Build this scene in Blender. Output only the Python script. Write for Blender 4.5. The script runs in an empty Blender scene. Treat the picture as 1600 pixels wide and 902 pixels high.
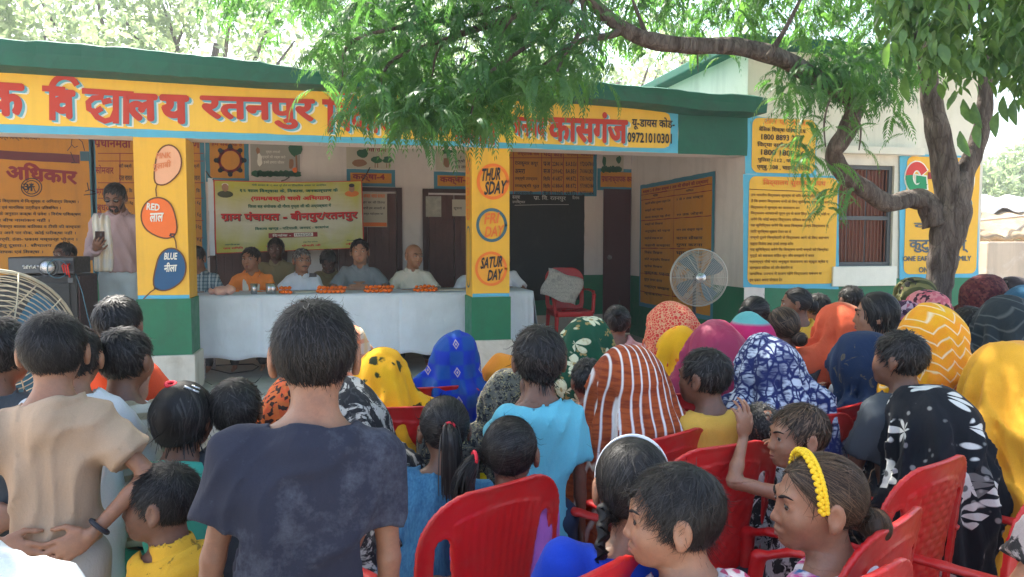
import bpy, bmesh, math, random
import numpy as np
from mathutils import Vector, Matrix, Euler
R = math.radians
random.seed(7)
SC = bpy.context.scene
COL = SC.collection
# ---------------------------------------------------------------- camera
FPX = 1160.0            # focal length in pixels of the 1600 wide photograph
CAM = Vector((0, 0, 1.55)); YAW = R(13.0); PITCH = R(3.5)
cd = bpy.data.cameras.new('camera'); cd.sensor_width = 36; cd.lens = FPX / 1600 * 36
cd.clip_start = 0.05; cd.clip_end = 2000
cam = bpy.data.objects.new('camera', cd); COL.objects.link(cam)
cam.location = CAM; cam.rotation_euler = (R(90) - PITCH, 0, -YAW); SC.camera = cam
# ---------------------------------------------------------------- world, sun, exposure
SUN_EL, SUN_AZ = R(58), R(-24)      # azimuth measured from +Y towards +X
w = bpy.data.worlds.new("World"); SC.world = w; w.use_nodes = True
nt = w.node_tree
sky = nt.nodes.new('ShaderNodeTexSky'); sky.sky_type = 'NISHITA'; sky.sun_disc = False
sky.sun_elevation = SUN_EL; sky.sun_rotation = SUN_AZ; sky.air_density = 1.2; sky.dust_density = 4.0; sky.ozone_density = 0.8
nt.links.new(sky.outputs[0], nt.nodes['Background'].inputs[0])
nt.nodes['Background'].inputs[1].default_value = 0.15
sl = bpy.data.lights.new('sun', 'SUN'); sl.energy = 4.2; sl.angle = R(0.6); sl.color = (1, .95, .86)
so = bpy.data.objects.new('sun', sl); COL.objects.link(so)
sd = Vector((math.sin(SUN_AZ) * math.cos(SUN_EL), math.cos(SUN_AZ) * math.cos(SUN_EL), math.sin(SUN_EL)))
so.rotation_euler = sd.to_track_quat('Z', 'Y').to_euler(); so.location = sd * 40
SC.view_settings.view_transform = 'Standard'; SC.view_settings.look = 'None'
SC.view_settings.exposure = 2.05; SC.view_settings.gamma = 1
try:
    SC.cycles.max_bounces = 6; SC.cycles.transparent_max_bounces = 8
except Exception: pass

_f = Vector((math.sin(YAW) * math.cos(PITCH), math.cos(YAW) * math.cos(PITCH), -math.sin(PITCH)))
_r = Vector((math.cos(YAW), -math.sin(YAW), 0)); _u = _r.cross(_f)
def ray(px, py): return _f + _r * ((px - 800) / FPX) + _u * ((451 - py) / FPX)
def onY(px, py, Y):
    v = ray(px, py); return CAM + v * (Y / v.y)
def onX(px, py, X):
    v = ray(px, py); return CAM + v * (X / v.x)
def atd(px, py, d): return CAM + ray(px, py) * d
def XY(px, Y): return onY(px, 451, Y).x
def ZY(px, py, Y): return onY(px, py, Y).z

# ---------------------------------------------------------------- objects
def tag(o, label=None, cat=None, group=None, kind=None):
    if label: o['label'] = label
    if cat: o['category'] = cat
    if group: o['group'] = group
    if kind: o['kind'] = kind
    return o
def empty(name, loc=(0, 0, 0), rz=0, label=None, cat=None, group=None):
    o = bpy.data.objects.new(name, None); COL.objects.link(o); o.empty_display_size = .1
    o.location = loc; o.rotation_euler = (0, 0, rz); return tag(o, label, cat, group)
def link(name, me, mats=None, parent=None, loc=None, rot=None, smooth=False):
    if mats is not None:
        for m in (mats if isinstance(mats, (list, tuple)) else [mats]): me.materials.append(m)
    o = bpy.data.objects.new(name, me); COL.objects.link(o)
    if parent: o.parent = parent
    if loc is not None: o.location = loc
    if rot is not None: o.rotation_euler = rot
    if smooth: me.polygons.foreach_set('use_smooth', [True] * len(me.polygons))
    return o
def copy_tree(o, parent=None):
    c = o.copy(); COL.objects.link(c)
    if parent: c.parent = parent
    for ch in [x for x in o.children]: copy_tree(ch, c)
    return c
def mesh_from(name, V, F, smooth=False, mi=None):
    me = bpy.data.meshes.new(name); V = np.asarray(V, dtype=np.float32)
    if isinstance(F, np.ndarray) and len(F):
        n = F.shape[1]
        me.vertices.add(len(V)); me.vertices.foreach_set('co', V.ravel())
        me.loops.add(F.size); me.loops.foreach_set('vertex_index', F.astype(np.int32).ravel())
        me.polygons.add(len(F)); me.polygons.foreach_set('loop_start', np.arange(0, F.size, n, dtype=np.int32))
        if smooth: me.polygons.foreach_set('use_smooth', np.ones(len(F), dtype=bool))
        if mi is not None: me.polygons.foreach_set('material_index', np.asarray(mi, dtype=np.int32))
        me.update(calc_edges=True); me.validate()
    else:
        me.from_pydata([tuple(map(float, v)) for v in V], [], [tuple(int(i) for i in f) for f in F]); me.update()
        if smooth: me.polygons.foreach_set('use_smooth', [True] * len(me.polygons))
    return me
class MB:
    """collects verts and faces"""
    def __init__(s): s.v = []; s.f = []; s.m = []
    def add(s, V, F, m=0):
        o = len(s.v); s.v += [tuple(p) for p in V]; s.f += [tuple(i + o for i in f) for f in F]; s.m += [m] * len(F); return s
    def box(s, lo, hi, bev=0, m=0):
        x0, y0, z0 = lo; x1, y1, z1 = hi
        if bev <= 0:
            V = [(x, y, z) for z in (z0, z1) for y in (y0, y1) for x in (x0, x1)]
            return s.add(V, [(0, 2, 3, 1), (4, 5, 7, 6), (0, 1, 5, 4), (2, 6, 7, 3), (0, 4, 6, 2), (1, 3, 7, 5)], m)
        bm = bmesh.new(); bmesh.ops.create_cube(bm, size=1)
        for v in bm.verts: v.co = Vector(((x0 + x1) / 2 + v.co.x * (x1 - x0), (y0 + y1) / 2 + v.co.y * (y1 - y0), (z0 + z1) / 2 + v.co.z * (z1 - z0)))
        bmesh.ops.bevel(bm, geom=bm.edges[:], offset=bev, segments=2, affect='EDGES', profile=.6)
        bm.verts.index_update(); s.add([v.co[:] for v in bm.verts], [[v.index for v in f.verts] for f in bm.faces], m); bm.free(); return s
    def tube(s, pts, r, n=8, cap=True, m=0, closed=False):
        pts = [Vector(p) for p in pts]; N = len(pts)
        rr = r if isinstance(r, (list, tuple)) else [r] * N
        up = Vector((0, 0, 1)); V = []; F = []; prev = None
        for i, p in enumerate(pts):
            if closed: t = pts[(i + 1) % N] - pts[i - 1]
            else: t = pts[min(i + 1, N - 1)] - pts[max(i - 1, 0)]
            t.normalize()
            a = prev if prev is not None else (up if abs(t.z) < .9 else Vector((1, 0, 0)))
            b = t.cross(a); b.normalize(); a2 = b.cross(t); a2.normalize(); prev = a2
            for k in range(n):
                an = 2 * math.pi * k / n; V.append(p + (a2 * math.cos(an) + b * math.sin(an)) * rr[i])
        M = N if closed else N - 1
        for i in range(M):
            j = (i + 1) % N
            for k in range(n): F.append((i * n + k, i * n + (k + 1) % n, j * n + (k + 1) % n, j * n + k))
        if cap and not closed: F.append(tuple(range(n - 1, -1, -1))); F.append(tuple(range((N - 1) * n, N * n)))
        return s.add(V, F, m)
    def lathe(s, prof, n=20, m=0, c=(0, 0, 0), axis='z'):
        V = []; F = []
        for (r, z) in prof:
            for k in range(n):
                a = 2 * math.pi * k / n
                p = (r * math.cos(a), r * math.sin(a), z)
                if axis == 'y': p = (p[0], p[2], p[1])
                V.append((p[0] + c[0], p[1] + c[1], p[2] + c[2]))
        for i in range(len(prof) - 1):
            for k in range(n): F.append((i * n + k, i * n + (k + 1) % n, (i + 1) * n + (k + 1) % n, (i + 1) * n + k))
        return s.add(V, F, m)
    def ball(s, c, r, n=10, m=0):
        if not isinstance(r, (tuple, list)): r = (r, r, r)
        V = []; F = []; h = max(4, n // 2)
        for i in range(h + 1):
            for k in range(n):
                a = math.pi * i / h; b = 2 * math.pi * k / n
                V.append((c[0] + r[0] * math.sin(a) * math.cos(b), c[1] + r[1] * math.sin(a) * math.sin(b), c[2] + r[2] * math.cos(a)))
        for i in range(h):
            for k in range(n): F.append((i * n + k, (i + 1) * n + k, (i + 1) * n + (k + 1) % n, i * n + (k + 1) % n))
        return s.add(V, F, m)
    def prism(s, poly, y0, y1, m=0):
        """poly in (x,z), extruded along y"""
        n = len(poly); V = [(x, y0, z) for x, z in poly] + [(x, y1, z) for x, z in poly]
        F = [tuple(range(n)), tuple(range(2 * n - 1, n - 1, -1))] + [(i, i + n, (i + 1) % n + n, (i + 1) % n) for i in range(n)]
        return s.add(V, F, m)
    def build(s, name, mats=None, parent=None, smooth=False, loc=None, rot=None):
        me = bpy.data.meshes.new(name); me.from_pydata([tuple(map(float, v)) for v in s.v], [], s.f)
        if any(s.m): me.polygons.foreach_set('material_index', s.m)
        me.update(); return link(name, me, mats, parent, loc, rot, smooth)

# ---------------------------------------------------------------- materials
class N:
    """tiny node helper"""
    def __init__(s, name):
        s.mat = bpy.data.materials.new(name); s.mat.use_nodes = True; s.t = s.mat.node_tree
        s.b = s.t.nodes['Principled BSDF']; s.out = s.t.nodes['Material Output']; s._c = None
    def n(s, typ, ins=None, **kw):
        nd = s.t.nodes.new('ShaderNode' + typ)
        for k, v in kw.items(): setattr(nd, k, v)
        for k, v in (ins or {}).items(): s.set(nd.inputs[k], v)
        return nd
    def set(s, sock, v):
        if isinstance(v, bpy.types.NodeSocket): s.t.links.new(v, sock)
        elif isinstance(v, bpy.types.Node): s.t.links.new(v.outputs[0], sock)
        else:
            if isinstance(v, (tuple, list)) and len(v) == 3 and sock.type == 'RGBA': v = (*v, 1)
            sock.default_value = v
    def co(s):
        if s._c is None: s._c = s.n('TexCoord').outputs['Object']
        return s._c
    def map(s, scale=(1, 1, 1), rot=(0, 0, 0), loc=(0, 0, 0), v=None):
        return s.n('Mapping', {'Vector': v or s.co(), 'Scale': scale, 'Rotation': rot, 'Location': loc}).outputs[0]
    def m(s, op, a, b=0.0, c=None):
        nd = s.n('Math', operation=op); s.set(nd.inputs[0], a); s.set(nd.inputs[1], b)
        if c is not None: s.set(nd.inputs[2], c)
        return nd.outputs[0]
    def noise(s, scale, detail=3, v=None, dist=0, rough=.55):
        return s.n('TexNoise', {'Vector': v or s.co(), 'Scale': scale, 'Detail': detail, 'Distortion': dist, 'Roughness': rough})
    def mix(s, f, a, b, mode='MIX'):
        nd = s.n('Mix', data_type='RGBA', blend_type=mode); s.set(nd.inputs[0], f); s.set(nd.inputs[6], a); s.set(nd.inputs[7], b); return nd.outputs[2]
    def step(s, v, lo, hi, a=0.0, b=1.0):
        return s.n('MapRange', {'Value': v, 'From Min': lo, 'From Max': hi, 'To Min': a, 'To Max': b}, clamp=True).outputs[0]
    def sep(s, v=None): return s.n('SeparateXYZ', {0: v or s.co()}).outputs
    def bump(s, h, strength=.3, dist=.01, prev=None):
        ins = {'Height': h, 'Strength': strength, 'Distance': dist}
        if prev is not None: ins['Normal'] = prev
        return s.n('Bump', ins).outputs[0]
    def fin(s, col, rough=.6, spec=.4, normal=None, metal=0, sss=0, sheen=0, coat=0):
        s.set(s.b.inputs['Base Color'], col); s.set(s.b.inputs['Roughness'], rough)
        s.b.inputs['Specular IOR Level'].default_value = spec; s.b.inputs['Metallic'].default_value = metal
        if normal is not None: s.set(s.b.inputs['Normal'], normal)
        if sss:
            s.b.inputs['Subsurface Weight'].default_value = sss; s.b.inputs['Subsurface Radius'].default_value = (.6, .25, .15); s.b.inputs['Subsurface Scale'].default_value = .02
        if sheen: s.b.inputs['Sheen Weight'].default_value = sheen
        if coat: s.b.inputs['Coat Weight'].default_value = coat
        return s.mat
_mc = {}
def paint(name, col, rough=.6, var=.12, scale=3.0, bump=.15, bscale=45, spec=.35, dirt=0.0, dirtcol=(.25, .2, .14), metal=0, coat=0):
    if name in _mc: return _mc[name]
    s = N(name); n1 = s.noise(scale, 5).outputs[0]; n2 = s.noise(scale * 9, 4).outputs[0]
    k = s.m('ADD', s.m('MULTIPLY', s.m('SUBTRACT', n1, .5), var * 2.2), s.m('MULTIPLY', s.m('SUBTRACT', n2, .5), var * 1.2))
    c = s.mix(1.0, col, s.n('CombineColor', {0: s.m('ADD', k, 1), 1: s.m('ADD', k, 1), 2: s.m('ADD', k, 1)}).outputs[0], 'MULTIPLY')
    stn = s.step(s.noise(scale * 1.0, 5, s.map((3.2, 3.2, .28)), rough=.7).outputs[0], .50, .74, 0, min(.5, dirt * 1.6 + .06)); c = s.mix(stn, c, tuple(x * .55 + .02 for x in col))
    if dirt:
        d = s.step(s.noise(scale * 1.7, 6, dist=.8, rough=.7).outputs[0], .52, .72, 0, dirt)
        c = s.mix(d, c, dirtcol)
    nb = s.bump(s.noise(bscale, 5).outputs[0], bump, .004)
    nb = s.bump(n1, bump, .02, nb)
    r = s.step(n2, .3, .7, max(0, rough - .1), min(1, rough + .1))
    _mc[name] = s.fin(c, r, spec, nb, metal, coat=coat); return _mc[name]
def flat(name, col, rough=.6, spec=.3, metal=0):
    return paint(name, col, rough, .08, 12, .03, 80, spec, metal=metal)

# ---------------------------------------------------------------- lettering
_lat = {}
def glyph_mesh(txt, res=2):
    """mesh of a run of text (size 1, baseline 0) and its advance"""
    key = (txt, res)
    if key in _lat: return _lat[key]
    cu = bpy.data.curves.new('t', 'FONT'); cu.body = txt; cu.size = 1; cu.resolution_u = res; cu.fill_mode = 'FRONT'
    o = bpy.data.objects.new('t', cu); COL.objects.link(o)
    dg = bpy.context.evaluated_depsgraph_get(); dg.update()
    me = bpy.data.meshes.new_from_object(o.evaluated_get(dg))
    V = np.zeros(len(me.vertices) * 3, dtype=np.float32); me.vertices.foreach_get('co', V); V = V.reshape(-1, 3)
    F = [tuple(p.vertices) for p in me.polygons]
    bpy.data.objects.remove(o); bpy.data.curves.remove(cu); bpy.data.meshes.remove(me)
    _lat[key] = (V, F); return _lat[key]
def stroke2d(pts, wd):
    """polyline in xz as a ribbon with square ends"""
    P = [Vector((p[0], p[1])) for p in pts]; V = []; F = []
    for i, p in enumerate(P):
        t = (P[min(i + 1, len(P) - 1)] - P[max(i - 1, 0)]).normalized(); nrm = Vector((-t.y, t.x))
        e = t * (wd * .3) * (-1 if i == 0 else 1 if i == len(P) - 1 else 0)
        V += [(p + e + nrm * wd / 2)[:], (p + e - nrm * wd / 2)[:]]
    for i in range(len(P) - 1): F.append((2 * i, 2 * i + 1, 2 * i + 3, 2 * i + 2))
    return V, F
def text_raw(txt, bold=0.0, res=2, extra=None):
    """-> V(n,3) with z = stacking depth 0.., F. normalised: baseline 0, size 1"""
    extra = list(extra or []); i = txt.find('्र')
    while i > 0:            # subjoined ra: a slash under the consonant
        pre = glyph_mesh(txt[:i], 1)[0]; xr_ = float(pre[:, 0].max()) if len(pre) else .5
        extra.append(([(xr_ - .08, .19), (xr_ - .18, .11), (xr_ - .33, -.03)], .045)); txt = txt[:i] + txt[i + 2:]; i = txt.find('्र')
    V, F = glyph_mesh(txt, res)
    if extra:
        V = list(map(tuple, V)); F = list(F)
        for pts, wd in extra:
            v, f = stroke2d(pts, wd); o = len(V); V += [(a, b, .0) for a, b in v]; F += [tuple(i + o for i in g) for g in f]
        V = np.array(V, dtype=np.float32)
    if bold <= 0 or not len(V): return V, F
    VV = []; FF = []; K = 8 if res > 1 else 4
    for k in range(K):
        a = 2 * math.pi * k / K; W = V.copy(); W[:, 0] += bold * math.cos(a); W[:, 1] += bold * math.sin(a); W[:, 2] += k * .0004
        o = len(VV) * len(V); VV.append(W); FF += [tuple(i + o for i in f) for f in F]
    return np.concatenate(VV), FF
def letter(name, txt, x0, x1, z0, z1, mp, mat, parent, bold=0.0, res=2, depth=.003, skew=0.0, extra=None, fit='box', rot=0.0):
    """lay text into the box (x0..x1, z0..z1); mp(x, z, d) -> world point (d = distance out of the wall)"""
    V, F = text_raw(txt, bold, res, extra)
    if not len(V): return None
    V = V.copy(); lo = V.min(0); hi = V.max(0); sz = (z1 - z0) / max(hi[1] - lo[1], 1e-6); sx = (x1 - x0) / max(hi[0] - lo[0], 1e-6)
    if fit == 'h': sx = min(sx, sz)
    X = (V[:, 0] - lo[0]) * sx; Z = (V[:, 1] - lo[1]) * sz; D = V[:, 2]
    if fit == 'h': X += ((x1 - x0) - (hi[0] - lo[0]) * sx) / 2
    X = X + skew * Z + x0; Z = Z + z0 + rot * (X - (x0 + x1) / 2)
    W = [mp(x, z, depth + d * 1.0) for x, z, d in zip(X, Z, D)]
    me = bpy.data.meshes.new(name); me.from_pydata([tuple(p) for p in W], [], F); me.update()
    return link(name, me, mat, parent)
# ---------------------------------------------------------------- building (walls run along X; front face at YF, back wall of the veranda at YB)
YF = 6.5; YB = 9.41; FLZ = .32
XC = XY(1163, YF)                 # corner where the veranda ends and the room begins
YEL = (.78, .42, .035); YELW = (.70, .36, .04); BLU = (.10, .45, .68); GRN = (.012, .13, .075); WHT = (.66, .63, .60)
m_yel = paint('yellow_paint', (.86, .53, .06), .5, .07, 2.5, .12, dirt=.12, dirtcol=(.6, .33, .06))
m_yelb = paint('yellow_wall_paint', (.82, .46, .045), .55, .08, 2.0, .12, dirt=.15, dirtcol=(.5, .28, .05))
m_yeld = paint('amber_board_paint', (.62, .27, .025), .5, .08, 2.0, .1, dirt=.2, dirtcol=(.4, .2, .04))
m_blue = paint('light_blue_paint', (.09, .43, .64), .55, .1, 3, .12, dirt=.1, dirtcol=(.3, .35, .3))
m_blued = paint('teal_blue_paint', (.06, .25, .36), .55, .1, 3, .1)
m_grn = paint('green_paint', (.012, .17, .085), .5, .28, 1.6, .35, 30, dirt=.3, dirtcol=(.02, .09, .06))
m_par = paint('parapet_green', (.018, .12, .085), .75, .35, 1.3, .5, 25, dirt=.5, dirtcol=(.03, .05, .04))
m_wht = paint('whitewash', (.74, .69, .66), .8, .08, 1.5, .2, 35, dirt=.18, dirtcol=(.42, .36, .3))
m_wht2 = paint('whitewash_outer', (.72, .70, .62), .8, .12, .8, .3, 20, dirt=.45, dirtcol=(.40, .38, .28))
m_plb = paint('plinth_plaster', (.62, .60, .53), .8, .15, 2, .3, 30, dirt=.5, dirtcol=(.35, .3, .22))
m_flr = paint('cement_floor', (.42, .41, .36), .7, .15, 1.5, .25, 40, dirt=.4, dirtcol=(.2, .18, .14))
m_red = flat('sign_red', (.52, .045, .025), .5); m_lwht = flat('lettering_white', (.80, .80, .72), .6); m_lblu = flat('lettering_blue', (.12, .42, .55), .6)
m_blk = flat('lettering_black', (.03, .032, .04), .6); m_mar = flat('lettering_maroon', (.28, .03, .035), .6); m_brn = flat('lettering_brown', (.16, .06, .02), .6)
m_orp = flat('orange_paint', (.85, .20, .03), .5); m_ylr = flat('lettering_orange', (.82, .20, .04), .6); m_chalk = flat('chalk', (.55, .56, .52), .9)
m_gry = flat('slate_blue_paint', (.05, .14, .20), .5)

def front(Y, s=-1):
    return lambda x, z, d=0: (x, Y + s * d, z)
FF = front(YF); FB = front(YB)
def sheet(name, poly, mp, mat, parent, d=.004, t=None):
    """flat painted patch or board lying d off the wall; poly of (x,z)"""
    if t is None and len(poly) < 24:       # hand painted edge: never quite straight
        rj = random.Random(int(abs(poly[0][0]) * 977 + abs(poly[0][1]) * 131)); Q = []
        for (a, b), (c_, e_) in zip(poly, poly[1:] + poly[:1]):
            L_ = math.hypot(c_ - a, e_ - b); k_ = max(1, min(24, int(L_ / .09))); j_ = .0035 if L_ > .3 else .0012
            for i in range(k_): Q.append((a + (c_ - a) * i / k_ + (rj.uniform(-j_, j_) if i else 0), b + (e_ - b) * i / k_ + (rj.uniform(-j_, j_) if i else 0)))
        poly = Q
    n = len(poly); V = [mp(x, z, d) for x, z in poly]; F = [tuple(range(n))]
    if t:
        V += [mp(x, z, d - t) for x, z in poly]; F += [(i, (i + 1) % n, (i + 1) % n + n, i + n) for i in range(n)]
    me = bpy.data.meshes.new(name); me.from_pydata(V, [], F); me.update(); return link(name, me, mat, parent)
def rrect(x0, x1, z0, z1, r, n=5):
    P = []
    for cx, cz, a0 in ((x1 - r, z1 - r, 0), (x0 + r, z1 - r, 90), (x0 + r, z0 + r, 180), (x1 - r, z0 + r, 270)):
        for k in range(n + 1):
            a = R(a0 + 90 * k / n); P.append((cx + r * math.cos(a), cz + r * math.sin(a)))
    return P
def rc(x0, x1, z0, z1): return [(x0, z0), (x1, z0), (x1, z1), (x0, z1)]

ground_m = paint('bare_earth', (.38, .32, .25), .9, .2, 1.2, .6, 25, dirt=.4, dirtcol=(.18, .15, .1))
MB().box((-900, -300, -.3), (900, 1500, 0)).build('ground', ground_m)['kind'] = 'structure'
# veranda floor and plinth
vf = MB().box((-9, YF - .28, 0), (XC - .002, YB, FLZ), .012).build('veranda_floor', m_flr); vf['kind'] = 'structure'

school = empty('school_building', (0, YF, 0), 0, 'long single storey school with yellow painted sign band and green roof edge', 'building')
school.location = (0, 0, 0)
def part(mb, name, mat, par=None, **k): return mb.build(name, mat, par or school, **k)
# beam levels along the front, read at two columns
zb = ZY(560, 222, YF)            # underside of beam
zt = ZY(560, 143, YF)            # top of painted sign band
XL = -9.0
def zline(a, b):                 # straight line through two photo points lying on the front plane
    A = onY(a[0], a[1], YF); B = onY(b[0], b[1], YF)
    return lambda x: A.z + (B.z - A.z) * (x - A.x) / (B.x - A.x)
zb1 = zline((0, 207), (1163, 243)); zt1 = zline((0, 109), (1163, 172))
Xs = [XL] + [XY(p, YF) for p in (0, 300, 600, 900)] + [XC]
beam = MB()
V = []; nx = len(Xs)
for x in Xs:
    for (y, z) in ((YF, zb1(x)), (YF, zt1(x) + .02), (YF + .26, zt1(x) + .02), (YF + .26, zb1(x))): V.append((x, y, z))
F = [(i * 4 + k, i * 4 + (k + 1) % 4, i * 4 + 4 + (k + 1) % 4, i * 4 + 4 + k) for i in range(nx - 1) for k in range(4)] + [(0, 3, 2, 1), ((nx - 1) * 4, (nx - 1) * 4 + 1, (nx - 1) * 4 + 2, (nx - 1) * 4 + 3)]
beam.add(V, F); part(beam, 'front_beam', m_wht)
# parapet slab (slightly bowed, worn top edge)
pt = [(0, 57), (250, 76), (420, 96), (560, 118), (700, 124), (940, 127), (1010, 134), (1100, 143), (1192, 150)]
pb = [(0, 101), (400, 127), (900, 152), (1000, 160), (1100, 172), (1192, 176)]
def pl(L, px):
    for (a, b), (c, d) in zip(L, L[1:]):
        if px <= c: return b + (d - b) * (px - a) / (c - a)
    return L[-1][1]
V = []; F = []; cols = []
for i in range(96):
    px = -420 + i * (1192 + 420) / 95
    if px < 0: zt_ = ZY(0, 57, YF - .3) ; zb_ = ZY(0, 101, YF - .3)
    else: zt_ = ZY(px, pl(pt, px), YF - .3); zb_ = ZY(px, pl(pb, px), YF - .3)
    x = XY(px, YF - .3); j = random.uniform(-.008, .008); j2 = random.uniform(-.005, .005)
    cols.append(len(V)); V += [(x, YF - .3 + j2, zb_ + j2), (x, YF - .31 + j, zb_ + .5 * (zt_ - zb_)), (x, YF - .3 + j, zt_ - .015 + j), (x, YF - .26, zt_ + j), (x, YB + .3, zt_ + .02), (x, YB + .3, zt_ - .12), (x, YF + .02, zb_ + .0)]
for a, b in zip(cols, cols[1:]): F += [(a + k, b + k, b + (k + 1) % 7, a + (k + 1) % 7) for k in range(7)]
F += [tuple(range(6, -1, -1)), tuple(cols[-1] + k for k in range(7))]
part(MB().add(V, F), 'roof_parapet', m_par)
# ceiling under the slab
part(MB().box((XL, YF + .262, zb1(0) + .43), (XC - .002, YB - .002, zb1(0) + .5)), 'ceiling_slab', m_wht)
# painted sign band: light blue field with yellow panel on it
xE = XY(1056, YF)
sheet('sign_border', [(x, zb1(x) + .0) for x in Xs[:-1] + [xE]] + [(x, zt1(x) + .02) for x in (Xs[:-1] + [xE])[::-1]], FF, m_blue, school, .004)
px_ = [p for p in (-380, -200, 0, 200, 400, 600, 800, 1000)]
lo = [(XY(p, YF), ZY(p, 194 + p * .0372, YF)) for p in px_]; hi = [(XY(p, YF), ZY(p, 112 + p * .0565, YF)) for p in px_]
ex = XY(1044, YF); elo = ZY(1044, 232, YF); ehi = ZY(1044, 176, YF)
lo += [(ex - .06, elo), (ex - .015, elo + .02), (ex, elo + .07)]; hi += [(ex - .06, ehi), (ex - .015, ehi - .02), (ex, ehi - .07)]
band = sheet('sign_panel', lo + hi[::-1], FF, m_yel, school, .008)
band['label'] = 'yellow painted sign band with big red Hindi lettering'
# green end panel of the beam
sheet('green_end_panel', [(xE, zb1(xE) - .005), (XC, zb1(XC) - .005), (XC, ZY(1163, 168, YF)), (xE, ZY(1056, 158, YF))], FF, m_par, school, .005)
def PB(px0, px1, py0, py1, Y=YF):    # photo box -> wall box x0,x1,z0,z1 measured at the middle
    return XY(px0, Y), XY(px1, Y), ZY((px0 + px1) / 2, py1, Y), ZY((px0 + px1) / 2, py0, Y)
def big(txt, px0, px1, yt0, yb0, yt1, yb1, extra=None, bold=.045, shadow=True, mat=None, Y=YF):
    """big painted word; the top/bottom lines follow the band's slope; light blue and white drop edge"""
    x0 = XY(px0, Y); x1 = XY(px1, Y); zt0 = ZY(px0, yt0, Y); zb0 = ZY(px0, yb0, Y); zt_1 = ZY(px1, yt1, Y); zb_1 = ZY(px1, yb1, Y)
    V, F = text_raw(txt, bold, 3, extra); lo_ = V.min(0); hi_ = V.max(0)
    U = (V[:, 0] - lo_[0]) / (hi_[0] - lo_[0]); W = (V[:, 1] - lo_[1]) / (hi_[1] - lo_[1])
    lay = ([(.030, -.022, .0095, m_lwht), (.018, -.014, .0125, m_lblu)] if shadow else []) + [(0, 0, .0165, mat or m_red)]
    for dx, dz, d, mt in lay:
        P = []
        for u, w_, dd in zip(U, W, V[:, 2]):
            a = zb0 + (zb_1 - zb0) * u; b = zt0 + (zt_1 - zt0) * u
            P.append((x0 + (x1 - x0) * u + dx, Y - d - dd * .6, a + (b - a) * w_ + dz))
        me = bpy.data.meshes.new('lettering'); me.from_pydata(P, [], F); me.update(); link('lettering', me, mt, school)
_a = ((.28, 0), (.0, 0))
big('क', -12, 52, 128, 180, 132, 186)
big('व', 92, 130, 140, 186, 142, 188, bold=.05)
big('ल', 207, 256, 146, 190, 148, 192, bold=.05)
big('य', 258, 304, 148, 193, 150, 196, bold=.05)
# the i sign arching over
def arc_letter(c, px0, px1, pyc, rx, ry, wd=.034, stem=None):
    pts = []
    for k in range(13):
        a = math.pi - math.pi * k / 12 * .86; pts.append((c + rx * math.cos(a), pyc - ry * math.sin(a)))
    return pts
def strokes(L, wpx, mt, dep=.0165, Y=YF, par=None, shadow=True, name='lettering'):
    for dx, dz, d, m_ in (([(.030, -.022, .0095, m_lwht), (.018, -.014, .0125, m_lblu)] if shadow else []) + [(0, 0, dep, mt)]):
        V = []; F = []
        for i, pts in enumerate(L):
            P2 = [(onY(a, b, Y).x, onY(a, b, Y).z) for a, b in pts]; v, f = stroke2d(P2, wpx); o = len(V)
            V += [(x + dx, Y - d - .0002 * (i + 1), z + dz) for x, z in v]; F += [tuple(k + o for k in g) for g in f]
        me = bpy.data.meshes.new(name); me.from_pydata(V, [], F); me.update(); link(name, me, m_, par or school)
strokes([[(132, 143), (207, 148)], [(160, 146), (159, 153), (147, 154), (139, 161), (140, 171), (149, 176), (158, 171)], [(146, 174), (153, 184), (165, 190), (176, 187), (181, 176)], [(163, 160), (172, 158)], [(182, 147), (182, 191)], [(198, 148), (198, 192)]], .045, m_red)
strokes([[(83, 186), (83, 136)], [(70, 139), (100, 141)], arc_letter(102, 0, 0, 140, 20, 19)], .045, m_red)
big('रतनपुर', 320, 497, 150, 200, 156, 204, bold=.038)
strokes([[(516, 205), (516, 162)], [(506, 160), (530, 161)], arc_letter(535, 0, 0, 162, 18, 17)], .045, m_red)
big('वकास', 527, 625, 160, 206, 165, 212, bold=.038)
big('क्षेत्र', 640, 700, 160, 214, 163, 216, bold=.038)
big('पटियाली', 706, 775, 168, 224, 172, 228, bold=.038)
big('जनपद', 796, 851, 182, 215, 186, 218, bold=.038)
big('कासगंज', 855, 978, 172, 222, 177, 226, bold=.04)
letter('lettering', 'यू-डायस कोड-', *PB(984, 1050, 183, 204), FF, m_blk, school, bold=.025, depth=.012)
letter('lettering', '09721010301', *PB(977, 1046, 208, 224), FF, m_blk, school, bold=.03, depth=.012)

# ---------------------------------------------------------------- columns
def column(px0, px1, name_label):
    x0 = XY(px0, YF); x1 = XY(px1, YF); c = empty('column', ((x0 + x1) / 2, YF, FLZ), 0, name_label, 'column')
    c.location = (0, 0, 0)
    zg = ZY((px0 + px1) / 2, 464 if px0 > 500 else 467, YF); zw = ZY((px0 + px1) / 2, 531 if px0 > 500 else 555, YF)
    zbl = ZY((px0 + px1) / 2, 459, YF); zc = zb1(x0) - .0
    D = .34
    part(MB().box((x0, YF - .003, zg), (x1, YF + D, zc)), 'shaft', m_yelb, c)
    part(MB().box((x0 - .01, YF - .012, zw), (x1 + .01, YF + D + .01, zg - .001)), 'dado', m_grn, c)
    part(MB().box((x0 - .035, YF - .035, FLZ + .001), (x1 + .035, YF + D + .03, zw - .001), .01), 'base', m_plb, c)
    sheet('blue_band', rc(x0 + .001, x1 - .001, zg, zg + .03), FF, m_blue, c, .006)
    sheet('capital_band', rc(x0 - .003, x1 + .003, zc - .004, zc + .1), FF, m_blue, c, .0075)
    return c, x0, x1
colL, lx0, lx1 = column(215, 296, 'wide yellow column painted with three balloons')
colR, rx0, rx1 = column(738, 796, 'yellow column painted with weekday names in circles')
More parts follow.
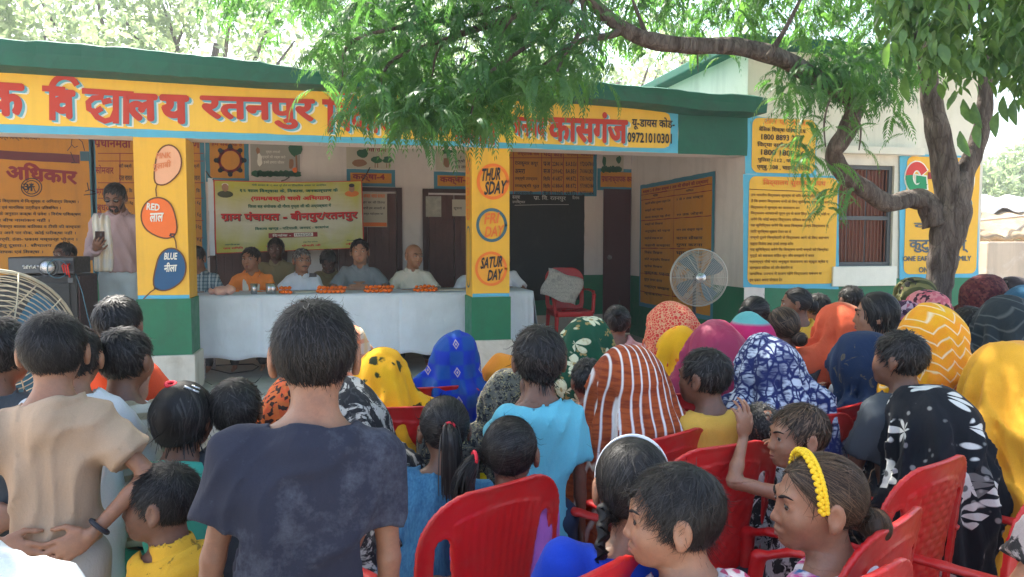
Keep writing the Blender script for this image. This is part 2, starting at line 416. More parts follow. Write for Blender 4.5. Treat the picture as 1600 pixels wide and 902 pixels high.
def balloon(cx, cy, rx, ry, tip, fill, txts, tmat, tilt=0):
    n = 28; P = []
    for k in range(n):
        a = 2 * math.pi * k / n; P.append((cx + rx * math.cos(a), cy + ry * math.sin(a)))
    # pull the outline to the tip
    vt = Vector((tip[0] - cx, tip[1] - cy)); L = vt.length; vt.normalize(); Q = []
    for (x, y) in P:
        v = Vector((x - cx, y - cy)); c_ = v.normalized().dot(vt)
        if c_ > .3:
            t = ((c_ - .3) / .7) ** 1.5; perp = v - vt * v.dot(vt); v = vt * (v.dot(vt) * (1 - t) + L * t) + perp * (1 - .35 * t)
        Q.append((cx + v.x, cy + v.y))
    W = [onY(x, y, YF) for x, y in Q]; sheet('balloon', [(p.x, p.z) for p in W], FF, fill, colL, .0085)
    strokes([Q + Q[:1]], .011, m_brn, .011, YF, colL, False, 'balloon_outline')
    for (t, a, b, c_, d_, rt) in txts:
        letter('lettering', t, *PB(a, b, c_, d_), FF, tmat, colL, bold=.03, depth=.0115, skew=.12, rot=rt)
m_pink = flat('balloon_pink', (.82, .42, .25), .5); m_bor = flat('balloon_orange', (.85, .17, .03), .5); m_bbl = flat('balloon_blue', (.012, .09, .22), .45); m_pkt = flat('lettering_pale_orange', (.75, .25, .1), .6)
balloon(264, 254, 20, 27, (246, 288), m_pink, [('PINK', 250, 273, 239, 248, .1), ('गुलाबी', 244, 272, 252, 267, .2)], m_pkt)
balloon(247, 338, 26, 29, (272, 369), m_bor, [('RED', 233, 253, 318, 329, -.1), ('लाल', 237, 258, 333, 347, .05)], m_lwht)
balloon(268, 418, 23, 30, (244, 451), m_bbl, [('BLUE', 258, 278, 395, 406, 0), ('नीला', 257, 277, 410, 425, .05)], m_lwht)
strokes([[(246, 288), (244, 296), (245, 307)], [(272, 369), (275, 378), (276, 388)], [(244, 451), (236, 456), (229, 463), (225, 467)]], .009, m_brn, .011, YF, colL, False, 'balloon_string')
strokes([[(266, 368), (272, 371), (273, 366), (267, 366)], [(242, 450), (247, 452)]], .014, m_blk, .0125, YF, colL, False, 'balloon_string')
def ring(cx, cy, r, wd, mt, name, par, fill=None, squash=1.0):
    Q = [(cx + r * math.cos(2 * math.pi * k / 40), cy + r * squash * math.sin(2 * math.pi * k / 40)) for k in range(41)]
    if fill: sheet('day_disc', [(onY(a, b, YF).x, onY(a, b, YF).z) for a, b in Q[:-1]], FF, fill, par, .007)
    strokes([Q], wd, mt, .0095, YF, par, False, name)
m_dsc = flat('disc_orange', (.86, .38, .04), .5)
ring(770, 284, 23, .028, m_orp, 'day_ring', colR, m_dsc, 1.12); ring(768, 352, 22, .026, m_gry, 'day_ring', colR, None, 1.1); ring(767, 420, 23, .024, m_orp, 'day_ring', colR, m_dsc, 1.08)
for t, a, b, c_, d_, mt in (('THUR', 751, 781, 263, 283, m_blk), ('SDAY', 756, 789, 283, 304, m_blk), ('FRI', 756, 778, 333, 350, m_ylr), ('DAY', 757, 785, 353, 370, m_ylr), ('SATUR', 750, 784, 401, 419, m_blk), ('DAY', 761, 783, 421, 438, m_blk)):
    letter('lettering', t, *PB(a, b, c_, d_), FF, mt, colR, bold=.03, depth=.0125, skew=.14, rot=.1)
# left flank of the weekday column: orange pill and slate pill
SL = lambda y, z, d=0: (rx0 - .003 - d, y, z)
yy = YF + .17
def pill(y0, y1, z0, z1, mt, wd=.018):
    P = rrect(y0, y1, z0, z1, (y1 - y0) / 2 - .001, 6); P.append(P[0]); v, f = stroke2d(P, wd)
    me = bpy.data.meshes.new('pill_outline'); me.from_pydata([SL(a, b, .004) for a, b in v], [], f); me.update(); link('pill_outline', me, mt, colR)
pill(YF + .07, YF + .27, ZY(738, 342, YF), ZY(738, 248, YF), m_orp)
pill(YF + .07, YF + .27, ZY(738, 450, YF), ZY(738, 354, YF), m_gry)
for t, z0, z1 in (('T', 325, 338), ('U', 308, 321), ('E', 291, 304), ('S', 274, 287), ('D', 257, 270)):
    letter('lettering', t, YF + .12, YF + .22, ZY(738, z1, YF), ZY(738, z0, YF), SL, m_orp, colR, bold=.03, depth=.005)

# ---------------------------------------------------------------- veranda back wall
zdado = ZY(900, 430, YB)
bw = MB(); bw.box((XL, YB, FLZ), (XC + .002, YB + .22, zb1(0) + .5)); part(bw, 'back_wall', m_wht)
part(MB().box((XL, YB - .008, FLZ + .001), (XC - .01, YB - .0005, zdado)), 'back_dado', m_grn)
part(MB().box((XL, YB - .016, FLZ + .002), (XC - .012, YB - .0085, FLZ + .28)), 'skirting', m_plb)
# right flank wall of the veranda
SX = lambda y, z, d=0: (XC - d, y, z)
part(MB().box((XC, YF, 0), (XC + .22, YB + .2, zb1(XC) + .35)), 'veranda_side_wall', m_wht)
zd2 = ZY(1163, 450, YF)
part(MB().box((XC - .008, YF + .002, FLZ + .001), (XC - .0005, YB - .02, zd2)), 'side_dado', m_grn)

# ---------------------------------------------------------------- room block on the right
xr = XY(1530, YF); ztop0 = ztop1 = ZY(1250, 84, YF + .05)
blk = empty('classroom_block', (0, 0, 0), 0, 'taller whitewashed classroom block with green dado and barred window', 'building')
YR = YF + .012
wx0 = XY(1300, YR); wx1 = XY(1392, YR); wz0 = ZY(1350, 416, YR); wz1 = ZY(1350, 258, YR)
xl2 = XC + .223
def wallseg(x0, x1, z0, z1, nm='wall', m=m_wht2): part(MB().box((x0, YR, z0), (x1, YR + .25, z1)), nm, m, blk)
ZT = max(ztop0, ztop1)
XC2 = XC + .003
wallseg(XC2, wx0, 0, zb1(XC) + .36); wallseg(wx1, xr, 0, ZT); wallseg(wx0, wx1, 0, wz0); wallseg(wx0, wx1, wz1, ZT)
wallseg(XC2, wx0, zb1(XC) + .362, ZT)
part(MB().box((XC2, YR + .251, 0), (XC2 + .2, YR + 4.5, ZT)), 'side_wall', m_wht2, blk)
part(MB().box((xr - .22, YR + .251, 0), (xr, YR + 4.5, ZT)), 'side_wall', m_wht2, blk)
part(MB().box((XC2 - .16, YR - .14, ZT), (xr + .14, YR + 4.8, ZT + .10), .015), 'roof_slab', m_par, blk)
zdr = ZY(1340, 436, YR)
part(MB().box((XC2 + .001, YR - .010, .001), (xr - .002, YR - .0005, zdr)), 'dado', m_grn, blk)
# lintel shelf over the window and sill
part(MB().box((wx0 - .12, YR - .12, wz1 + .10), (wx1 + .25, YR - .0005, wz1 + .17)), 'lintel', m_wht2, blk)
part(MB().box((wx0 - .02, YR - .04, wz0 - .20), (wx1 + .03, YR - .011, wz0 - .003), .006), 'window_sill', m_lwht, blk)
win = MB()
m_wood = paint('window_wood', (.20, .055, .03), .5, .25, 6, .3, 60); m_iron = paint('painted_iron', (.09, .10, .11), .5, .15, 10, .1)
wn = part(MB().box((wx0, YR + .10, wz0), (wx1, YR + .13, wz1)), 'shutter', m_wood, blk)
for xx in (.30, .62): MB().box((wx0 + (wx1 - wx0) * xx, YR + .092, wz0 + .01), (wx0 + (wx1 - wx0) * xx + .015, YR + .0995, wz1 - .01)).build('board_joint', m_iron, wn)
for fr in (((wx0, wz0), (wx0 + .04, wz1)), ((wx1 - .04, wz0), (wx1, wz1)), ((wx0 + .041, wz0), (wx1 - .041, wz0 + .04)), ((wx0 + .041, wz1 - .04), (wx1 - .041, wz1))):
    part(MB().box((fr[0][0], YR + .03, fr[0][1]), (fr[1][0], YR + .09, fr[1][1])), 'window_frame', m_iron, blk)
nb = 15
m_bar = paint('rusty_bar', (.18, .07, .045), .5, .3, 12, .2)
for i in range(nb):
    x = wx0 + .05 + (wx1 - wx0 - .10) * i / (nb - 1)
    part(MB().tube([(x, YR + .055, wz0 + .04), (x, YR + .055, wz1 - .04)], .008, 6), 'window_bar', m_bar, blk)
zm = ZY(1350, 340, YR)
part(MB().box((wx0 + .02, YR + .034, zm - .025), (wx1 - .03, YR + .045, zm + .015)), 'cross_bar', m_iron, blk)

FR = front(YR)
def outer_board(label, px0, px1, bt0, bt1, bb0, bb1, pads, name='painted_notice'):
    """blue bordered panel painted on the room's front wall. corners by photo"""
    e = empty(name, (0, 0, 0), 0, label, 'wall painting')
    A = onY(px0, bt0, YR); B = onY(px1, bt1, YR); C = onY(px1, bb1, YR); D_ = onY(px0, bb0, YR)
    sheet('blue_border', [(A.x, A.z), (D_.x, D_.z), (C.x, C.z), (B.x, B.z)], FR, m_blue, e, .014)
    for (a, b, c_, d_, rr) in pads:
        x0, x1, z0, z1 = XY(a, YR), XY(b, YR), ZY((a + b) / 2, d_, YR), ZY((a + b) / 2, c_, YR)
        sheet('yellow_panel', rrect(x0, x1, z0, z1, rr), FR, m_yelb, e, .018)
    return e
tf = outer_board('yellow toll free number panel with blue border under the roof slab', 1163, 1274, 180, 193, 272, 275, [(1169, 1267, 186, 271, .07)])
def PR(a, b, c_, d_): return PB(a, b, c_, d_, YR)
for t, a, b, c_, d_, mt in (('टोल फ्री नम्बर', 1187, 1256, 186, 198, m_ylr), ('बेसिक शिक्षा परिषद उ.प्र.', 1179, 1252, 199, 209, m_blk), ('1800 8893 277', 1183, 1245, 211, 220, m_blk),
                            ('विद्या समीक्षा केन्द्र', 1177, 1255, 223, 233, m_blk), ('1800 1800 666', 1183, 1256, 235, 244, m_blk), ('पुलिस -112 , फायर -101', 1178, 1256, 247, 256, m_blk), ('एम्बु. 108 , चाइल्ड 1098', 1177, 1258, 259, 268, m_blk)):
    t = t.replace('सि', 'िस').replace('शि', 'िश').replace('षि', 'िष').replace('रि', 'िर').replace('वि', 'िव').replace('लि', 'िल')
    letter('lettering', t, *PR(a, b, c_, d_), FR, mt, tf, bold=.016, depth=.021, rot=-.01)
def fixi(t):
    out = []
    for ch in t:
        if ch == 'ि' and out:
            k = len(out) - 1
            while k >= 2 and out[k - 1] == '्': k -= 2
            out.insert(k, ch)
        else: out.append(ch)
    return ''.join(out)
sm = outer_board('tall yellow notice headed in red with fifteen lines of Hindi beside the barred window', 1160, 1309, 272.5, 275.5, 449, 452, [(1166, 1303, 277, 444, .07)])
letter('lettering', fixi('विद्यालय सुरक्षा शपथ'), *PR(1187, 1284, 280, 293), FR, m_ylr, sm, bold=.022, depth=.021)
strokes([[(1169, 296), (1190, 297), (1215, 298), (1240, 299), (1285, 301)]], .007, m_brn, .022, YR, sm, False, 'underline')
oath = ['हम भारतीय विद्यालय सुरक्षा के प्रति सजग और जागरूक रहने की', 'हैं कि हमारा विद्यालय सभी के लिए सुरक्षित साफ और आनंददायी स्थान हो हम', 'विद्यालय में सुरक्षा का वातावरण बनाने की प्रतिज्ञा करते हैं', 'विद्यालय आपदाओं पूर्ण रूप से बाल हिंसा कारक से सही पहचान हम यह कोशिश',
        'करेंगे कि कोई बच्चा विद्यालय परिवार कमजोर न रह जाए हम', 'यह सुनिश्चित करेंगे कि छात्र शिक्षक अन्य विद्यालय स्टाफ आपदा या विद्यालय में', 'आदि सुरक्षित सुझाव देकर घर से आएंगे', 'बच्चों दूसरे जिम्मेदारी से विद्यालय आने के लिए सहभागिता से साथ का कार्य उस क्षेत्र', 'सहारा मिलेगा तथा उनके समझ बनेंगे',
        'यह सुनिश्चित करेंगे कि शिक्षण सभी बच्चों को जिम्मेदारी आपात मदद के', 'मुद्दों को सहजता सहित सुन और समझाने में करते हैं', 'स्वास्थ्य पौधे भाप अनुकूल वातावरण का स्कूल क्षेत्र एवं अपने सहभाग लेंगे', 'स्वच्छता वाटिका को और बेहतरीन के लिए', 'प्राथमिक उपचार में सजग रहेंगे विद्यालय प्रबंधन समिति साथ आयोजित', 'इस प्रकार अपना योगदान देने का संकल्प करते हैं']
for i, t in enumerate(oath):
    y = 303 + i * 9.35; full = (1, 1, .62, 1, .78, 1, .52, 1, .55, 1, .82, 1, .55, .92, .42)[i]
    letter('lettering', fixi(t[:int(46 * full) + 6]), *PR(1169, 1169 + 122 * full, y, y + 6.4), FR, m_brn, sm, bold=.014, res=1, depth=.021, rot=-.004)
g20 = outer_board('yellow wall painting with big red and green G-20 behind the tree', 1404, 1527, 240, 245, 437, 433, [(1409, 1522, 246, 428, .07)])
# G-20 drawn as broad strokes: lower half green, upper half red
def gstroke(L, wd, mt, d): strokes(L, wd, mt, d, YR, g20, False, 'emblem_letter')
def arc(cx, cy, rx, ry, a0, a1, n=14): return [(cx + rx * math.cos(R(a0 + (a1 - a0) * k / n)), cy - ry * math.sin(R(a0 + (a1 - a0) * k / n))) for k in range(n + 1)]
gstroke([arc(1430, 278, 12, 18, 35, 325), [(1441, 292), (1441, 281), (1431, 281)]], .115, m_lwht, .020)
m_gg = flat('emblem_green', (.02, .28, .12)); m_rr = flat('emblem_red', (.62, .06, .05))
gstroke([arc(1430, 278, 12, 18, 35, 180)], .085, m_rr, .0235); gstroke([arc(1430, 278, 12, 18, 180, 325), [(1440, 292), (1440, 281), (1432, 281)]], .085, m_gg, .0245)
gstroke([[(1450, 275), (1459, 275)]], .07, m_mar, .0235)
gstroke([arc(1471, 270, 10, 10, 160, -20, 8) + [(1462, 298), (1484, 298)]], .07, m_gg, .0235)
sheet('emblem_disc', [(onY(a, b, YR).x, onY(a, b, YR).z) for a, b in arc(1510, 279, 11, 25, 0, 360, 24)[:-1]], FR, m_lwht, g20, .020)
sheet('emblem_disc', [(onY(a, b, YR).x, onY(a, b, YR).z) for a, b in arc(1510, 279, 9.5, 22, 0, 360, 24)[:-1]], FR, m_lblu, g20, .0225)
sheet('emblem_disc', [(onY(a, b, YR).x, onY(a, b, YR).z) for a, b in arc(1510, 279, 7, 17, 0, 360, 24)[:-1]], FR, m_rr, g20, .025)
m_sl = flat('lettering_slate', (.10, .14, .17))
for t, a, b, c_, d_, mt in (('भारत 2023', 1419, 1512, 311, 333, m_lblu), ('वसुधैव', 1422, 1505, 345, 361, m_sl), ('कुटुम्बकम्', 1416, 1508, 375, 395, m_sl), ('ONE EARTH ONE FAMILY', 1407, 1513, 400, 408, m_sl), ('ONE FUTURE', 1432, 1488, 417, 426, m_sl)):
    letter('lettering', t, *PR(a, b, c_, d_), FR, mt, g20, bold=.03, depth=.0215)

# ---------------------------------------------------------------- boards painted on the veranda back wall
def PW(a, b, c_, d_): return PB(a, b, c_, d_, YB)
def back_board(label, px0, px1, py0, py1, mat=None, border=m_blued, bw_=.05, name='painted_notice', edges='lrtb'):
    e = empty(name, (0, 0, 0), 0, label, 'wall painting'); x0, x1, z0, z1 = PW(px0, px1, py0, py1); z1 = min(z1, zb1(0) + .42)
    sheet('border', rc(x0, x1, z0, z1), FB, border, e, .004)
    sheet('panel', rc(x0 + (bw_ if 'l' in edges else 0), x1 - (bw_ if 'r' in edges else 0), z0 + (bw_ if 'b' in edges else 0), z1 - (bw_ if 't' in edges else 0)), FB, mat or m_yeld, e, .008)
    return e
def bt(e, t, a, b, c_, d_, mt=m_blk, bold=.018, res=1, **k): letter('lettering', fixi(t), *PW(a, b, c_, d_), FB, mt, e, bold=bold, res=res, depth=.011, **k)
b1 = back_board('wide amber board about the right to education behind the loudspeaker', -170, 154, 190, 455)
bt(b1, 'सर्व शिक्षा अभियान', 10, 72, 209, 221); bt(b1, 'शिक्षा का', -90, -30, 240, 264, m_mar)
bt(b1, 'अधिकार', 17, 128, 256, 285, m_mar, .045, rot=-.07); bt(b1, 'बाल', -60, 8, 254, 280, m_mar, .045)
m_rul = flat('ruler_violet', (.16, .04, .05), .6)
x0, x1, z0, z1 = PW(-165, 132, 236, 250); sheet('pencil_motif', [(x0, z0 + .05), (x1, z0 - .02), (x1, z1 - .02), (x0, z1 + .05)], FB, m_rul, b1, .011)
x0, x1, z0, z1 = PW(133, 147, 237, 252); sheet('pencil_motif', rc(x0, x1, z0, z1), FB, m_gry, b1, .0115)
def bstroke(e, L, wd=.009, mt=None, nm='drawing'): strokes(L, wd, mt or m_blk, .013, YB, e, False, nm)
bstroke(b1, [[(84, 211), (102, 216), (112, 215)], arc(117, 212, 4, 4, 0, 360, 12), [(113, 218), (112, 226), (117, 231), (122, 229)], [(122, 216), (129, 222), (133, 236)], [(112, 228), (106, 236)], [(111, 238), (117, 253), (112, 255), (121, 255)]], .008)
bstroke(b1, [arc(50, 293, 16, 14, 0, 360, 28), arc(50, 293, 12, 10.5, 0, 360, 22), [(44, 300), (50, 286), (56, 300)], [(45, 292), (55, 292)]], .01)
bt(b1, 'अ', 40, 60, 287, 299)
bstroke(b1, [[(137, 286), (139, 297)], [(134, 299), (141, 297), (149, 300)], [(132, 305), (150, 303)]], .01)
rte = ['सभी बच्चों को पड़ोस के विद्यालय में निःशुल्क व अनिवार्य शिक्षा ।', 'बच्चों के शारीरिक दण्ड एवं मानसिक उत्पीड़न प्रतिबंधित ।', 'अच्छे बच्चों को आयु के अनुसार कक्षा में प्रवेश । विशेष प्रशिक्षण', 'अनुसार व्यवस्था बीच नामांकन नहीं ।', 'कोई विद्यालय में अनिवार्य बालक बालिका व टीसी की बाध्यता', 'कक्षा में विद्यालय आने पर रोक, कोई परीक्षा नहीं ।', 'को कक्षाओं की गर्मी, ठंडा- प्रकाश मध्यान्ह भोजन ।', 'अलग- बालिका हेतु दूसरा-1. शौचालय', 'शिक्षकगण अध्यापक एवं शिक्षा ।']
for i, t in enumerate(rte):
    bt(b1, t, -60, (128, 100, 131, 82, 130, 122, 124, 84, 70)[i], 311 + i * 9.9, 318.5 + i * 9.9)
b2 = back_board('amber meal timetable board headed in maroon half hidden by the balloon column', 149, 325, 190, 455)
bt(b2, 'प्रधानमंत्री', 155, 212, 214, 232, m_mar, .03); bt(b2, 'पोषण निर्माण', 238, 318, 214, 236, m_mar, .03)
def grid(e, hs, vs, xa, xb, ya, yb, mt=m_mar, wd=.008):
    bstroke(e, [[(xa, y), (xb, y)] for y in hs] + [[(x, ya), (x, yb)] for x in vs], wd, mt, 'ruled_lines')
grid(b2, (240, 252, 286, 310, 345, 372, 402), (188, 240), 154, 318, 240, 440)
for t, y in (('सोमवार', 258), ('मंगलवार', 292), ('बुधवार', 320), ('गुरूवार', 350), ('शुक्रवार', 378)): bt(b2, t, 156, 184, y, y + 14, m_mar)
for i, t in enumerate(('रोटी सब्जी', 'दाल चावल', 'तहरी 1 कि', 'सब्जी-1 Kg', 'चावल-1 Kg', 'दाल-150g', 'रोटी-1 Kg', 'दूध 150ml')): bt(b2, t, 294, 317, 256 + i * 19, 264 + i * 19); bt(b2, t, 192, 212, 256 + i * 19, 264 + i * 19)
b3 = back_board('amber square with ring of dotted black figures above the banner', 326, 393, 190, 285)
cx, cy = 360, 251
bstroke(b3, [arc(cx, cy, 17, 17, 0, 360, 24)], .03, m_mar)
for k in range(8):
    a = R(45 * k); px = cx + 22 * math.cos(a); py = cy + 22 * math.sin(a); q = onY(px, py, YB)
    sheet('dot', [(q.x + .028 * math.cos(t * math.pi / 5), q.z + .028 * math.sin(t * math.pi / 5)) for t in range(10)], FB, m_blk, b3, .016)
    px2 = cx + 19 * math.cos(a + .2); py2 = cy + 19 * math.sin(a + .2); px3 = cx + 19 * math.cos(a - .2); py3 = cy + 19 * math.sin(a - .2)
    bstroke(b3, [[(px2, py2), (cx + 16 * math.cos(a), cy + 16 * math.sin(a)), (px3, py3)]], .022, m_blk)
bt(b3, 'हम सब एक हैं', 336, 384, 222, 230, m_mar)
# two printed posters above the doors and a hanging one
m_pap = paint('poster_paper', (.55, .52, .42), .6, .06, 4, .05); m_pgr = flat('poster_green', (.03, .13, .06)); m_skin = flat('print_brown', (.3, .16, .09)); m_pdk = paint('poster_grey', (.36, .36, .32), .6, .1, 4, .05)
def poster(label, a, b, c_, d_, mt, Y=YB, par=None):
    x0, x1, z0, z1 = PB(a, b, c_, d_, Y); e = empty('poster', (0, 0, 0), 0, label, 'poster')
    fr_ = front(Y); sheet('sheet', rc(x0, x1, z0, z1), fr_, mt, e, .012, .004); return e, fr_
def blob(e, px, py, rx, ry, mt, Y=YB, d=.0155, n=11, jag=.25, nm='print'):
    rr = random.Random(int(px * 7 + py)); q = onY(px, py, Y); sx = onY(px + rx, py, Y).x - q.x; sz = q.z - onY(px, py + ry, Y).z
    sheet(nm, [(q.x + sx * (1 + rr.uniform(-jag, jag)) * math.cos(2 * math.pi * k / n), q.z + sz * (1 + rr.uniform(-jag, jag)) * math.sin(2 * math.pi * k / n)) for k in range(n)], front(Y), mt, e, d)
p1, f1 = poster('green and grey poster with a painted tree, left of the CLASS 4 lintel sign', 396, 472, 222, 276, m_pdk)
for a in range(400, 470, 8): blob(p1, a, 272, 7, 5, m_pgr, d=.017)
blob(p1, 462, 234, 10, 10, m_pgr); blob(p1, 403, 236, 3, 5, m_skin); blob(p1, 406, 250, 4, 10, m_lwht); strokes([[(463, 244), (464, 268)]], .02, m_skin, .0165, YB, p1, False, 'print'); blob(p1, 455, 256, 4, 8, m_skin); blob(p1, 461, 266, 4, 4, m_ylr, d=.018)
for i, t in enumerate(('वृक्ष लगाओ', 'वृक्षों की रक्षा करो', 'इनसे हमारा जीवन')): letter('lettering', fixi(t), *PW((420, 414, 416)[i], (442, 450, 448)[i], 235 + i * 8, 241 + i * 8), FB, m_lwht, p1, bold=.012, res=1, depth=.0165)
p2, f2 = poster('cream poster of a hand holding a plant above the left classroom door', 544, 612, 224, 264, m_pap)
blob(p2, 567, 240, 9, 7, m_pgr); blob(p2, 561, 255, 13, 5, m_skin); blob(p2, 588, 250, 8, 6, m_pgr); blob(p2, 606, 250, 8, 6, m_pgr)
strokes([[(586, 256), (586, 262)], [(590, 256), (590, 262)], [(604, 256), (604, 262)], [(608, 256), (608, 262)]], .012, m_skin, .0165, YB, p2, False, 'print')
letter('lettering', 'गो ग्रीन', *PW(578, 606, 231, 238), FB, m_mar, p2, bold=.02, res=1, depth=.0165)
p3, f3 = poster('cream poster of a cradled baby above the second classroom door', 682, 738, 228, 267, m_pap)
blob(p3, 698, 254, 6, 8, m_skin); blob(p3, 695, 236, 4, 4, m_pgr); blob(p3, 703, 236, 4, 4, m_pgr)
for i in range(2): letter('lettering', fixi(('बृक्षों को', 'हम लगाएं')[i]), *PW(711, 736, 249 + i * 9, 256 + i * 9), FB, m_blk, p3, bold=.018, res=1, depth=.0165)
p4, f4 = poster('dark green scenery poster beside the number table board', 940, 972, 243, 268, m_pap)
for a in range(942, 972, 5): blob(p4, a, 265, 4, 5, m_pgr, d=.017)
blob(p4, 944, 252, 3, 8, m_pgr); blob(p4, 966, 250, 4, 6, m_pgr)
# classroom lintel signs
def lintel_sign(label, a, b, c_, d_, t, ta, tb):
    e = back_board(label, a, b, c_, d_, name='classroom_sign', bw_=.045)
    bt(e, t, ta, tb, c_ + 7, d_ - 8, m_mar, .035, 2); return e
lintel_sign('blue framed amber sign reading class 4 over the left door', 544, 619, 265, 292, 'कक्षा-4', 553, 603)
lintel_sign('blue framed amber sign over the door beside the weekday column', 679, 752, 269, 297, 'कक्षा-5', 688, 735)
# wooden double doors
m_dwood = paint('old_door_wood', (.10, .045, .035), .45, .4, 5, .6, 30); m_dfr = paint('door_frame_wood', (.055, .025, .02), .5, .2, 5, .3)
m_door2 = paint('maroon_door', (.075, .022, .022), .45, .15, 4, .15)
def double_door(label, px0, px1, py0):
    x0, x1 = XY(px0, YB), XY(px1, YB); z1 = ZY((px0 + px1) / 2, py0, YB); e = empty('door', (0, 0, 0), 0, label, 'door')
    for a, b, c_, d_ in ((x0, x0 + .07, FLZ, z1), (x1 - .07, x1, FLZ, z1), (x0 + .071, x1 - .071, z1 - .07, z1)):
        MB().box((a, YB - .05, c_ + .02), (b, YB - .0165, d_), .004).build('door_frame', m_dfr, e)
    m = (x0 + x1) / 2
    for a, b in ((x0 + .075, m - .004), (m + .004, x1 - .075)):
        n = 4; lf = MB().box((a, YB - .032, FLZ + .03), (b, YB - .018, z1 - .075)).build('door_leaf', m_dwood, e)
        for k in range(n):
            xa = a + (b - a) * k / n
            MB().box((xa + .004, YB - .040, FLZ + .04), (xa + (b - a) / n - .004, YB - .0325, z1 - .08), .002).build('plank', m_dwood, lf)
    return e
dA = double_door('old brown plank door behind the banner, under the class 4 sign', 520, 629, 293)
dB = double_door('old brown plank door with a torn paper, left of the weekday column', 661, 757, 296)
dC = double_door('old brown plank door behind the men in khaki shirts, below the banner', 330, 450, 330)
def doorpaper(label, a, b, c_, d_, mt, lines, red=False):
    e, f_ = poster(label, a, b, c_, d_, mt, YB - .04)
    for i, (t, xa, xb) in enumerate(lines): letter('lettering', fixi(t), *PB(xa, xb, c_ + 12 + i * 9, c_ + 17 + i * 9, YB - .04), f_, m_blk, e, bold=.015, res=1, depth=.0155)
    if red:
        x0, x1, z0, z1 = PB(a + 1, b - 1, d_ - 7, d_ - 1, YB - .04); sheet('print', rc(x0, x1, z0, z1), f_, m_ylr, e, .0155)
        letter('lettering', fixi('आजाद भारत सरकार'), *PB(a + 3, b - 3, c_ + 2, c_ + 8, YB - .04), f_, m_ylr, e, bold=.03, res=1, depth=.0155)
    return e
doorpaper('cream notice with red heading pinned to the left door', 566, 606, 302, 355, m_pap, [('हर घर की तिरंगा', 569, 603), ('सभी हम आजादी के', 569, 603), ('अमृत महोत्सव पर', 569, 600)], True)
m_tp = paint('torn_paper', (.42, .42, .36), .5, .5, 18, .6, 30)
doorpaper('small shiny torn paper on the second door', 666, 690, 307, 339, m_tp, [])
doorpaper('small white printed sheet pinned beside the weekday column', 707, 728, 312, 338, m_pap, [('सूचना', 709, 722)])
# number table board and blackboard
b5 = back_board('amber ruled board listing names and numbers above the blackboard', 790, 931, 218, 306, edges='rb')
grid(b5, (247,), (802, 846, 861, 880, 902), 792, 925, 236, 304)
nm = ['राजकुमार कपूर', 'अमरा', 'लक्ष्मी उपाध्याय', 'लक्ष्मी पुत्र', 'सरस्वती']
for i, t in enumerate(nm):
    y = 253 + i * 11.4
    bt(b5, t, 804, (840, 820, 839, 842, 832)[i], y, y + 7.5)
    for (a, b), u in zip(((848, 859), (862, 878), (883, 899), (905, 926)), (('प्रअ', 'सअ', 'शिमि', 'शिमि', 'सअ')[i], ('228614', '209642', '416857', '618864', '219047')[i], ('B.A.B.Ed', 'BA.BEd', '44.872', '88.872', '4A.872')[i], ('9720247801', '7018602821', '7351960201', '9719802084', '9627110804')[i])):
        bt(b5, u, a, b, y, y + 7)
for (a, b), t in zip(((808, 842), (848, 860), (864, 878), (884, 900), (906, 928)), ('अध्यापक नाम', 'पद', 'कोड', 'योग्यता', 'मोबाइल')): bt(b5, t, a, b, 238, 245, m_mar)
m_bb = paint('blackboard', (.012, .018, .018), .5, .5, 2, .1, dirt=.35, dirtcol=(.05, .06, .05))
bb = empty('blackboard', (0, 0, 0), 0, 'dark blackboard with chalk heading below the number board', 'blackboard')
x0, x1, z0, z1 = PW(740, 912, 304, 452); sheet('slate', rc(x0, x1, z0 - .15, z1), FB, m_bb, bb, .012)
for t, a, b, c_, d_ in (('प्रा. वि. रतनपुर', 833, 883, 305, 315), ('कक्षा', 800, 812, 306, 313), ('उपस्थित', 800, 820, 313, 319), ('दिनांक', 893, 904, 306, 312)): letter('lettering', fixi(t), *PW(a, b, c_, d_), FB, m_chalk, bb, bold=.012, res=1, depth=.0155)
bstroke(bb, [[(804, 321), (850, 320), (888, 320)]], .006, m_chalk, 'chalk_line')
# door at the corner with its sign
dD = empty('door', (0, 0, 0), 0, 'narrow plain maroon door with round knob between blackboard and corner', 'door')
x0, x1 = XY(941, YB), XY(983, YB); z1 = ZY(960, 296, YB)
MB().box((x0, YB - .04, FLZ + .02), (x1, YB - .0165, z1), .004).build('door_leaf', m_door2, dD)
MB().box((x0 + .06, YB - .046, FLZ + .1), (x1 - .06, YB - .0405, z1 - .1), .002).build('door_panel', m_door2, dD)
q = onY(946, 402, YB); MB().ball((q.x + .03, YB - .075, q.z), .032, 12).build('knob', flat('knob_grey', (.3, .3, .3), .3, .6, .8), dD, True)
hs = back_board('slanted amber sign of the head teacher over the maroon door', 932, 1000, 264, 298, name='office_sign', bw_=.045)
hs.location = (0, 0, 0)
bt(hs, 'प्रधानाध्यापक कक्ष', 938, 993, 276, 288, m_mar, .03)
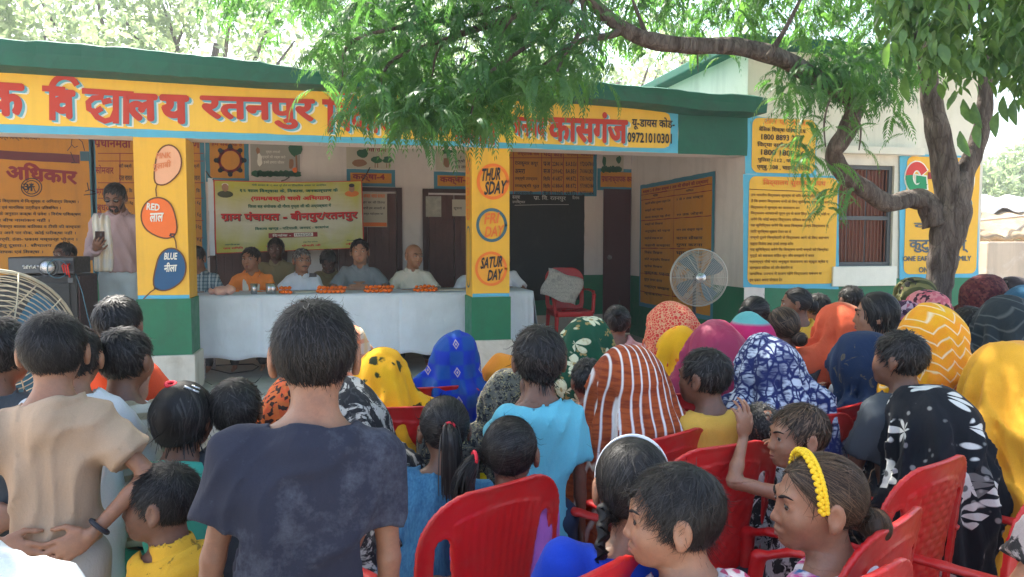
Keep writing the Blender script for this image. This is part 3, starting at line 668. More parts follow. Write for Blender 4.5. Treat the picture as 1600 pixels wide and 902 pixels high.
# big table of rules on the side wall
def yS(px): return onX(px, 451, XC).y
def zS(px, py): return onX(px, py, XC).z
b6 = empty('painted_notice', (0, 0, 0), 0, 'tall amber two column rules board on the veranda end wall behind the fan', 'wall painting')
ya, yb_ = yS(1116), yS(1000); z1 = zS(1116, 268); z0 = zS(1116, 502)
SXm = lambda y, z, d=0: (XC - d, y, z)
def sxsheet(nm_, a, b, c_, d_, mt, d): sheet(nm_, rc(a, b, c_, d_), SXm, mt, b6, d)
sxsheet('border', ya, yb_, z0 + .0, z1, m_blued, .012); sxsheet('panel', ya + .05, yb_ - .05, z0 + .05, z1 - .05, m_yeld, .016)
SXr = lambda y, z, d=0: (XC - d, ya + yb_ - y, z)       # so that text reads left to right
H = z1 - z0 - .1; zt2 = z1 - .05; W = yb_ - ya - .1
def st(t, u0, u1, v0, v1, mt=m_blk, bold=.02): letter('lettering', fixi(t), ya + .05 + W * u0, ya + .05 + W * u1, zt2 - H * v1, zt2 - H * v0, SXr, mt, b6, bold=bold, res=1, depth=.0195)
st('कक्षा 2 से लेकर कक्षा 5 तक की सीखने की दक्षताएं', .03, .96, .01, .05, m_mar, .03); st('भाषा', .2, .28, .065, .085); st('गणित', .68, .78, .065, .085)
sl_ = [('कहानी कविता सुनकर उत्तर देना', '1 से 9 तक संख्या'), ('शब्दों को पढ़ना', ''), ('सरल वाक्य पढ़ लेना', '99 तक जोड़ना'), ('शब्दों को लिखना', ''), ('अनुच्छेद को पढ़ना', '999 तक संख्या पढ़ना'), ('प्रश्नों को समझ कर हल', 'घटाना सीखना'), ('कहानी समझना', 'गुणा करना'), ('निबंध लिखना', 'भाग करना'), ('छोटे अनुच्छेद लिखना', 'माप तौल'), ('सुलेख लिखना', 'भिन्न'), ('पुस्तक पढ़ना', 'क्षेत्रफल'), ('शुद्ध वाचन करना', ''), ('शब्दार्थ समझना', 'दशमलव'), ('व्याकरण', '')]
for i, (a, b) in enumerate(sl_):
    v = .12 + i * .06
    st(a, .07, .47 if i % 2 == 0 else .36, v, v + .028)
    if b: st(b, .56, .9, v, v + .028)
for v in (.055, .1, .28, .52, .74, .9): sxsheet('ruled_lines', ya + .05, yb_ - .05, zt2 - H * v - .004, zt2 - H * v + .004, m_mar, .0205)
ymid = ya + yb_ - (ya + .05 + W * .52); sxsheet('ruled_lines', ymid - .004, ymid + .004, zt2 - H * .95, zt2 - H * .055, m_mar, .021)
# ---------------------------------------------------------------- signed distance modelling (smooth unions of tapered limbs -> one continuous mesh)
A = np.array
def smin(a, b, k):
    if k <= 0: return np.minimum(a, b)
    h = np.clip(.5 + .5 * (b - a) / k, 0, 1); return b * (1 - h) + a * h - k * h * (1 - h)
def d_ell(P, c, r):
    q = (P - A(c, dtype=np.float32)) / A(r, dtype=np.float32); k0 = np.sqrt((q * q).sum(-1)) + 1e-9
    q2 = q / A(r, dtype=np.float32); k1 = np.sqrt((q2 * q2).sum(-1)) + 1e-9; return k0 * (k0 - 1) / k1
def d_cap(P, a, b, ra, rb, sq=None):
    a = A(a, dtype=np.float32); b = A(b, dtype=np.float32); ab = b - a; pa = P - a
    t = np.clip((pa @ ab) / max(float(ab @ ab), 1e-9), 0, 1); q = pa - t[..., None] * ab
    if sq is not None: q = q / A(sq, dtype=np.float32)
    return np.sqrt((q * q).sum(-1)) - (ra + (rb - ra) * t)
def d_box(P, c, h, r=0):
    q = np.abs(P - A(c, dtype=np.float32)) - (A(h, dtype=np.float32) - r); return np.sqrt((np.maximum(q, 0) ** 2).sum(-1)) + np.minimum(q.max(-1), 0) - r
def wob(P, amp, freq, seed=0, n=5, squash=(1, 1, 1)):
    """cheap smooth noise"""
    rr = np.random.RandomState(seed); Q = P * A(squash, dtype=np.float32); s = 0
    for i in range(n):
        k = rr.normal(size=3); k = k / np.linalg.norm(k) * freq * (1 + .7 * i); s = s + np.sin(Q @ k.astype(np.float32) + rr.uniform(0, 6.28) + 1.3 * np.sin(Q @ (rr.normal(size=3).astype(np.float32) * freq * .5))) / (1 + .6 * i)
    return (amp * s).astype(np.float32)
def fold(P, amp, kvec, seed=0, warp=.04, wf=9, sharp=1.5):
    """cloth folds: ridges across kvec, wandering"""
    rr = np.random.RandomState(seed); ph = P @ A(kvec, dtype=np.float32) + wob(P, warp * np.linalg.norm(kvec), wf, seed + 5, 3)
    s = .5 + .5 * np.sin(ph); return (-amp * (s ** sharp) * (.55 + .45 * np.sin(P @ (rr.normal(size=3).astype(np.float32) * 7) + seed))).astype(np.float32)

def mesh_sdf(fn, lo, hi, h, slack=0.0):
    """narrow band surface nets"""
    lo = A(lo, dtype=np.float64); hi = A(hi, dtype=np.float64); B = 4; bs = B * h
    nb = np.maximum(1, np.ceil((hi - lo) / bs).astype(int))
    g = [lo[i] + (np.arange(nb[i]) + .5) * bs for i in range(3)]
    Pc = np.stack(np.meshgrid(*g, indexing='ij'), -1).reshape(-1, 3).astype(np.float32)
    dc = fn(Pc).reshape(nb); act = np.abs(dc) < bs * 1.05 + slack
    n = nb * B + 1
    D = np.repeat(np.repeat(np.repeat(np.where(dc < 0, -1, 1).astype(np.float32), B, 0), B, 1), B, 2)
    D = np.pad(D, ((0, 1),) * 3, mode='edge')
    M = np.zeros(n, dtype=bool); M[:-1, :-1, :-1] = np.repeat(np.repeat(np.repeat(act, B, 0), B, 1), B, 2)
    M[1:] |= M[:-1].copy(); M[:, 1:] |= M[:, :-1].copy(); M[:, :, 1:] |= M[:, :, :-1].copy()
    idx = np.nonzero(M); P = (np.stack(idx, -1) * h + lo).astype(np.float32)
    D[idx] = fn(P)
    D[0] = np.abs(D[0]) + 1e-4; D[-1] = np.abs(D[-1]) + 1e-4; D[:, 0] = np.abs(D[:, 0]) + 1e-4; D[:, -1] = np.abs(D[:, -1]) + 1e-4; D[:, :, 0] = np.abs(D[:, :, 0]) + 1e-4; D[:, :, -1] = np.abs(D[:, :, -1]) + 1e-4
    S = D < 0
    c = np.zeros(tuple(x - 1 for x in S.shape), dtype=np.uint8)
    for i in (0, 1):
        for j in (0, 1):
            for k in (0, 1): c += S[i:S.shape[0] - 1 + i, j:S.shape[1] - 1 + j, k:S.shape[2] - 1 + k]
    ci = np.nonzero((c > 0) & (c < 8)); m = len(ci[0])
    if m == 0: return np.zeros((0, 3)), np.zeros((0, 4), dtype=int)
    cid = np.full(c.shape, -1, dtype=np.int32); cid[ci] = np.arange(m)
    C = np.stack(ci, -1); val = {}
    for i in (0, 1):
        for j in (0, 1):
            for k in (0, 1): val[i, j, k] = D[C[:, 0] + i, C[:, 1] + j, C[:, 2] + k]
    acc = np.zeros((m, 3)); cnt = np.zeros(m)
    for ax in range(3):
        for u in (0, 1):
            for v in (0, 1):
                a = [u, v]; a.insert(ax, 0); b = [u, v]; b.insert(ax, 1)
                da, db = val[tuple(a)], val[tuple(b)]; x = (da < 0) != (db < 0)
                t = np.where(x, da / np.where(x, da - db, 1), 0); p = np.tile(A(a, dtype=float), (m, 1)); p[:, ax] = t
                acc += p * x[:, None]; cnt += x
    V = (C + acc / cnt[:, None]) * h + lo
    Fs = []
    for ax in range(3):
        s0 = [slice(None)] * 3; s1 = [slice(None)] * 3; s0[ax] = slice(0, -1); s1[ax] = slice(1, None)
        a_ = S[tuple(s0)]; b_ = S[tuple(s1)]; e = np.nonzero(a_ != b_); E = np.stack(e, -1)
        o1, o2 = [(1, 2), (2, 0), (0, 1)][ax]
        ok = (E[:, o1] > 0) & (E[:, o2] > 0) & (E[:, o1] < S.shape[o1] - 1) & (E[:, o2] < S.shape[o2] - 1); E = E[ok]
        q = []
        for d1, d2 in ((0, 0), (1, 0), (1, 1), (0, 1)):
            K = E.copy(); K[:, o1] -= d1; K[:, o2] -= d2; q.append(cid[K[:, 0], K[:, 1], K[:, 2]])
        q = np.stack(q, -1); ins = S[E[:, 0], E[:, 1], E[:, 2]]
        q[~ins] = q[~ins][:, ::-1]; Fs.append(q)
    F = np.concatenate(Fs); F = F[(F >= 0).all(1)]
    return V.astype(np.float32), F
def relax(V, F, it=1, w=.5):
    n = len(V)
    for _ in range(it):
        s = np.zeros((n, 3)); c = np.zeros(n)
        for a, b in ((0, 1), (1, 2), (2, 3), (3, 0)):
            for u, v in ((a, b), (b, a)):
                for k in range(3): s[:, k] += np.bincount(F[:, u], weights=V[F[:, v], k], minlength=n)
                c += np.bincount(F[:, u], minlength=n)
        V = V * (1 - w) + w * s / np.maximum(c, 1)[:, None]
    return V.astype(np.float32)
class Prims:
    """list of primitives blended in order; fn(P)"""
    def __init__(s): s.L = []; s.lo = A([1e9] * 3); s.hi = A([-1e9] * 3); s.disp = None
    def _b(s, lo, hi): s.lo = np.minimum(s.lo, lo); s.hi = np.maximum(s.hi, hi)
    def cap(s, a, b, ra, rb=None, k=.02, op='u', sq=None):
        rb = ra if rb is None else rb; a = A(a, float); b = A(b, float); r = max(ra, rb); rs = r * (max(sq) if sq is not None else 1)
        lo = np.minimum(a, b) - rs; hi = np.maximum(a, b) + rs
        if op == 'u': s._b(lo, hi)
        s.L.append((lambda P, a=a, b=b, ra=ra, rb=rb, sq=sq: d_cap(P, a, b, ra, rb, sq), k, op, lo, hi)); return s
    def ell(s, c, r, k=.02, op='u', M=None, o=(0, 0, 0)):
        """ellipsoid in frame M (3x3, columns = local axes), origin o"""
        c = A(c, float); r = A(r, float)
        if M is None: lo = c - r; hi = c + r; f = lambda P: d_ell(P, c, r)
        else:
            M = A(M, float); o = A(o, float); cw = M @ c + o; R_ = max(r); lo = cw - R_; hi = cw + R_
            f = lambda P: d_ell((P - cw.astype(np.float32)) @ M.astype(np.float32), (0, 0, 0), r)
        if op == 'u': s._b(lo, hi)
        s.L.append((f, k, op, lo, hi)); return s
    def fnp(s, f, lo, hi, k=.02, op='u'):
        lo = A(lo, float); hi = A(hi, float)
        if op == 'u': s._b(lo, hi)
        s.L.append((f, k, op, lo, hi)); return s
    def __call__(s, P):
        d = np.full(len(P), .35, dtype=np.float32)
        for f, k, op, lo, hi in s.L:
            mg = k + .05 if op == 'u' else k + .03
            m = ((P > lo - mg) & (P < hi + mg)).all(1)
            if op == 'i': m[:] = True
            if not m.any(): continue
            Q = P[m]; x = f(Q)
            if op == 'u': d[m] = smin(d[m], x, k)
            elif op == 's': d[m] = -smin(-d[m], x, k)
            elif op == 'i': d[m] = -smin(-d[m], -x, k)
        if s.disp is not None:
            m = np.abs(d) < .08
            if m.any(): d[m] += s.disp(P[m])
        return d
    def mesh(s, h, pad=.03, rx=1, clip=None):
        lo = s.lo - pad; hi = s.hi + pad
        if clip is not None: lo = np.maximum(lo, clip[0]); hi = np.minimum(hi, clip[1])
        V, F = mesh_sdf(s, lo, hi, h, .012 if s.disp is not None else 0)
        if rx and len(F): V = relax(V, F, rx)
        return V, F
def _mi(self, parts, h):
    if not self.L: return
    lo, hi = self.lo - .015, self.hi + .015; V, F = mesh_sdf(self, lo, hi, h)
    if len(F): parts.append((relax(V, F, 1, .35), F))
Prims.mesh_into = _mi
# ---------------------------------------------------------------- people
def skin_mat(name, col):
    if name in _mc: return _mc[name]
    s = N(name); n = s.noise(14, 4).outputs[0]; n2 = s.noise(90, 3).outputs[0]
    c = s.mix(s.step(n, .32, .68), col, (col[0] * .80, col[1] * .72, col[2] * .68)); c = s.mix(s.step(n2, .45, .8, 0, .45), c, (col[0] * 1.35, col[1] * 1.15, col[2] * 1.05)); c = s.mix(s.step(s.noise(420, 2).outputs[0], .55, .75, 0, .35), c, (col[0] * .6, col[1] * .5, col[2] * .5))
    _mc[name] = s.fin(c, s.step(n2, .3, .7, .38, .58), .42, s.bump(n2, .12, .002, s.bump(s.noise(400, 2).outputs[0], .12, .0006)), sss=.18); return _mc[name]
SK = [skin_mat('skin_brown', (.34, .175, .105)), skin_mat('skin_dark', (.20, .100, .062)), skin_mat('skin_light', (.40, .21, .125)), skin_mat('skin_deep', (.12, .062, .042)), skin_mat('skin_warm', (.36, .19, .115))]
def hair_mat(name, col, rough=.5):
    s = N(name); r_ = s.n('Attribute', attribute_name='shade').outputs['Fac']; n2 = s.noise(12, 3).outputs[0]
    c = s.mix(r_, tuple(x * .35 for x in col), tuple(x * 3.4 + .012 for x in col)); c = s.mix(s.step(n2, .4, .75, 0, .5), c, tuple(x * .6 for x in col))
    return s.fin(c, s.m('ADD', s.m('MULTIPLY', r_, -.15), rough + .08), .32, s.bump(s.noise(1, 3, s.map((260, 260, 20))).outputs[0], .35, .002))
m_hair = hair_mat('black_hair', (.012, .010, .009)); m_hairb = hair_mat('brown_hair', (.05, .028, .015)); m_hairg = hair_mat('grey_hair', (.10, .095, .09))
m_eye = flat('eye_white', (.34, .31, .27), .3, .4); m_iris = flat('iris_brown', (.03, .015, .008), .15, .6); m_lip = skin_mat('lip', (.26, .09, .07)); m_brow = flat('brow_hair', (.012, .009, .008), .7)

def fab(name, col, kind='plain', c2=(.8, .8, .8), c3=None, sc=1.0, rough=.88, sheen=.04, weave=1.0, ang=0.0, gloss=0.22):
    """woven cloth with printed or dyed patterns"""
    if name in _mc: return _mc[name]
    s = N(name); co = s.co(); big = s.noise(5, 4).outputs[0]; fine = s.noise(350, 2).outputs[0]
    k = s.m('ADD', s.m('MULTIPLY', s.m('SUBTRACT', big, .5), .35), s.m('ADD', s.m('MULTIPLY', s.m('SUBTRACT', fine, .5), .25), 1))
    x, y, z = s.sep(); base = col if len(col) == 4 else (*col, 1); c2 = (*c2, 1); c3 = (*c3, 1) if c3 else c2
    wn = s.noise(6, 2); wx = s.m('SUBTRACT', wn.outputs[0], .5)
    ca, sa = math.cos(ang), math.sin(ang)
    u = s.m('ADD', s.m('MULTIPLY', x, ca), s.m('MULTIPLY', z, sa)); v = s.m('SUBTRACT', s.m('MULTIPLY', z, ca), s.m('MULTIPLY', x, sa))
    def wave(t, per, duty, soft=.04): # 1 inside the stripe
        f = s.m('FRACT', s.m('DIVIDE', t, per)); return s.step(s.m('ABSOLUTE', s.m('SUBTRACT', f, .5)), duty / 2 - soft, duty / 2 + soft, 1, 0)
    def flower(scale, size, petals, rot=0, jitter=1.0, src=None):
        vv = s.n('TexVoronoi', {'Vector': src or co, 'Scale': scale, 'Randomness': jitter}); 
        d = s.n('VectorMath', {0: src or co, 1: vv.outputs['Position']}, operation='SUBTRACT').outputs[0]; a, b, c_ = s.sep(d)
        th = s.m('ARCTAN2', s.m('ADD', a, s.m('MULTIPLY', b, .5)), c_); pet = s.m('ADD', s.m('MULTIPLY', s.m('ABSOLUTE', s.m('COSINE', s.m('ADD', s.m('MULTIPLY', th, petals / 2), rot))), .62), .38)
        dist = s.m('MULTIPLY', vv.outputs['Distance'], 1.0); rr = s.m('MULTIPLY', pet, size)
        return s.step(s.m('SUBTRACT', dist, rr), -.02, .02, 1, 0), s.step(dist, size * .20, size * .26, 1, 0), vv
    c = base
    if kind == 'stripes': c = s.mix(wave(s.m('ADD', u, s.m('MULTIPLY', wx, .02 * sc)), .04 * sc, .5), c, c2)
    elif kind == 'hstripes': c = s.mix(wave(s.m('ADD', z, s.m('MULTIPLY', wx, .006)), .055 * sc, .45, .05), c, c2)
    elif kind == 'leheriya':
        c = s.mix(s.step(s.noise(30, 3, s.map((.4, .4, 3))).outputs[0], .42, .62), c, c3)
        # stripes fan out from the crown of the head
        an = s.m('ARCTAN2', s.m('SUBTRACT', x, 0), s.m('SUBTRACT', 1.62, z)); c = s.mix(wave(s.m('ADD', s.m('MULTIPLY', an, 1), s.m('MULTIPLY', wx, .012)), .052 * sc, .20, .05), c, c2)
    elif kind == 'floral':
        f1, ctr, vv = flower(9 / sc, .52, 5); f2, ctr2, vv2 = flower(19 / sc, .42, 4, 1.2)
        c = s.mix(s.m('MULTIPLY', f2, .8), c, c3); c = s.mix(f1, c, c2); c = s.mix(s.m('MULTIPLY', ctr, .9), c, c3)
        c = s.mix(s.m('MULTIPLY', f1, s.step(s.noise(60).outputs[0], .5, .7, 0, .55)), c, c3)
    elif kind == 'bigflower':
        f1, ctr, vv = flower(7.0 / sc, .44, 7, .4); f0 = s.step(s.sep(vv.outputs['Color'])[0], .22, .28, 0, 1); dots = s.step(s.n('TexVoronoi', {'Vector': co, 'Scale': 16 / sc}).outputs['Distance'], .13, .2, 1, 0)
        c = s.mix(s.m('MULTIPLY', dots, .35), c, c2); c = s.mix(s.m('MULTIPLY', f1, f0), c, c2); c = s.mix(s.m('MULTIPLY', s.m('MULTIPLY', ctr, f0), .8), c, base)
    elif kind == 'spots':
        vv = s.n('TexVoronoi', {'Vector': s.n('VectorMath', {0: co, 1: s.n('VectorMath', {0: s.noise(22).outputs['Color'], 1: (.045, .045, .045)}, operation='MULTIPLY').outputs[0]}, operation='ADD').outputs[0], 'Scale': 11 / sc}); pick = s.sep(vv.outputs['Color'])[0]
        c = s.mix(s.step(s.noise(4, 2).outputs[0], .45, .65), c, c3); c = s.mix(s.m('MULTIPLY', s.step(vv.outputs['Distance'], .30, .36, 1, 0), s.step(pick, .35, .4)), c, c2)
    elif kind == 'check':
        a = wave(u, .13 * sc, .5); b = wave(v, .13 * sc, .5); c = s.mix(s.m('ABSOLUTE', s.m('SUBTRACT', a, b)), c, c2)
        # diamonds
        du = s.m('ABSOLUTE', s.m('SUBTRACT', s.m('FRACT', s.m('DIVIDE', u, .13 * sc)), .5)); dv = s.m('ABSOLUTE', s.m('SUBTRACT', s.m('FRACT', s.m('DIVIDE', v, .13 * sc)), .5))
        dm = s.m('ADD', s.m('MULTIPLY', du, 1.5), dv); c = s.mix(s.m('MULTIPLY', s.step(dm, .17, .19, 1, 0), s.step(dm, .11, .13)), c, c3); c = s.mix(s.step(dm, .05, .07, 1, 0), c, c3)
    elif kind == 'plaid':
        a = wave(u, .035 * sc, .28); b = wave(v, .035 * sc, .28); c = s.mix(s.m('MULTIPLY', a, .75), c, c2); c = s.mix(s.m('MULTIPLY', b, .75), c, c2)
        c = s.mix(s.m('MULTIPLY', wave(u, .07 * sc, .12), .8), c, c3)
    elif kind == 'zigzag':
        tri = s.m('MULTIPLY', s.m('ABSOLUTE', s.m('SUBTRACT', s.m('FRACT', s.m('DIVIDE', u, .07 * sc)), .5)), .07 * sc)
        t = s.m('ADD', s.m('ADD', v, tri), s.m('MULTIPLY', wx, .015)); c = s.mix(s.step(big, .4, .62), c, c3); c = s.mix(s.m('MULTIPLY', wave(t, .042 * sc, .15, .05), .85), c, c2)
    elif kind == 'batik':
        vv = s.n('TexVoronoi', {'Vector': s.n('VectorMath', {0: s.map((26 / sc, 26 / sc, 15 / sc)), 1: s.n('VectorMath', {0: s.noise(9).outputs['Color'], 1: (1.6, 1.6, 1.6)}, operation='MULTIPLY').outputs[0]}, operation='ADD').outputs[0], 'Scale': 1}, feature='DISTANCE_TO_EDGE')
        m_ = s.m('MULTIPLY', s.step(vv.outputs[0], .06, .16), s.step(s.noise(70, 4, s.map((.4, .4, 1.6))).outputs[0], .38, .55)); c = s.mix(m_, c, c2)
        c = s.mix(s.step(s.noise(7, 2).outputs[0], .55, .66, 0, .8), c, base)
    elif kind == 'paisley':
        n_ = s.noise(16 / sc, 6, dist=2.5, rough=.6).outputs[0]; c = s.mix(s.step(n_, .5, .54), c, c2); n2_ = s.noise(38 / sc, 4, dist=3).outputs[0]; c = s.mix(s.step(n2_, .58, .62), c, c3)
    elif kind == 'speckle':
        vv = s.n('TexVoronoi', {'Vector': co, 'Scale': 75 / sc}); p = s.sep(vv.outputs['Color']); c = s.mix(s.step(p[0], .45, .5), c, c2); c = s.mix(s.step(p[1], .72, .76), c, c3)
    elif kind == 'lattice':
        vv = s.n('TexVoronoi', {'Vector': co, 'Scale': 60 / sc}, feature='DISTANCE_TO_EDGE'); c = s.mix(s.step(vv.outputs[0], .07, .14, .85, 0), c, c2)
    elif kind == 'tiedye':
        c = s.mix(s.step(s.noise(9 / sc, 3, dist=1).outputs[0], .45, .55), c, c2); c = s.mix(s.step(s.noise(7 / sc, 3, s.map(loc=(3, 1, 2)), dist=1.4).outputs[0], .56, .63), c, c3)
    elif kind == 'dust': c = s.mix(s.step(s.noise(6, 6, s.map(loc=(.3, 0, .1)), rough=.75).outputs[0], .5, .75, 0, .55), c, c2)
    elif kind == 'denim': c = s.mix(s.step(s.noise(160, 3, s.map((1, 1, .25))).outputs[0], .3, .75), c, c2)
    elif kind == 'border': c = s.mix(s.step(u, -.01 * sc, .01 * sc), c, c2)
    elif kind == 'oval':
        f1, ctr, vv = flower(7 / sc, .3, 3); pick = s.sep(vv.outputs['Color'])[0]; c = s.mix(s.m('MULTIPLY', f1, s.step(pick, .6, .65)), c, c2); c = s.mix(s.m('MULTIPLY', s.step(s.noise(30 / sc, 4, dist=1).outputs[0], .62, .66), .7), c, c3)
    c = s.mix(1.0, c, s.n('CombineColor', {0: k, 1: k, 2: k}).outputs[0], 'MULTIPLY')
    nb = s.bump(s.noise(14, 4, s.map((1, 1, .35)), dist=.6).outputs[0], .35 * weave, .02); nb = s.bump(fine, .25, .0012, nb)
    _mc[name] = s.fin(c, rough, gloss, nb, sheen=sheen); return _mc[name]

_HC = (0, -.012, .025)
def rot3(yaw, pitch=0, roll=0):
    """head turn: yaw>0 turns to its left (-X when facing +Y), pitch>0 looks down"""
    return A(Matrix.Rotation(yaw, 3, 'Z') @ Matrix.Rotation(-pitch, 3, 'X') @ Matrix.Rotation(roll, 3, 'Y'))
def head_prims(P, M, o, s, face=1, jaw=1.0, nose=1.0):
    def E(c, r, k=.02, op='u'): P.ell(A(c) * s, A(r) * s, k * s, op, M, o)
    def Cp(a, b, ra, rb, k=.01, op='u'): P.cap(M @ (A(a) * s) + o, M @ (A(b) * s) + o, ra * s, rb * s, k * s, op)
    E(_HC, (.076, .091, .083)); E((0, .028, -.035), (.056 * jaw, .060, .070), .03); E((0, .062, -.078), (.026 * jaw, .022, .020), .025)
    for sx in (-1, 1):
        E((sx * .030, .055, -.030), (.025, .027, .028), .02)
        E((sx * .081, -.008, -.006), (.0085, .020, .032), .006)
        if face: E((sx * .088, -.002, -.004), (.006, .010, .019), .006, 's')
        E((sx * .077, -.004, -.034), (.008, .010, .010), .006)
    if face:
        Cp((-.034, .077, .020), (.034, .077, .020), .011, .011, .014)
        for sx in (-1, 1):
            E((sx * .031, .092, .002), (.0175, .016, .011), .012, 's')
            E((sx * .031, .071, .003), (.0150, .0150, .0135), .003)
            E((sx * .031, .0885, .0015), (.0120, .010, .0040), .003, 's')
        Cp((0, .079, .012), (0, .093 * nose, -.026), .0065, .0085, .014); E((0, .0955 * nose, -.033), (.0100, .0105, .0088), .007)
        for sx in (-1, 1): E((sx * .011, .088, -.037), (.0076, .010, .0072), .007); E((sx * .006, .093, -.0445), (.0035, .005, .003), .003, 's')
        E((0, .082, -.0595), (.024, .0135, .0072), .007); E((0, .080, -.0700), (.019, .0135, .0078), .007); E((0, .096, -.0645), (.022, .009, .0018), .002, 's')
        E((0, .088, -.080), (.016, .006, .004), .006, 's')
def person_children(root, M, o, s, face, skin, brow=1, mustache=0, glasses=0, beard=0, nm=''):
    def T(p): return tuple(M @ (A(p) * s) + o)
    def ellm(c, r, n=12):
        b = MB().ball((0, 0, 0), 1, n); V = [(T((c[0] + v[0] * r[0], c[1] + v[1] * r[1], c[2] + v[2] * r[2]))) for v in b.v]; b.v = V; return b
    if face:
        for sx in (-1, 1):
            e = ellm((sx * .031, .0725, .0012), (.0128, .0128, .0118)).build('eye', m_eye, root, True)
            ellm((sx * .031 - face * .004, .0818, .0012), (.0058, .0040, .0058)).build('iris', m_iris, e, True)
        for sx in (-1, 1):
            pts = [T((sx * (.013 + .038 * t), .0905 - .017 * t * t, .0175 + .008 * math.sin(t * 2.4))) for t in (0, .25, .5, .75, 1)]
            MB().tube(pts, [.0028 * s, .0036 * s, .0034 * s, .0026 * s, .001 * s], 6).build('eyebrow', m_brow, root, True)
            pts = [T((sx * .031 + .0135 * math.cos(a), .0862 - abs(math.cos(a)) * .006, .0018 + .0052 * math.sin(a))) for a in [R(x) for x in (5, 40, 75, 105, 140, 175)]]
            MB().tube(pts, .0009 * s, 4).build('eyelash', m_brow, root, True)
        lp = MB()
        for (z, h_, wd) in ((-.0600, .0052, .0225), (-.0695, .0056, .018)):
            b = MB().ball((0, 0, 0), 1, 12); V = [T((v[0] * wd, .0865 + v[1] * .0095 - abs(v[0]) ** 2 * .007, z + v[2] * h_)) for v in b.v]; lp.add(V, b.f)
        lp.build('lips', m_lip, root, True)
        if beard:
            Bd = Prims(); Bd.ell((0, .028, -.040), (.0600, .0640, .0720), .03); Bd.ell((0, .062, -.082), (.030, .027, .026), .025); Bd.fnp(lambda P: np.maximum(np.maximum(P[:, 2] + .034 + .25 * np.abs(P[:, 1] - .03) * (P[:, 1] > .03), .004 - P[:, 1]), 0), (-1,) * 3, (1,) * 3, .004, 'i'); Bd.ell((0, .09, -.064), (.022, .03, .011), .004, 's')
            Bd.disp = lambda P: wob(P, .0016, 160, 3, 3); V_, F_b = Bd.mesh(.0045, .01, 1); link('beard', mesh_from('beard', V_ * s @ M.T + o, F_b, True), m_brow, root)
        if mustache:
            MB().tube([T((x, .0955 - abs(x) * .35, -.0515 - abs(x) * .15)) for x in (-.028, -.015, 0, .015, .028)], [.002 * s, .006 * s, .0055 * s, .006 * s, .002 * s], 6).build('moustache', m_hairg if mustache == 2 else m_brow, root, True)
        if glasses:
            g_ = MB()
            for sx in (-1, 1):
                g_.tube([T((sx * .032 + .019 * math.cos(a), .100, .001 + .013 * math.sin(a))) for a in [R(x * 30) for x in range(12)]], .0012 * s, 5, closed=True)
                g_.tube([T((sx * .051, .100, .003)), T((sx * .074, .060, .004)), T((sx * .078, .0, .004))], .0012 * s, 5)
            g_.tube([T((-.013, .100, .003)), T((.013, .100, .003))], .0012 * s, 5); g_.build('spectacles', m_gry if glasses < 2 else m_brow, root, True)
            if glasses == 2:
                for sx in (-1, 1): ellm((sx * .032, .100, .001), (.019, .002, .0125)).build('dark_lens', flat('dark_lens', (.01, .01, .01), .1, .6), root, True)
def hline(y, z, front=.068):
    """>0 on the face side of the hairline"""
    return np.maximum(.8 * (y - front) - .6 * (z - .062), np.where(z < .012, .72 * (y - .016) - .70 * z, -1))
def hairline(p, front=.068, top=.062, nape=-.072): return (hline(p[:, 1], p[:, 2], front) < 0) & (p[:, 2] > nape)
def strands(n, K, L, w, gfun, seed, lift=.05, front=.068, nape=-.085, rs=(.080, .0955, .088), liftr=.06, top=.062, keep=None, jit=.25, push=True, tipw=.25):
    """hair strands in head-local units -> (V,F)"""
    rr = np.random.RandomState(seed); c = A(_HC); r = A(rs)
    d = rr.normal(size=(n * 3, 3)); d /= np.linalg.norm(d, axis=1)[:, None]; p = c + d * r
    ok = hairline(p, front, top, nape)
    if keep is not None: ok &= keep(p)
    p = p[ok][:n]; n = len(p); pts = [p]; lf = 1 + lift * rr.uniform(.15, 1, n) ** 1.3 ; Ls = L * rr.uniform(.6, 1.1, n); jt = rr.normal(size=(n, 3)) * jit
    cl = np.round(p * 22) ; jt += .6 * jit * np.sin(cl @ A([[12.9, 78.2, 37.7], [39.3, 11.1, 83.1], [21.7, 57.3, 9.9]])) # strands near each other clump
    q = p.copy(); nrm0 = None
    for i in range(K - 1):
        nn = (q - c) / r ** 2; nn /= np.linalg.norm(nn, axis=1)[:, None]
        if nrm0 is None: nrm0 = nn.copy()
        g = gfun(q, nn, i / (K - 1)) + jt * (.6 + i / K); 
        inside = np.linalg.norm((q - c) / r, axis=1) < 1.25
        tt = np.where(inside[:, None], g - nn * ((g * nn).sum(1))[:, None] * .9, g); tt /= np.linalg.norm(tt, axis=1)[:, None] + 1e-9
        q = q + tt * (Ls / (K - 1))[:, None]
        if push:
            e = (q - c) / r; ln = np.linalg.norm(e, axis=1); tgt = 1 + (lf - 1) * (i + 1) / (K - 1)
            f = np.where(ln < tgt, tgt / np.maximum(ln, 1e-6), 1); q = c + (q - c) * f[:, None]
        pts.append(q)
    return ribbon(np.stack(pts, 1), w, tipw)
def ribbon(S, w, tipw=.25, c=A(_HC)):
    """S (n,K,3) strand points"""
    n, K, _ = S.shape; t = np.gradient(S, axis=1); t /= np.linalg.norm(t, axis=2)[..., None] + 1e-9
    nn = S - c; nn /= np.linalg.norm(nn, axis=2)[..., None] + 1e-9; b = np.cross(t, nn); b /= np.linalg.norm(b, axis=2)[..., None] + 1e-9
    ww = w * (1 - (1 - tipw) * np.linspace(0, 1, K) ** 1.5)[None, :, None]
    V = np.stack([S - b * ww / 2, S + b * ww / 2], 2).reshape(-1, 3)
    i = np.arange(n)[:, None] * K * 2 + np.arange(K - 1)[None] * 2; i = i.reshape(-1)
    return V, np.stack([i, i + 1, i + 3, i + 2], 1)
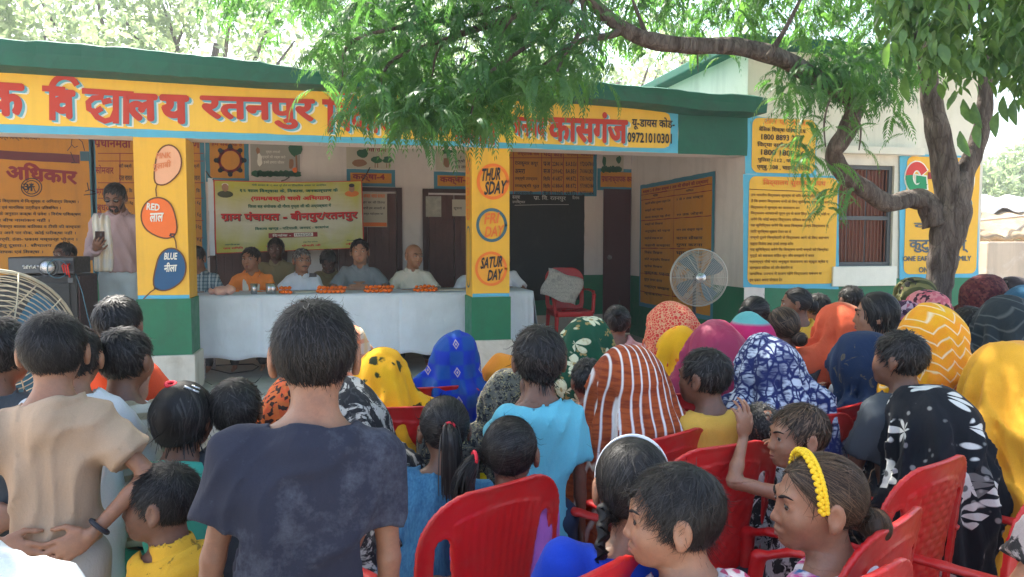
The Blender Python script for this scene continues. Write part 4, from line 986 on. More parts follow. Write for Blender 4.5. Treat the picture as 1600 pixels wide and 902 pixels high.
def nrm(v): v = A(v, float); return v / (np.linalg.norm(v) + 1e-9)
def hair(root, M, o, s, style, d, seed=1, mat=None, tie=None, front=.068, vis=1.0, h=.005, tail=1.0, sidet=0):
    """cap + strands, one mesh; returns the hair object"""
    mat = mat or m_hair; sc = min(1.0, 1.5 / d); N0 = int((2700 if d < 2.25 else 1000 if d < 3.4 else 350) * vis); w = max(.0011, .00105 * d) * (1.0 if N0 > 1000 else 1.9)
    Pm = Prims(); I3 = np.eye(3); z3 = A([0, 0, 0.])
    if style == 'bald':
        Pm.ell(_HC, (.0755, .0935, .084), .01); Pm.fnp(lambda P: np.maximum(.8 * (P[:, 1] - .02) - .6 * (P[:, 2] - .02), (P[:, 2] - .035)), (-1,) * 3, (1,) * 3, .01, 'i'); N0 = N0 // 3
    else:
        grow = {'short': 0, 'buzz': -.003, 'messy': .003, 'pony': 0, 'bun': 0, 'braid': .001, 'bob': .006, 'long': .006}.get(style, 0)
        Pm.ell(_HC, (.0795 + grow, .0950 + grow, .0865 + grow), .01)
        nape = -.092 if style in ('short', 'buzz') else -.100
        Pm.fnp(lambda P: np.maximum(hline(P[:, 1], P[:, 2], front), nape - P[:, 2] - .25 * (P[:, 1] + .06)) + wob(P, .0022, 90, seed, 3), (-1,) * 3, (1,) * 3, .006, 'i')
        if style in ('bob', 'long'):
            dz = -.07 if style == 'bob' else -.13
            Pm.ell((0, -.035, -.03), (.083, .065, .085 if style == 'bob' else .13), .03)
            Pm.fnp(lambda P: .8 * (P[:, 1] - .025) - .6 * (P[:, 2] - .062), (-1,) * 3, (1,) * 3, .01, 'i')
    tp = A(tie if tie else (0, -.115, .03))
    if style == 'bun': Pm.ell(tp + A([0, -.012, 0]), (.040 * tail, .034 * tail, .036 * tail), .012)
    if style == 'pony': Pm.cap(tp + A([0, .015, 0]), tp, .016, .012, .012)
    if style == 'braid':
        for sx in ((-1, 1) if not sidet else (sidet,)):
            n_ = 14
            for k in range(n_):
                zz = -.03 - .0165 * k; Pm.ell((sx * (.064 + .002 * k) + (.0032 if k % 2 else -.0032), -.052 - .010 * min(k, 4), zz), (.0155 - .0005 * k, .0145 - .0005 * k, .0125), .003)
    Pm.disp = lambda P: wob(P, .0012, 120, seed, 3, (1, 1, .4))
    V, F = Pm.mesh(max(.0028, h / s * .95), .01, 1); parts = [(V, F)]
    g0 = A([0, -.1, -1.0]); W = A([.012 * (1 if seed % 2 else -1), -.055, .105])
    if style in ('short', 'buzz', 'messy', 'bald'):
        L = {'short': .036, 'buzz': .013, 'messy': .058, 'bald': .012}[style]; lf = {'short': .11, 'buzz': .07, 'messy': .13, 'bald': .02}[style]
        gf = lambda q, n_, t: (q - W) * A([1, 1, .8]) / .1 + A([.25, 0.1, -.35]) + (n_ * .5 if style in ('buzz', 'messy') else 0)
        kp = (lambda p: p[:, 2] < .02) if style == 'bald' else None
        parts.append(strands(N0, 6, L, w, gf, seed, lf, front, -.088, keep=kp, jit=.30 if style != 'messy' else .36))
        if style != 'bald': parts.append(strands(N0 // 9, 6, L * 1.15, w * .8, lambda q, n_, t: gf(q, n_, t) + n_ * .9, seed + 8, lf * 1.5, front, -.098, keep=kp, jit=.5))
        if style == 'messy':
            parts.append(strands(N0 // 2, 8, .075, w, lambda q, n_, t: A([.1, -.25, -1.0]) + n_ * .25, seed + 3, .12, front, -.10, keep=lambda p: (p[:, 2] < .03), jit=.2))
    elif style in ('pony', 'bun', 'braid'):
        if style == 'braid': gf = lambda q, n_, t: np.stack([np.sign(q[:, 0]) * .06 * (1 if not sidet else 1), np.full(len(q), -.06), np.full(len(q), -.06)], 1) - q
        else: gf = lambda q, n_, t: tp - q
        parts.append(strands(N0, 9, .10, w, lambda q, n_, t: gf(q, n_, t) / .08, seed, .045, front, -.092, jit=.13))
        rr = np.random.RandomState(seed + 9)
        if style == 'pony':
            n_ = int(N0 * .4); K = 9; t = np.linspace(0, 1, K)[None, :, None]; st = tp + rr.normal(size=(n_, 3)) * .006; bk = nrm(tp - A(_HC)); L = .19 * tail * rr.uniform(.75, 1.1, (n_, 1, 1))
            sp = rr.normal(size=(n_, 1, 3)) * .020 * tail
            S = st[:, None] + bk * (.055 * np.sin(np.minimum(t * 3, 1.57)) * (1 - .25 * t)) + A([0, 0, -1]) * L * (t ** 1.25) + sp * np.sqrt(t) * (1 - .45 * t); parts.append(ribbon(S, w * 1.3, .4, tp))
        if style == 'bun':
            n_ = N0 // 4; K = 8; a0 = rr.uniform(0, 6.28, n_); tl = rr.uniform(-.8, .8, n_); S = []
            for k in range(K):
                a = a0 + 1.6 * k / (K - 1); S.append(tp + A([0, -.012, 0]) + np.stack([.042 * tail * np.cos(a) * np.cos(tl), .036 * tail * np.sin(tl) - .004, .038 * tail * np.sin(a) * np.cos(tl)], 1))
            parts.append(ribbon(np.stack(S, 1), w, .6, tp))
        if style == 'braid':
            n_ = N0 // 3; K = 6; S = []; sg = rr.choice([-1, 1], n_) if not sidet else np.full(n_, sidet); kk = rr.randint(0, 13, n_); ph = rr.uniform(-.9, .9, n_)
            for k in range(K):
                u = k / (K - 1); x = sg * (.064 + .002 * kk) + np.where(kk % 2 == 0, 1, -1) * (u - .5) * .019; z_ = -.03 - .0165 * kk + .007 - u * .015
                S.append(np.stack([x, -.052 - .010 * np.minimum(kk, 4) - .015 * np.cos(ph), z_], 1) + A([1, 0, 0]) * (ph * .006)[:, None])
            parts.append(ribbon(np.stack(S, 1), w, .7))
        parts.append(strands(N0 // 12, 7, .07, w * .8, lambda q, n_, t: A([0, -.2, -.6]) + n_ * .45, seed + 4, .2, front, -.08, jit=.5))
    else:
        L = .17 if style == 'bob' else .30
        gf = lambda q, n_, t: np.stack([np.sign(q[:, 0]) * np.where(q[:, 2] > .03, .9, .02), -.45 * (q[:, 2] > .02) - .02, np.full(len(q), -1.0)], 1)
        parts.append(strands(N0, 9, L, w * 1.2, gf, seed, .10, front - .005, -.03, jit=.10, tipw=.5)); parts.append(strands(N0 // 2, 8, L * .8, w * 1.2, gf, seed + 2, .06, front - .03, -.09, keep=lambda p: p[:, 1] < .0, jit=.14))
        parts.append(strands(N0 // 14, 10, L * .9, w * .8, lambda q, n_, t: gf(q, n_, t) + n_ * .3, seed + 7, .2, front, -.03, jit=.3))
    VV = []; FF = []; SH = []; o_ = 0; rq = np.random.RandomState(seed + 77)
    for i_, (V, F) in enumerate(parts):
        if not len(F): continue
        VV.append(V); FF.append(np.asarray(F) + o_); o_ += len(V)
        if i_ == 0: SH.append(np.full(len(V), .12, dtype=np.float32))  # cap coloured dark, painting the shade in gaps between strands
        else:
            # one shade per strand: strands are runs whose faces are contiguous
            F_ = np.asarray(F); first = np.ones(len(F_), dtype=bool); first[1:] = F_[1:, 0] != F_[:-1, 0] + 2; sid = np.cumsum(first) - 1; r_ = rq.uniform(0, 1, sid[-1] + 1) ** 2.0
            sh_ = np.zeros(len(V), dtype=np.float32); sh_[F_.ravel()] = np.repeat(r_[sid], 4); SH.append(sh_)
    V = np.concatenate(VV) * s @ M.T + o
    me = mesh_from('hair', V, np.concatenate(FF), True); at = me.attributes.new('shade', 'FLOAT', 'POINT'); at.data.foreach_set('value', np.concatenate(SH)); return link('hair', me, mat, root)
def hand_prims(P, Wp, dr, pn, side, s, curl=.35, spread=.15):
    """palm + five fingers; dr = direction of the hand, pn = palm normal, side = direction of the thumb"""
    dr = nrm(dr); pn = nrm(A(pn, float) - dr * np.dot(pn, dr)); sd = nrm(np.cross(dr, pn)); sd = sd if np.dot(sd, side) > 0 else -sd
    Wp = A(Wp, float); M = np.stack([sd, pn, dr], 1)
    P.ell((0, 0, .045 * s), (.038 * s, .014 * s, .050 * s), .010 * s, 'u', M, Wp)
    for i, L in enumerate((.070, .080, .075, .058)):
        a = (1.5 - i) * .0205 * s; b = Wp + dr * (.082 - .006 * abs(i - 1.2)) * s + sd * a; dd = nrm(dr + sd * (1.5 - i) * spread * .5); q = b; an = curl * .6
        for j, f in enumerate((.45, .32, .23)):
            v = nrm(dd * math.cos(an) + pn * math.sin(an)); q2 = q + v * L * f * s; r0 = (.0088 - .0010 * j) * s; P.cap(q, q2, r0, r0 * .88, .004 * s); q = q2; an += curl * (.8 + .12 * i)
    q = Wp + dr * .020 * s + sd * .028 * s; v = nrm(dr * .75 + sd * .75 + pn * .25)
    q2 = q + v * .038 * s; P.cap(q, q2, .0115 * s, .0095 * s, .010 * s); v = nrm(dr + sd * .25 + pn * .35); q3 = q2 + v * .028 * s; P.cap(q2, q3, .0095 * s, .0080 * s, .004 * s); P.cap(q3, q3 + nrm(v + pn * .3) * .018 * s, .0080 * s, .0066 * s, .004 * s)
def arm_pose(name, sx, S, T3, ua, fa):
    """elbow, wrist, hand dir, palm normal in person coordinates. T3 = torso frame (cols x,y,z)"""
    X, Y, Z = T3[:, 0], T3[:, 1], T3[:, 2]; v = lambda a, b, c: nrm(X * (a * sx) + Y * b + Z * c)
    D = {'down': ((.16, -.02, -1), (.05, .12, -1), (0, .1, -1), (-1, 0, 0)),
         'lap': ((.22, .25, -1), (-.35, 1, -.25), (-.3, 1, -.2), (0, 0, -1)),
         'hips': ((.80, -.30, -.80), (-.72, -.30, -.72), (-.95, -.10, -.42), (0, 1, -.1)),
         'hipsf': ((.75, -.45, -.85), (-.9, .75, -.5), (-.9, .55, -.3), (0, -1, -.15)),
         'table': ((.28, .55, -1), (-.55, 1, .08), (-.6, 1, .05), (0, -.1, -1)),
         'tcross': ((.42, .62, -.55), (-1, .30, .10), (-1, .15, .0), (0, -1, -.3)),
         'tbl': ((.48, .58, -.62), (-.80, .62, .12), (-.7, .6, .05), (0, -.1, -1)),
         'cross': ((.25, .45, -1), (-1, .45, .12), (-1, .2, .05), (0, -1, -.3)),
         'phone': ((.22, .10, -1), (-.50, 1, .22), (-.40, .7, .45), (-.5, .4, .7)),
         'pray': ((.25, .55, -1), (-.75, .6, .75), (-.6, .3, .9), (-.2, -1, 0)),
         'sidef': ((.95, .35, -.45), (.55, .9, .1), (.5, .9, -.1), (0, 0, -1)),
         'side': ((1, .25, -.25), (1, .5, .02), (1, .5, -.1), (0, 0, -1)),
         'head': ((1, .25, .15), (-.75, -.1, 1), (-.8, -.2, .6), (-.3, -.6, -.6)),
         'up': ((.55, .8, -.1), (-.5, .35, 1), (-.5, .2, 1), (0, -1, 0)),
         'fwd': ((.3, .8, -.55), (.0, 1, .25), (0, 1, 0), (0, 0, -1)),
         'chin': ((.1, .75, -.75), (-.35, .35, 1), (-.3, -.3, .9), (0, -1, 0))}[name]
    E = S + v(*D[0]) * ua; W = E + v(*D[1]) * fa; return E, W, v(*D[2]), X * (D[3][0] * sx) + Y * D[3][1] + Z * D[3][2]

PEOPLE = []
def person(label, px, py, d, sit=True, yaw=0, hyaw=0, hpitch=0, hroll=0, hh=.21, kid=0, lean=(0, 0), top='tee', tmat=None, bmat=None, hairs='short', hmat=None, face=0, skin=0, arms=('lap', 'lap'), seed=1,
           veil=None, vmat=None, vopen=0, hr=.95, vwide=1.0, vflow=(0, 0), tie=None, tail=1.0, sidet=0, front=.068, group='villagers and children watching the meeting', cat='person', hands=1, fat=1.0, sleeve=None, collar=0, zfloor=0.0, hfix=None, mustache=0, glasses=0, beard=0, height=None, vis=1.0, foldk=1.0, jaw=1.0, pos=None, seatz=.43, vlen=1.0, cut=None, gaze=0, wid=None, hem=None):
    wid = wid or (.90 if kid else 1.0)
    """px, py, d: photo position and depth of the middle of the head"""
    Hc = Vector(pos) if pos else atd(px, py, d); s = hh / .22; zf = zfloor
    hz = Hc.z - zf; q = .72 if kid else 1.0
    if sit: bs = (hz - seatz) / .76; pz = seatz + .09 * bs
    else: bs = hz / 1.57; pz = .90 * bs
    bs_w = min(bs, 1.08) * wid
    tors = (hz - pz) - (.128 if kid else .146) * s
    h = hfix or min(max((.0024 if face else .0040) * d, .0034), .0105)
    hb = min(max(.0046 * d, .0070), .0155)
    L = nrm((lean[0], lean[1], 1)); T3 = np.stack([nrm(np.cross((0, 1, 0), L)), nrm(np.cross(L, nrm(np.cross((0, 1, 0), L)))), L], 1)
    pel = A([0, 0, pz]); nb = pel + T3 @ A([0, 0, tors]) / 1.0
    Mh = rot3(hyaw, hpitch, hroll) 
    hc = nb + T3 @ A([0, .008, (.026 if kid else .034) * s]) + Mh @ A([0, .028 * s, (.094 if kid else .104) * s]); dz = hz - hc[2]; hc[2] += dz; nb[2] += dz * .75; 
    ch = nb - T3[:, 2] * .045 * bs; shw = .158 * bs_w * (1.0 if not kid else .93)
    HP = Prims()
    # world placement
    a = yaw; cx, cy = hc[0], hc[1]; wx = Hc.x - (cx * math.cos(a) - cy * math.sin(a)); wy = Hc.y - (cx * math.sin(a) + cy * math.cos(a))
    root = empty('person', (wx, wy, zf), a, label, cat, group)
    B = Prims(); sk = SK[skin]
    head_prims(B, Mh, hc, s, 1 if face else 0, jaw)
    nkr = .050 * s * (1.06 if not kid else .86) * (1 + .1 * (fat - 1))
    B.cap(hc + Mh @ A([0, -.018, -.055]) * s, nb + A([0, 0, -.01]), nkr, nkr * 1.12, .022)
    shl = []
    for sx in (-1, 1):
        S = ch + T3 @ A([sx * shw, 0, -.030 * bs]); shl.append(S); B.cap(nb + T3 @ A([sx * .03, -.005, -.030 * bs]), S, .036 * bs, .038 * bs, .04)
    B.ell((0, 0, tors * .60), (.135 * bs_w, .085 * bs_w, tors * .42), .04, 'u', T3, pel); B.ell((0, 0, tors * .12), (.125 * bs_w, .09 * bs_w, tors * .3), .04, 'u', T3, pel)
    ua, fa = .285 * bs * q ** .2, .25 * bs * q ** .1; info = []
    for sx, ap in zip((-1, 1), arms):
        S = shl[0 if sx < 0 else 1]
        if ap is None: info.append(None); continue
        if isinstance(ap, str): E, W, hd, pn = arm_pose(ap, sx, S, T3, ua, fa)
        else:      # world targets (elbow, wrist) given directly in person coordinates offsets from the shoulder
            E = S + A(ap[0], float) * bs; W = E + A(ap[1], float) * bs; hd = ap[2] if len(ap) > 2 else nrm(W - E); pn = ap[3] if len(ap) > 3 else (0, 0, -1)
        r1 = .044 * bs * (1 if not kid else .82) * fat ** .5; r2 = r1 * .80; r3 = r1 * .58
        B.cap(S, E, r1, r2, .02); B.cap(E, E + (W - E) * .35, r2, r2 * .98, .012); B.cap(E + (W - E) * .35, W, r2 * .98, r3, .012)
        if hands: HP.cap(W - (W - E) * .12, W, r3 * 1.02, r3, .01); hand_prims(HP, W, hd, pn, T3[:, 0] * -sx + A([0, 0, .6]), s * (.98 if not kid else .90), .45 if ap not in ('hips',) else .22)
        info.append((S, E, W, r1, r2, r3))
    # legs
    hipw = .085 * bs_w; leg = []
    for sx in (-1, 1):
        H = pel + A([sx * hipw, 0, -.02])
        if sit: K = H + A([sx * .05, .40 * bs, .0]); An = A([K[0] + sx * .01, K[1] - .06 * bs, .07])
        else: K = A([sx * hipw * 1.1, .02, pz * .52]); An = A([sx * hipw * 1.15, -.01, .07])
        leg.append((H, K, An))
        if cut is None:
            B.cap(H, K, .070 * bs, .048 * bs, .03); B.cap(K, An, .046 * bs, .030 * bs, .02); B.cap(An + A([0, 0, -.035]), An + A([0, .13 * bs, -.045]), .028 * bs, .022 * bs, .02)
    # build the body at head resolution down to the chest, coarser below, as one mesh
    cz = cut if cut is not None else -9.
    zc = float(nb[2]) - .012; parts = []
    Vh, Fh = B.mesh(h if (face or d < 3) else h * 1.15, .012, 1, clip=(A([-9, -9, zc]), A([9, 9, 9.])))
    if hands: HP.mesh_into(parts, min(max(.0030 * d, .0044), .0080) if not (arms == ('lap', 'lap') and d < 5) else .010)
    Vb, Fb = B.mesh((.0088 if d < 2.05 else .0125 if d < 2.8 or not sit else .014 if face and d < 5 else .018), .02, 1, clip=(A([-9, -9, cz]), A([9, 9, zc + .02])))
    V = np.concatenate([Vh, Vb] + [p_[0] for p_ in parts]); o_ = len(Vh); FL = [Fh, Fb + o_]; o_ += len(Vb)
    for p_ in parts: FL.append(p_[1] + o_); o_ += len(p_[0])
    F = np.concatenate(FL)
    bodyV, bodyF = V, F; covers = []
    # ---- lower garment
    bm_ = bmat or fab('dark_trousers', (.03, .032, .04))
    hl = max(hb * 1.2, .013)
    if cut is None or True:
        G = Prims()
        for H, K, An in leg: G.cap(H, K, .092 * bs * fat, .066 * bs, .03); G.cap(K, An + A([0, 0, .03]), .064 * bs, .055 * bs, .03)
        G.ell(pel, (.150 * bs_w * fat, .115 * bs_w * fat, .10 * bs), .04); G.disp = lambda P: fold(P, .006, (12, 8, 55), seed)
        if cut is not None: V, F = G.mesh(hl, .02, 1, clip=(A([-9, -9, max(cut, pz - .35)]), A([9, 9, 9.])))
        else: V, F = G.mesh(.019, .02, 1)
        covers.append(G); low = (V, F); lown = ('skirt' if top in ('dress', 'sari') else 'trousers')
    # ---- upper garment
    if tmat is not None:
        U = Prims(); f_ = fat
        for sx in (-1, 1):
            S = shl[0 if sx < 0 else 1]; U.cap(nb + T3 @ A([sx * .045 * bs, -.008, -.040 * bs]), S + T3 @ A([-sx * .012, 0, .0]), .046 * bs, .046 * bs, .04)
        U.ell((0, -.005, tors * .66), (.168 * bs_w * f_ ** .5, .112 * bs_w * f_ ** .5, tors * .36), .05, 'u', T3, pel)
        U.ell((0, .008 * f_, tors * .30), (.155 * bs_w * f_, .118 * bs_w * f_ * (1.0 + .25 * (f_ - 1)), tors * .40), .05, 'u', T3, pel)
        hem = hem if hem is not None else -.10 if top in ('tee', 'shirt') else -.30
        if not sit or top in ('tee', 'shirt'): U.ell((0, 0, -.02), (.165 * bs_w * f_, .125 * bs_w * f_, .20), .05, 'u', T3, pel)
        if top in ('kurta', 'dress') and not sit: U.cap(pel, pel + A([0, 0, -.3 * bs]), .13 * bs_w, .17 * bs_w, .05, sq=(1, .75, 1))
        if top in ('kurta', 'dress') and sit: U.ell((0, .10 * bs, -.01), (.19 * bs_w, .22 * bs_w, .11), .05, 'u', T3, pel)
        hz_ = pz + hem * bs
        sl_ = sleeve or ('long' if top in ('shirt', 'kurta') else 'short'); fr = {'short': .62, 'long': 1.0, 'half': .85, 'cap': .25, 'none': 0}[sl_]; cuts = []
        for i, inf in enumerate(info):
            if inf is None: continue
            S, E, W, r1, r2, r3 = inf
            if fr == 0: continue
            if sl_ == 'long': U.cap(S, E, r1 * 1.32, r2 * 1.38, .04); U.cap(E, E + (W - E) * .93, r2 * 1.38, r3 * 1.5, .015); e = E + (W - E) * .93; ax = nrm(W - E); rr_ = r3 * 1.18
            else: e = S + (E - S) * fr; ax = nrm(E - S); U.cap(S, e + ax * .01, r1 * 1.35, r1 * 1.55 if sl_ != 'cap' else r1 * 1.3, .035); rr_ = r1 * 1.28
            cuts.append((e, ax, rr_))
        def cutf(P, cuts=cuts, hz_=hz_):
            d_ = hz_ - P[:, 2]
            for e, ax, rr_ in cuts:
                qv = P - A(e, dtype=np.float32); al = qv @ A(ax, dtype=np.float32); rad = np.sqrt(np.maximum((qv * qv).sum(1) - al * al, 0))
                d_ = np.maximum(d_, np.where(rad < .12 * bs, np.minimum(al, .12 * bs - rad + 0), -1)); d_ = np.maximum(d_, np.where(al > -.035, np.minimum(rr_ - rad, al + .035), -1))
            return d_
        U.fnp(lambda P: -cutf(P), (-9,) * 3, (9,) * 3, .0, 's')
        nd = nrm(hc - nb); U.cap(nb + nd * -.055 * s, nb + nd * -.020 * s, nkr * 1.75, nkr * 1.32, .03)
        t0 = -.016 * s
        def ncut(P, nb=nb.copy(), nd=nd, t0=t0):
            qv = P - nb.astype(np.float32); al = qv @ nd.astype(np.float32); rad = np.sqrt(np.maximum((qv * qv).sum(1) - al * al, 0)); return np.maximum(t0 - al, rad - .085)
        U.fnp(ncut, nb - .14, nb + .14, .006, 's'); U.cap(nb + nd * -.030 * s, nb + nd * .12, nkr * 1.12, nkr * 1.4, .003, 's')
        U.ell(nb + T3 @ A([0, .045 * bs, 0.0]), (nkr * .9, nkr * .9, .03 * s), .01, 's')
        kf = foldk * (.010 if d < 2.6 else .012)
        U.disp = lambda P: fold(P, kf * 1.5, (24, 5, 5), seed, .06, 7) + fold(P, kf, (46, 10, -16), seed + 2, .05, 9, 2.0) + wob(P, .0020, 16, seed) + fold(P, kf * .8, (86, 16, -34), seed + 6, .05, 8, 5.0) + fold(P, kf * .9, (16, 12, 60), seed + 3, .05, 8, 3.0) * np.clip((pz + .16 * bs - P[:, 2]) / .16 + (P[:, 2] - nb[2] + .19 * bs) / .3 * (np.abs(P[:, 0]) > .12 * bs), 0, 1)
        covers.append(U); V, F = U.mesh(hb, .02, 1); nm_ = {'tee': 't_shirt', 'shirt': 'shirt', 'kurta': 'kurta', 'dress': 'dress', 'sari': 'blouse'}[top]
        g_ = link(nm_, mesh_from(nm_, V, F, True), tmat, root)
        if d < 2.4 and top == 'tee':    # ribbed collar
            pts = [];
            for k in range(24):
                an = 2 * math.pi * k / 24; v_ = T3 @ A([math.cos(an) * nkr * 1.27, math.sin(an) * nkr * 1.22 + .004, -.004 - .030 * s * max(0, math.sin(an))]); pts.append(nb + v_ - nd * .014 * s)
            MB().tube(pts, .0065 * s, 8, closed=True).build('collar', tmat, g_, True)
        if collar:
            Cc = Prims(); Cc.cap(nb + nd * -.024 * s, nb + nd * -.002 * s, nkr * 1.55, nkr * 1.40, .01); Cc.cap(nb - nd * .05, nb + nd * .2, nkr * 1.16, nkr * 1.2, .002, 's')
            Cc.cap(nb + T3 @ A([0, .10 * s, -.03]), nb + T3 @ A([0, .04 * s, .06 * s]), .016 * s, .034 * s, .004, 's'); V, F = Cc.mesh(.0048 if d < 3 else .008, .01, 1); link('collar', mesh_from('collar', V, F, True), tmat, g_)
    # ---- veil / sari
    if veil:
        U = Prims(); vm = vmat
        U.ell(A([0, -.018, .026]) * s, A([.094, .118, .108]) * s, .02, 'u', Mh, hc); U.ell(A([0, -.085, .035]) * s, A([.05, .05, .045]) * s, .05, 'u', Mh, hc)
        hb_ = hc + Mh @ A([0, -.03, -.05]) * s
        U.cap(hb_, ch + T3 @ A([0, -.03, .01]), .100 * s, .150 * bs_w * vwide, .08); 
        U.cap(ch + T3 @ A([-.13 * bs_w * vwide, -.01, -.03]), ch + T3 @ A([.13 * bs_w * vwide, -.01, -.03]), .085 * bs_w, .085 * bs_w, .07)
        U.ell((0, 0, tors * .5), (.205 * bs_w * vwide, .165 * bs_w, tors * .52), .06, 'u', T3, pel)
        U.cap(pel + A([0, -.0, .12]), pel + A([vflow[0], vflow[1], -.08]), .17 * bs_w * vwide, .19 * bs_w * vwide, .06)
        for inf in info:
            if inf is None: continue
            S, E, W, r1, r2, r3 = inf; U.cap(S, E, r1 * 1.7, r1 * 1.7, .05)
        if vflow != (0, 0): U.cap(hb_ + A([0, -.03, -.03]), pel + A([vflow[0] * 1.3, vflow[1] - .05, .05]), .075 * s, .12 * bs_w, .06)
        if vopen:
            U.ell(A([0, .118, -.030]) * s, A([.060 * vopen, .082, .098]) * s, .012, 's', Mh, hc)
            U.ell(A([0, .02, -.01]) * s, A([.078, .098, .098]) * s, .004, 's', Mh, hc)
        U.fnp(lambda P: (pz - .12 * bs) - P[:, 2], (-9,) * 3, (9,) * 3, .01, 'i')
        ax = hc + Mh @ A([0, 0, .05]) * s; tp_ = hc[2] + .09 * s; nf = 9 + seed % 5
        def dsp(P):
            r_ = P - ax.astype(np.float32); th = np.arctan2(r_[:, 0], -r_[:, 1] + .02); dn = np.clip((tp_ - P[:, 2] + .01) / .20, 0, 1); dn2 = np.clip((tp_ - P[:, 2] - .10) / .35, 0, 1)
            w1 = wob(P, 1.0, 5, seed + 1, 3); rq = np.random.RandomState(seed * 7 + 1); ly = 0
            for _ in range(2):
                n_ = nrm((rq.normal(), rq.normal() * .3, rq.normal() * .5)); ly = ly + .009 * np.clip(((P - ax.astype(np.float32)) @ n_.astype(np.float32) + rq.uniform(-.07, .07) + wob(P, .012, 6, seed + 9, 2)) / .007, 0, 1)
            f1 = .5 + .5 * np.sin(th * nf + w1 * .8 + P[:, 2] * 6 * (1 if seed % 2 else -1)); f2 = .5 + .5 * np.sin(th * (nf * 2.3) + w1 * 1.6 + P[:, 2] * 9)
            f3 = fold(P, .020 * foldk, (22, 6, 34 if seed % 2 else -38), seed + 4, .08, 5, 2.2)
            foldk_ = foldk * 1.5; rd = 1 - np.abs(np.sin(th * (nf * .55) + w1 * 1.3 + P[:, 2] * (7 if seed % 3 else -8))); return (-.020 * foldk_ * dn * f1 ** 1.5 - .009 * foldk_ * dn * f2 ** 1.5 - .016 * foldk_ * dn * rd ** 2.2 * 1.2 + f3 * (.25 + .75 * dn2) + wob(P, .0052, 13, seed) + wob(P, .0075, 6.5, seed + 3, 3) - ly).astype(np.float32)
        U.disp = dsp
        covers.append(U); V, F = U.mesh(min(max(.0046 * d, .0080), .016), .04, 1); nmv = veil if isinstance(veil, str) else 'sari'
        mats = vm if isinstance(vm, (list, tuple)) else [vm]; me = mesh_from(nmv, V, F, True); vo = link(nmv, me, mats, root)
        root['_v'] = 1
    def cull(V, F, cs, m=.011):
        keep = np.ones(len(V), dtype=bool)
        for c_ in cs: keep &= c_(V.astype(np.float32)) > -m
        F = F[keep[F].any(1)]; used = np.unique(F); mp_ = np.full(len(V), -1); mp_[used] = np.arange(len(used)); return V[used], mp_[F]
    V, F = bodyV, bodyF; link('body', mesh_from('body', V, F, True), sk, root)
    V, F = cull(low[0], low[1], covers[1:], .016)
    if len(F): link(lown, mesh_from('lower', V, F, True), bm_, root)
    if hairs and not (veil and not vopen): hair(root, Mh, hc, s, hairs, d, seed, hmat, tie, front, vis if not veil else .25, h, tail, sidet)
    person_children(root, Mh, hc, s, (1 if face else 0), skin, mustache=mustache, glasses=glasses, beard=beard) if face else None
    if face and gaze: pass
    PEOPLE.append(root); 
    return dict(root=root, hc=hc, Mh=Mh, s=s, nb=nb, T3=T3, pel=pel, info=info, bs=bs, shl=shl, ch=ch, nkr=nkr, d=d)
# ---------------------------------------------------------------- red plastic chairs
def plastic(name, col):
    s = N(name); n = s.noise(5, 4).outputs[0]; sc = s.noise(1, 5, s.map((9, 9, 90)), rough=.7).outputs[0]
    c = s.mix(s.step(n, .35, .7), col, tuple(x * .8 for x in col)); c = s.mix(s.step(sc, .62, .8, 0, .3), c, tuple(min(1, x * 1.1 + .03) for x in col))
    c = s.mix(s.step(s.noise(3.5, 7, rough=.8).outputs[0], .48, .72, 0, .45), c, (.36, .12, .085)); c = s.mix(s.step(s.noise(1, 5, s.map((70, 70, 6), rot=(0, .5, 0)), rough=.8).outputs[0], .66, .74, 0, .5), c, (.55, .16, .13))
    return s.fin(c, s.step(s.noise(40, 4).outputs[0], .3, .8, .28, .5), .5, s.bump(s.noise(180, 3).outputs[0], .12, .0008, s.bump(n, .15, .01)))
m_chair = plastic('red_plastic', (.60, .012, .014)); m_chair2 = plastic('dark_red_plastic', (.42, .01, .012))
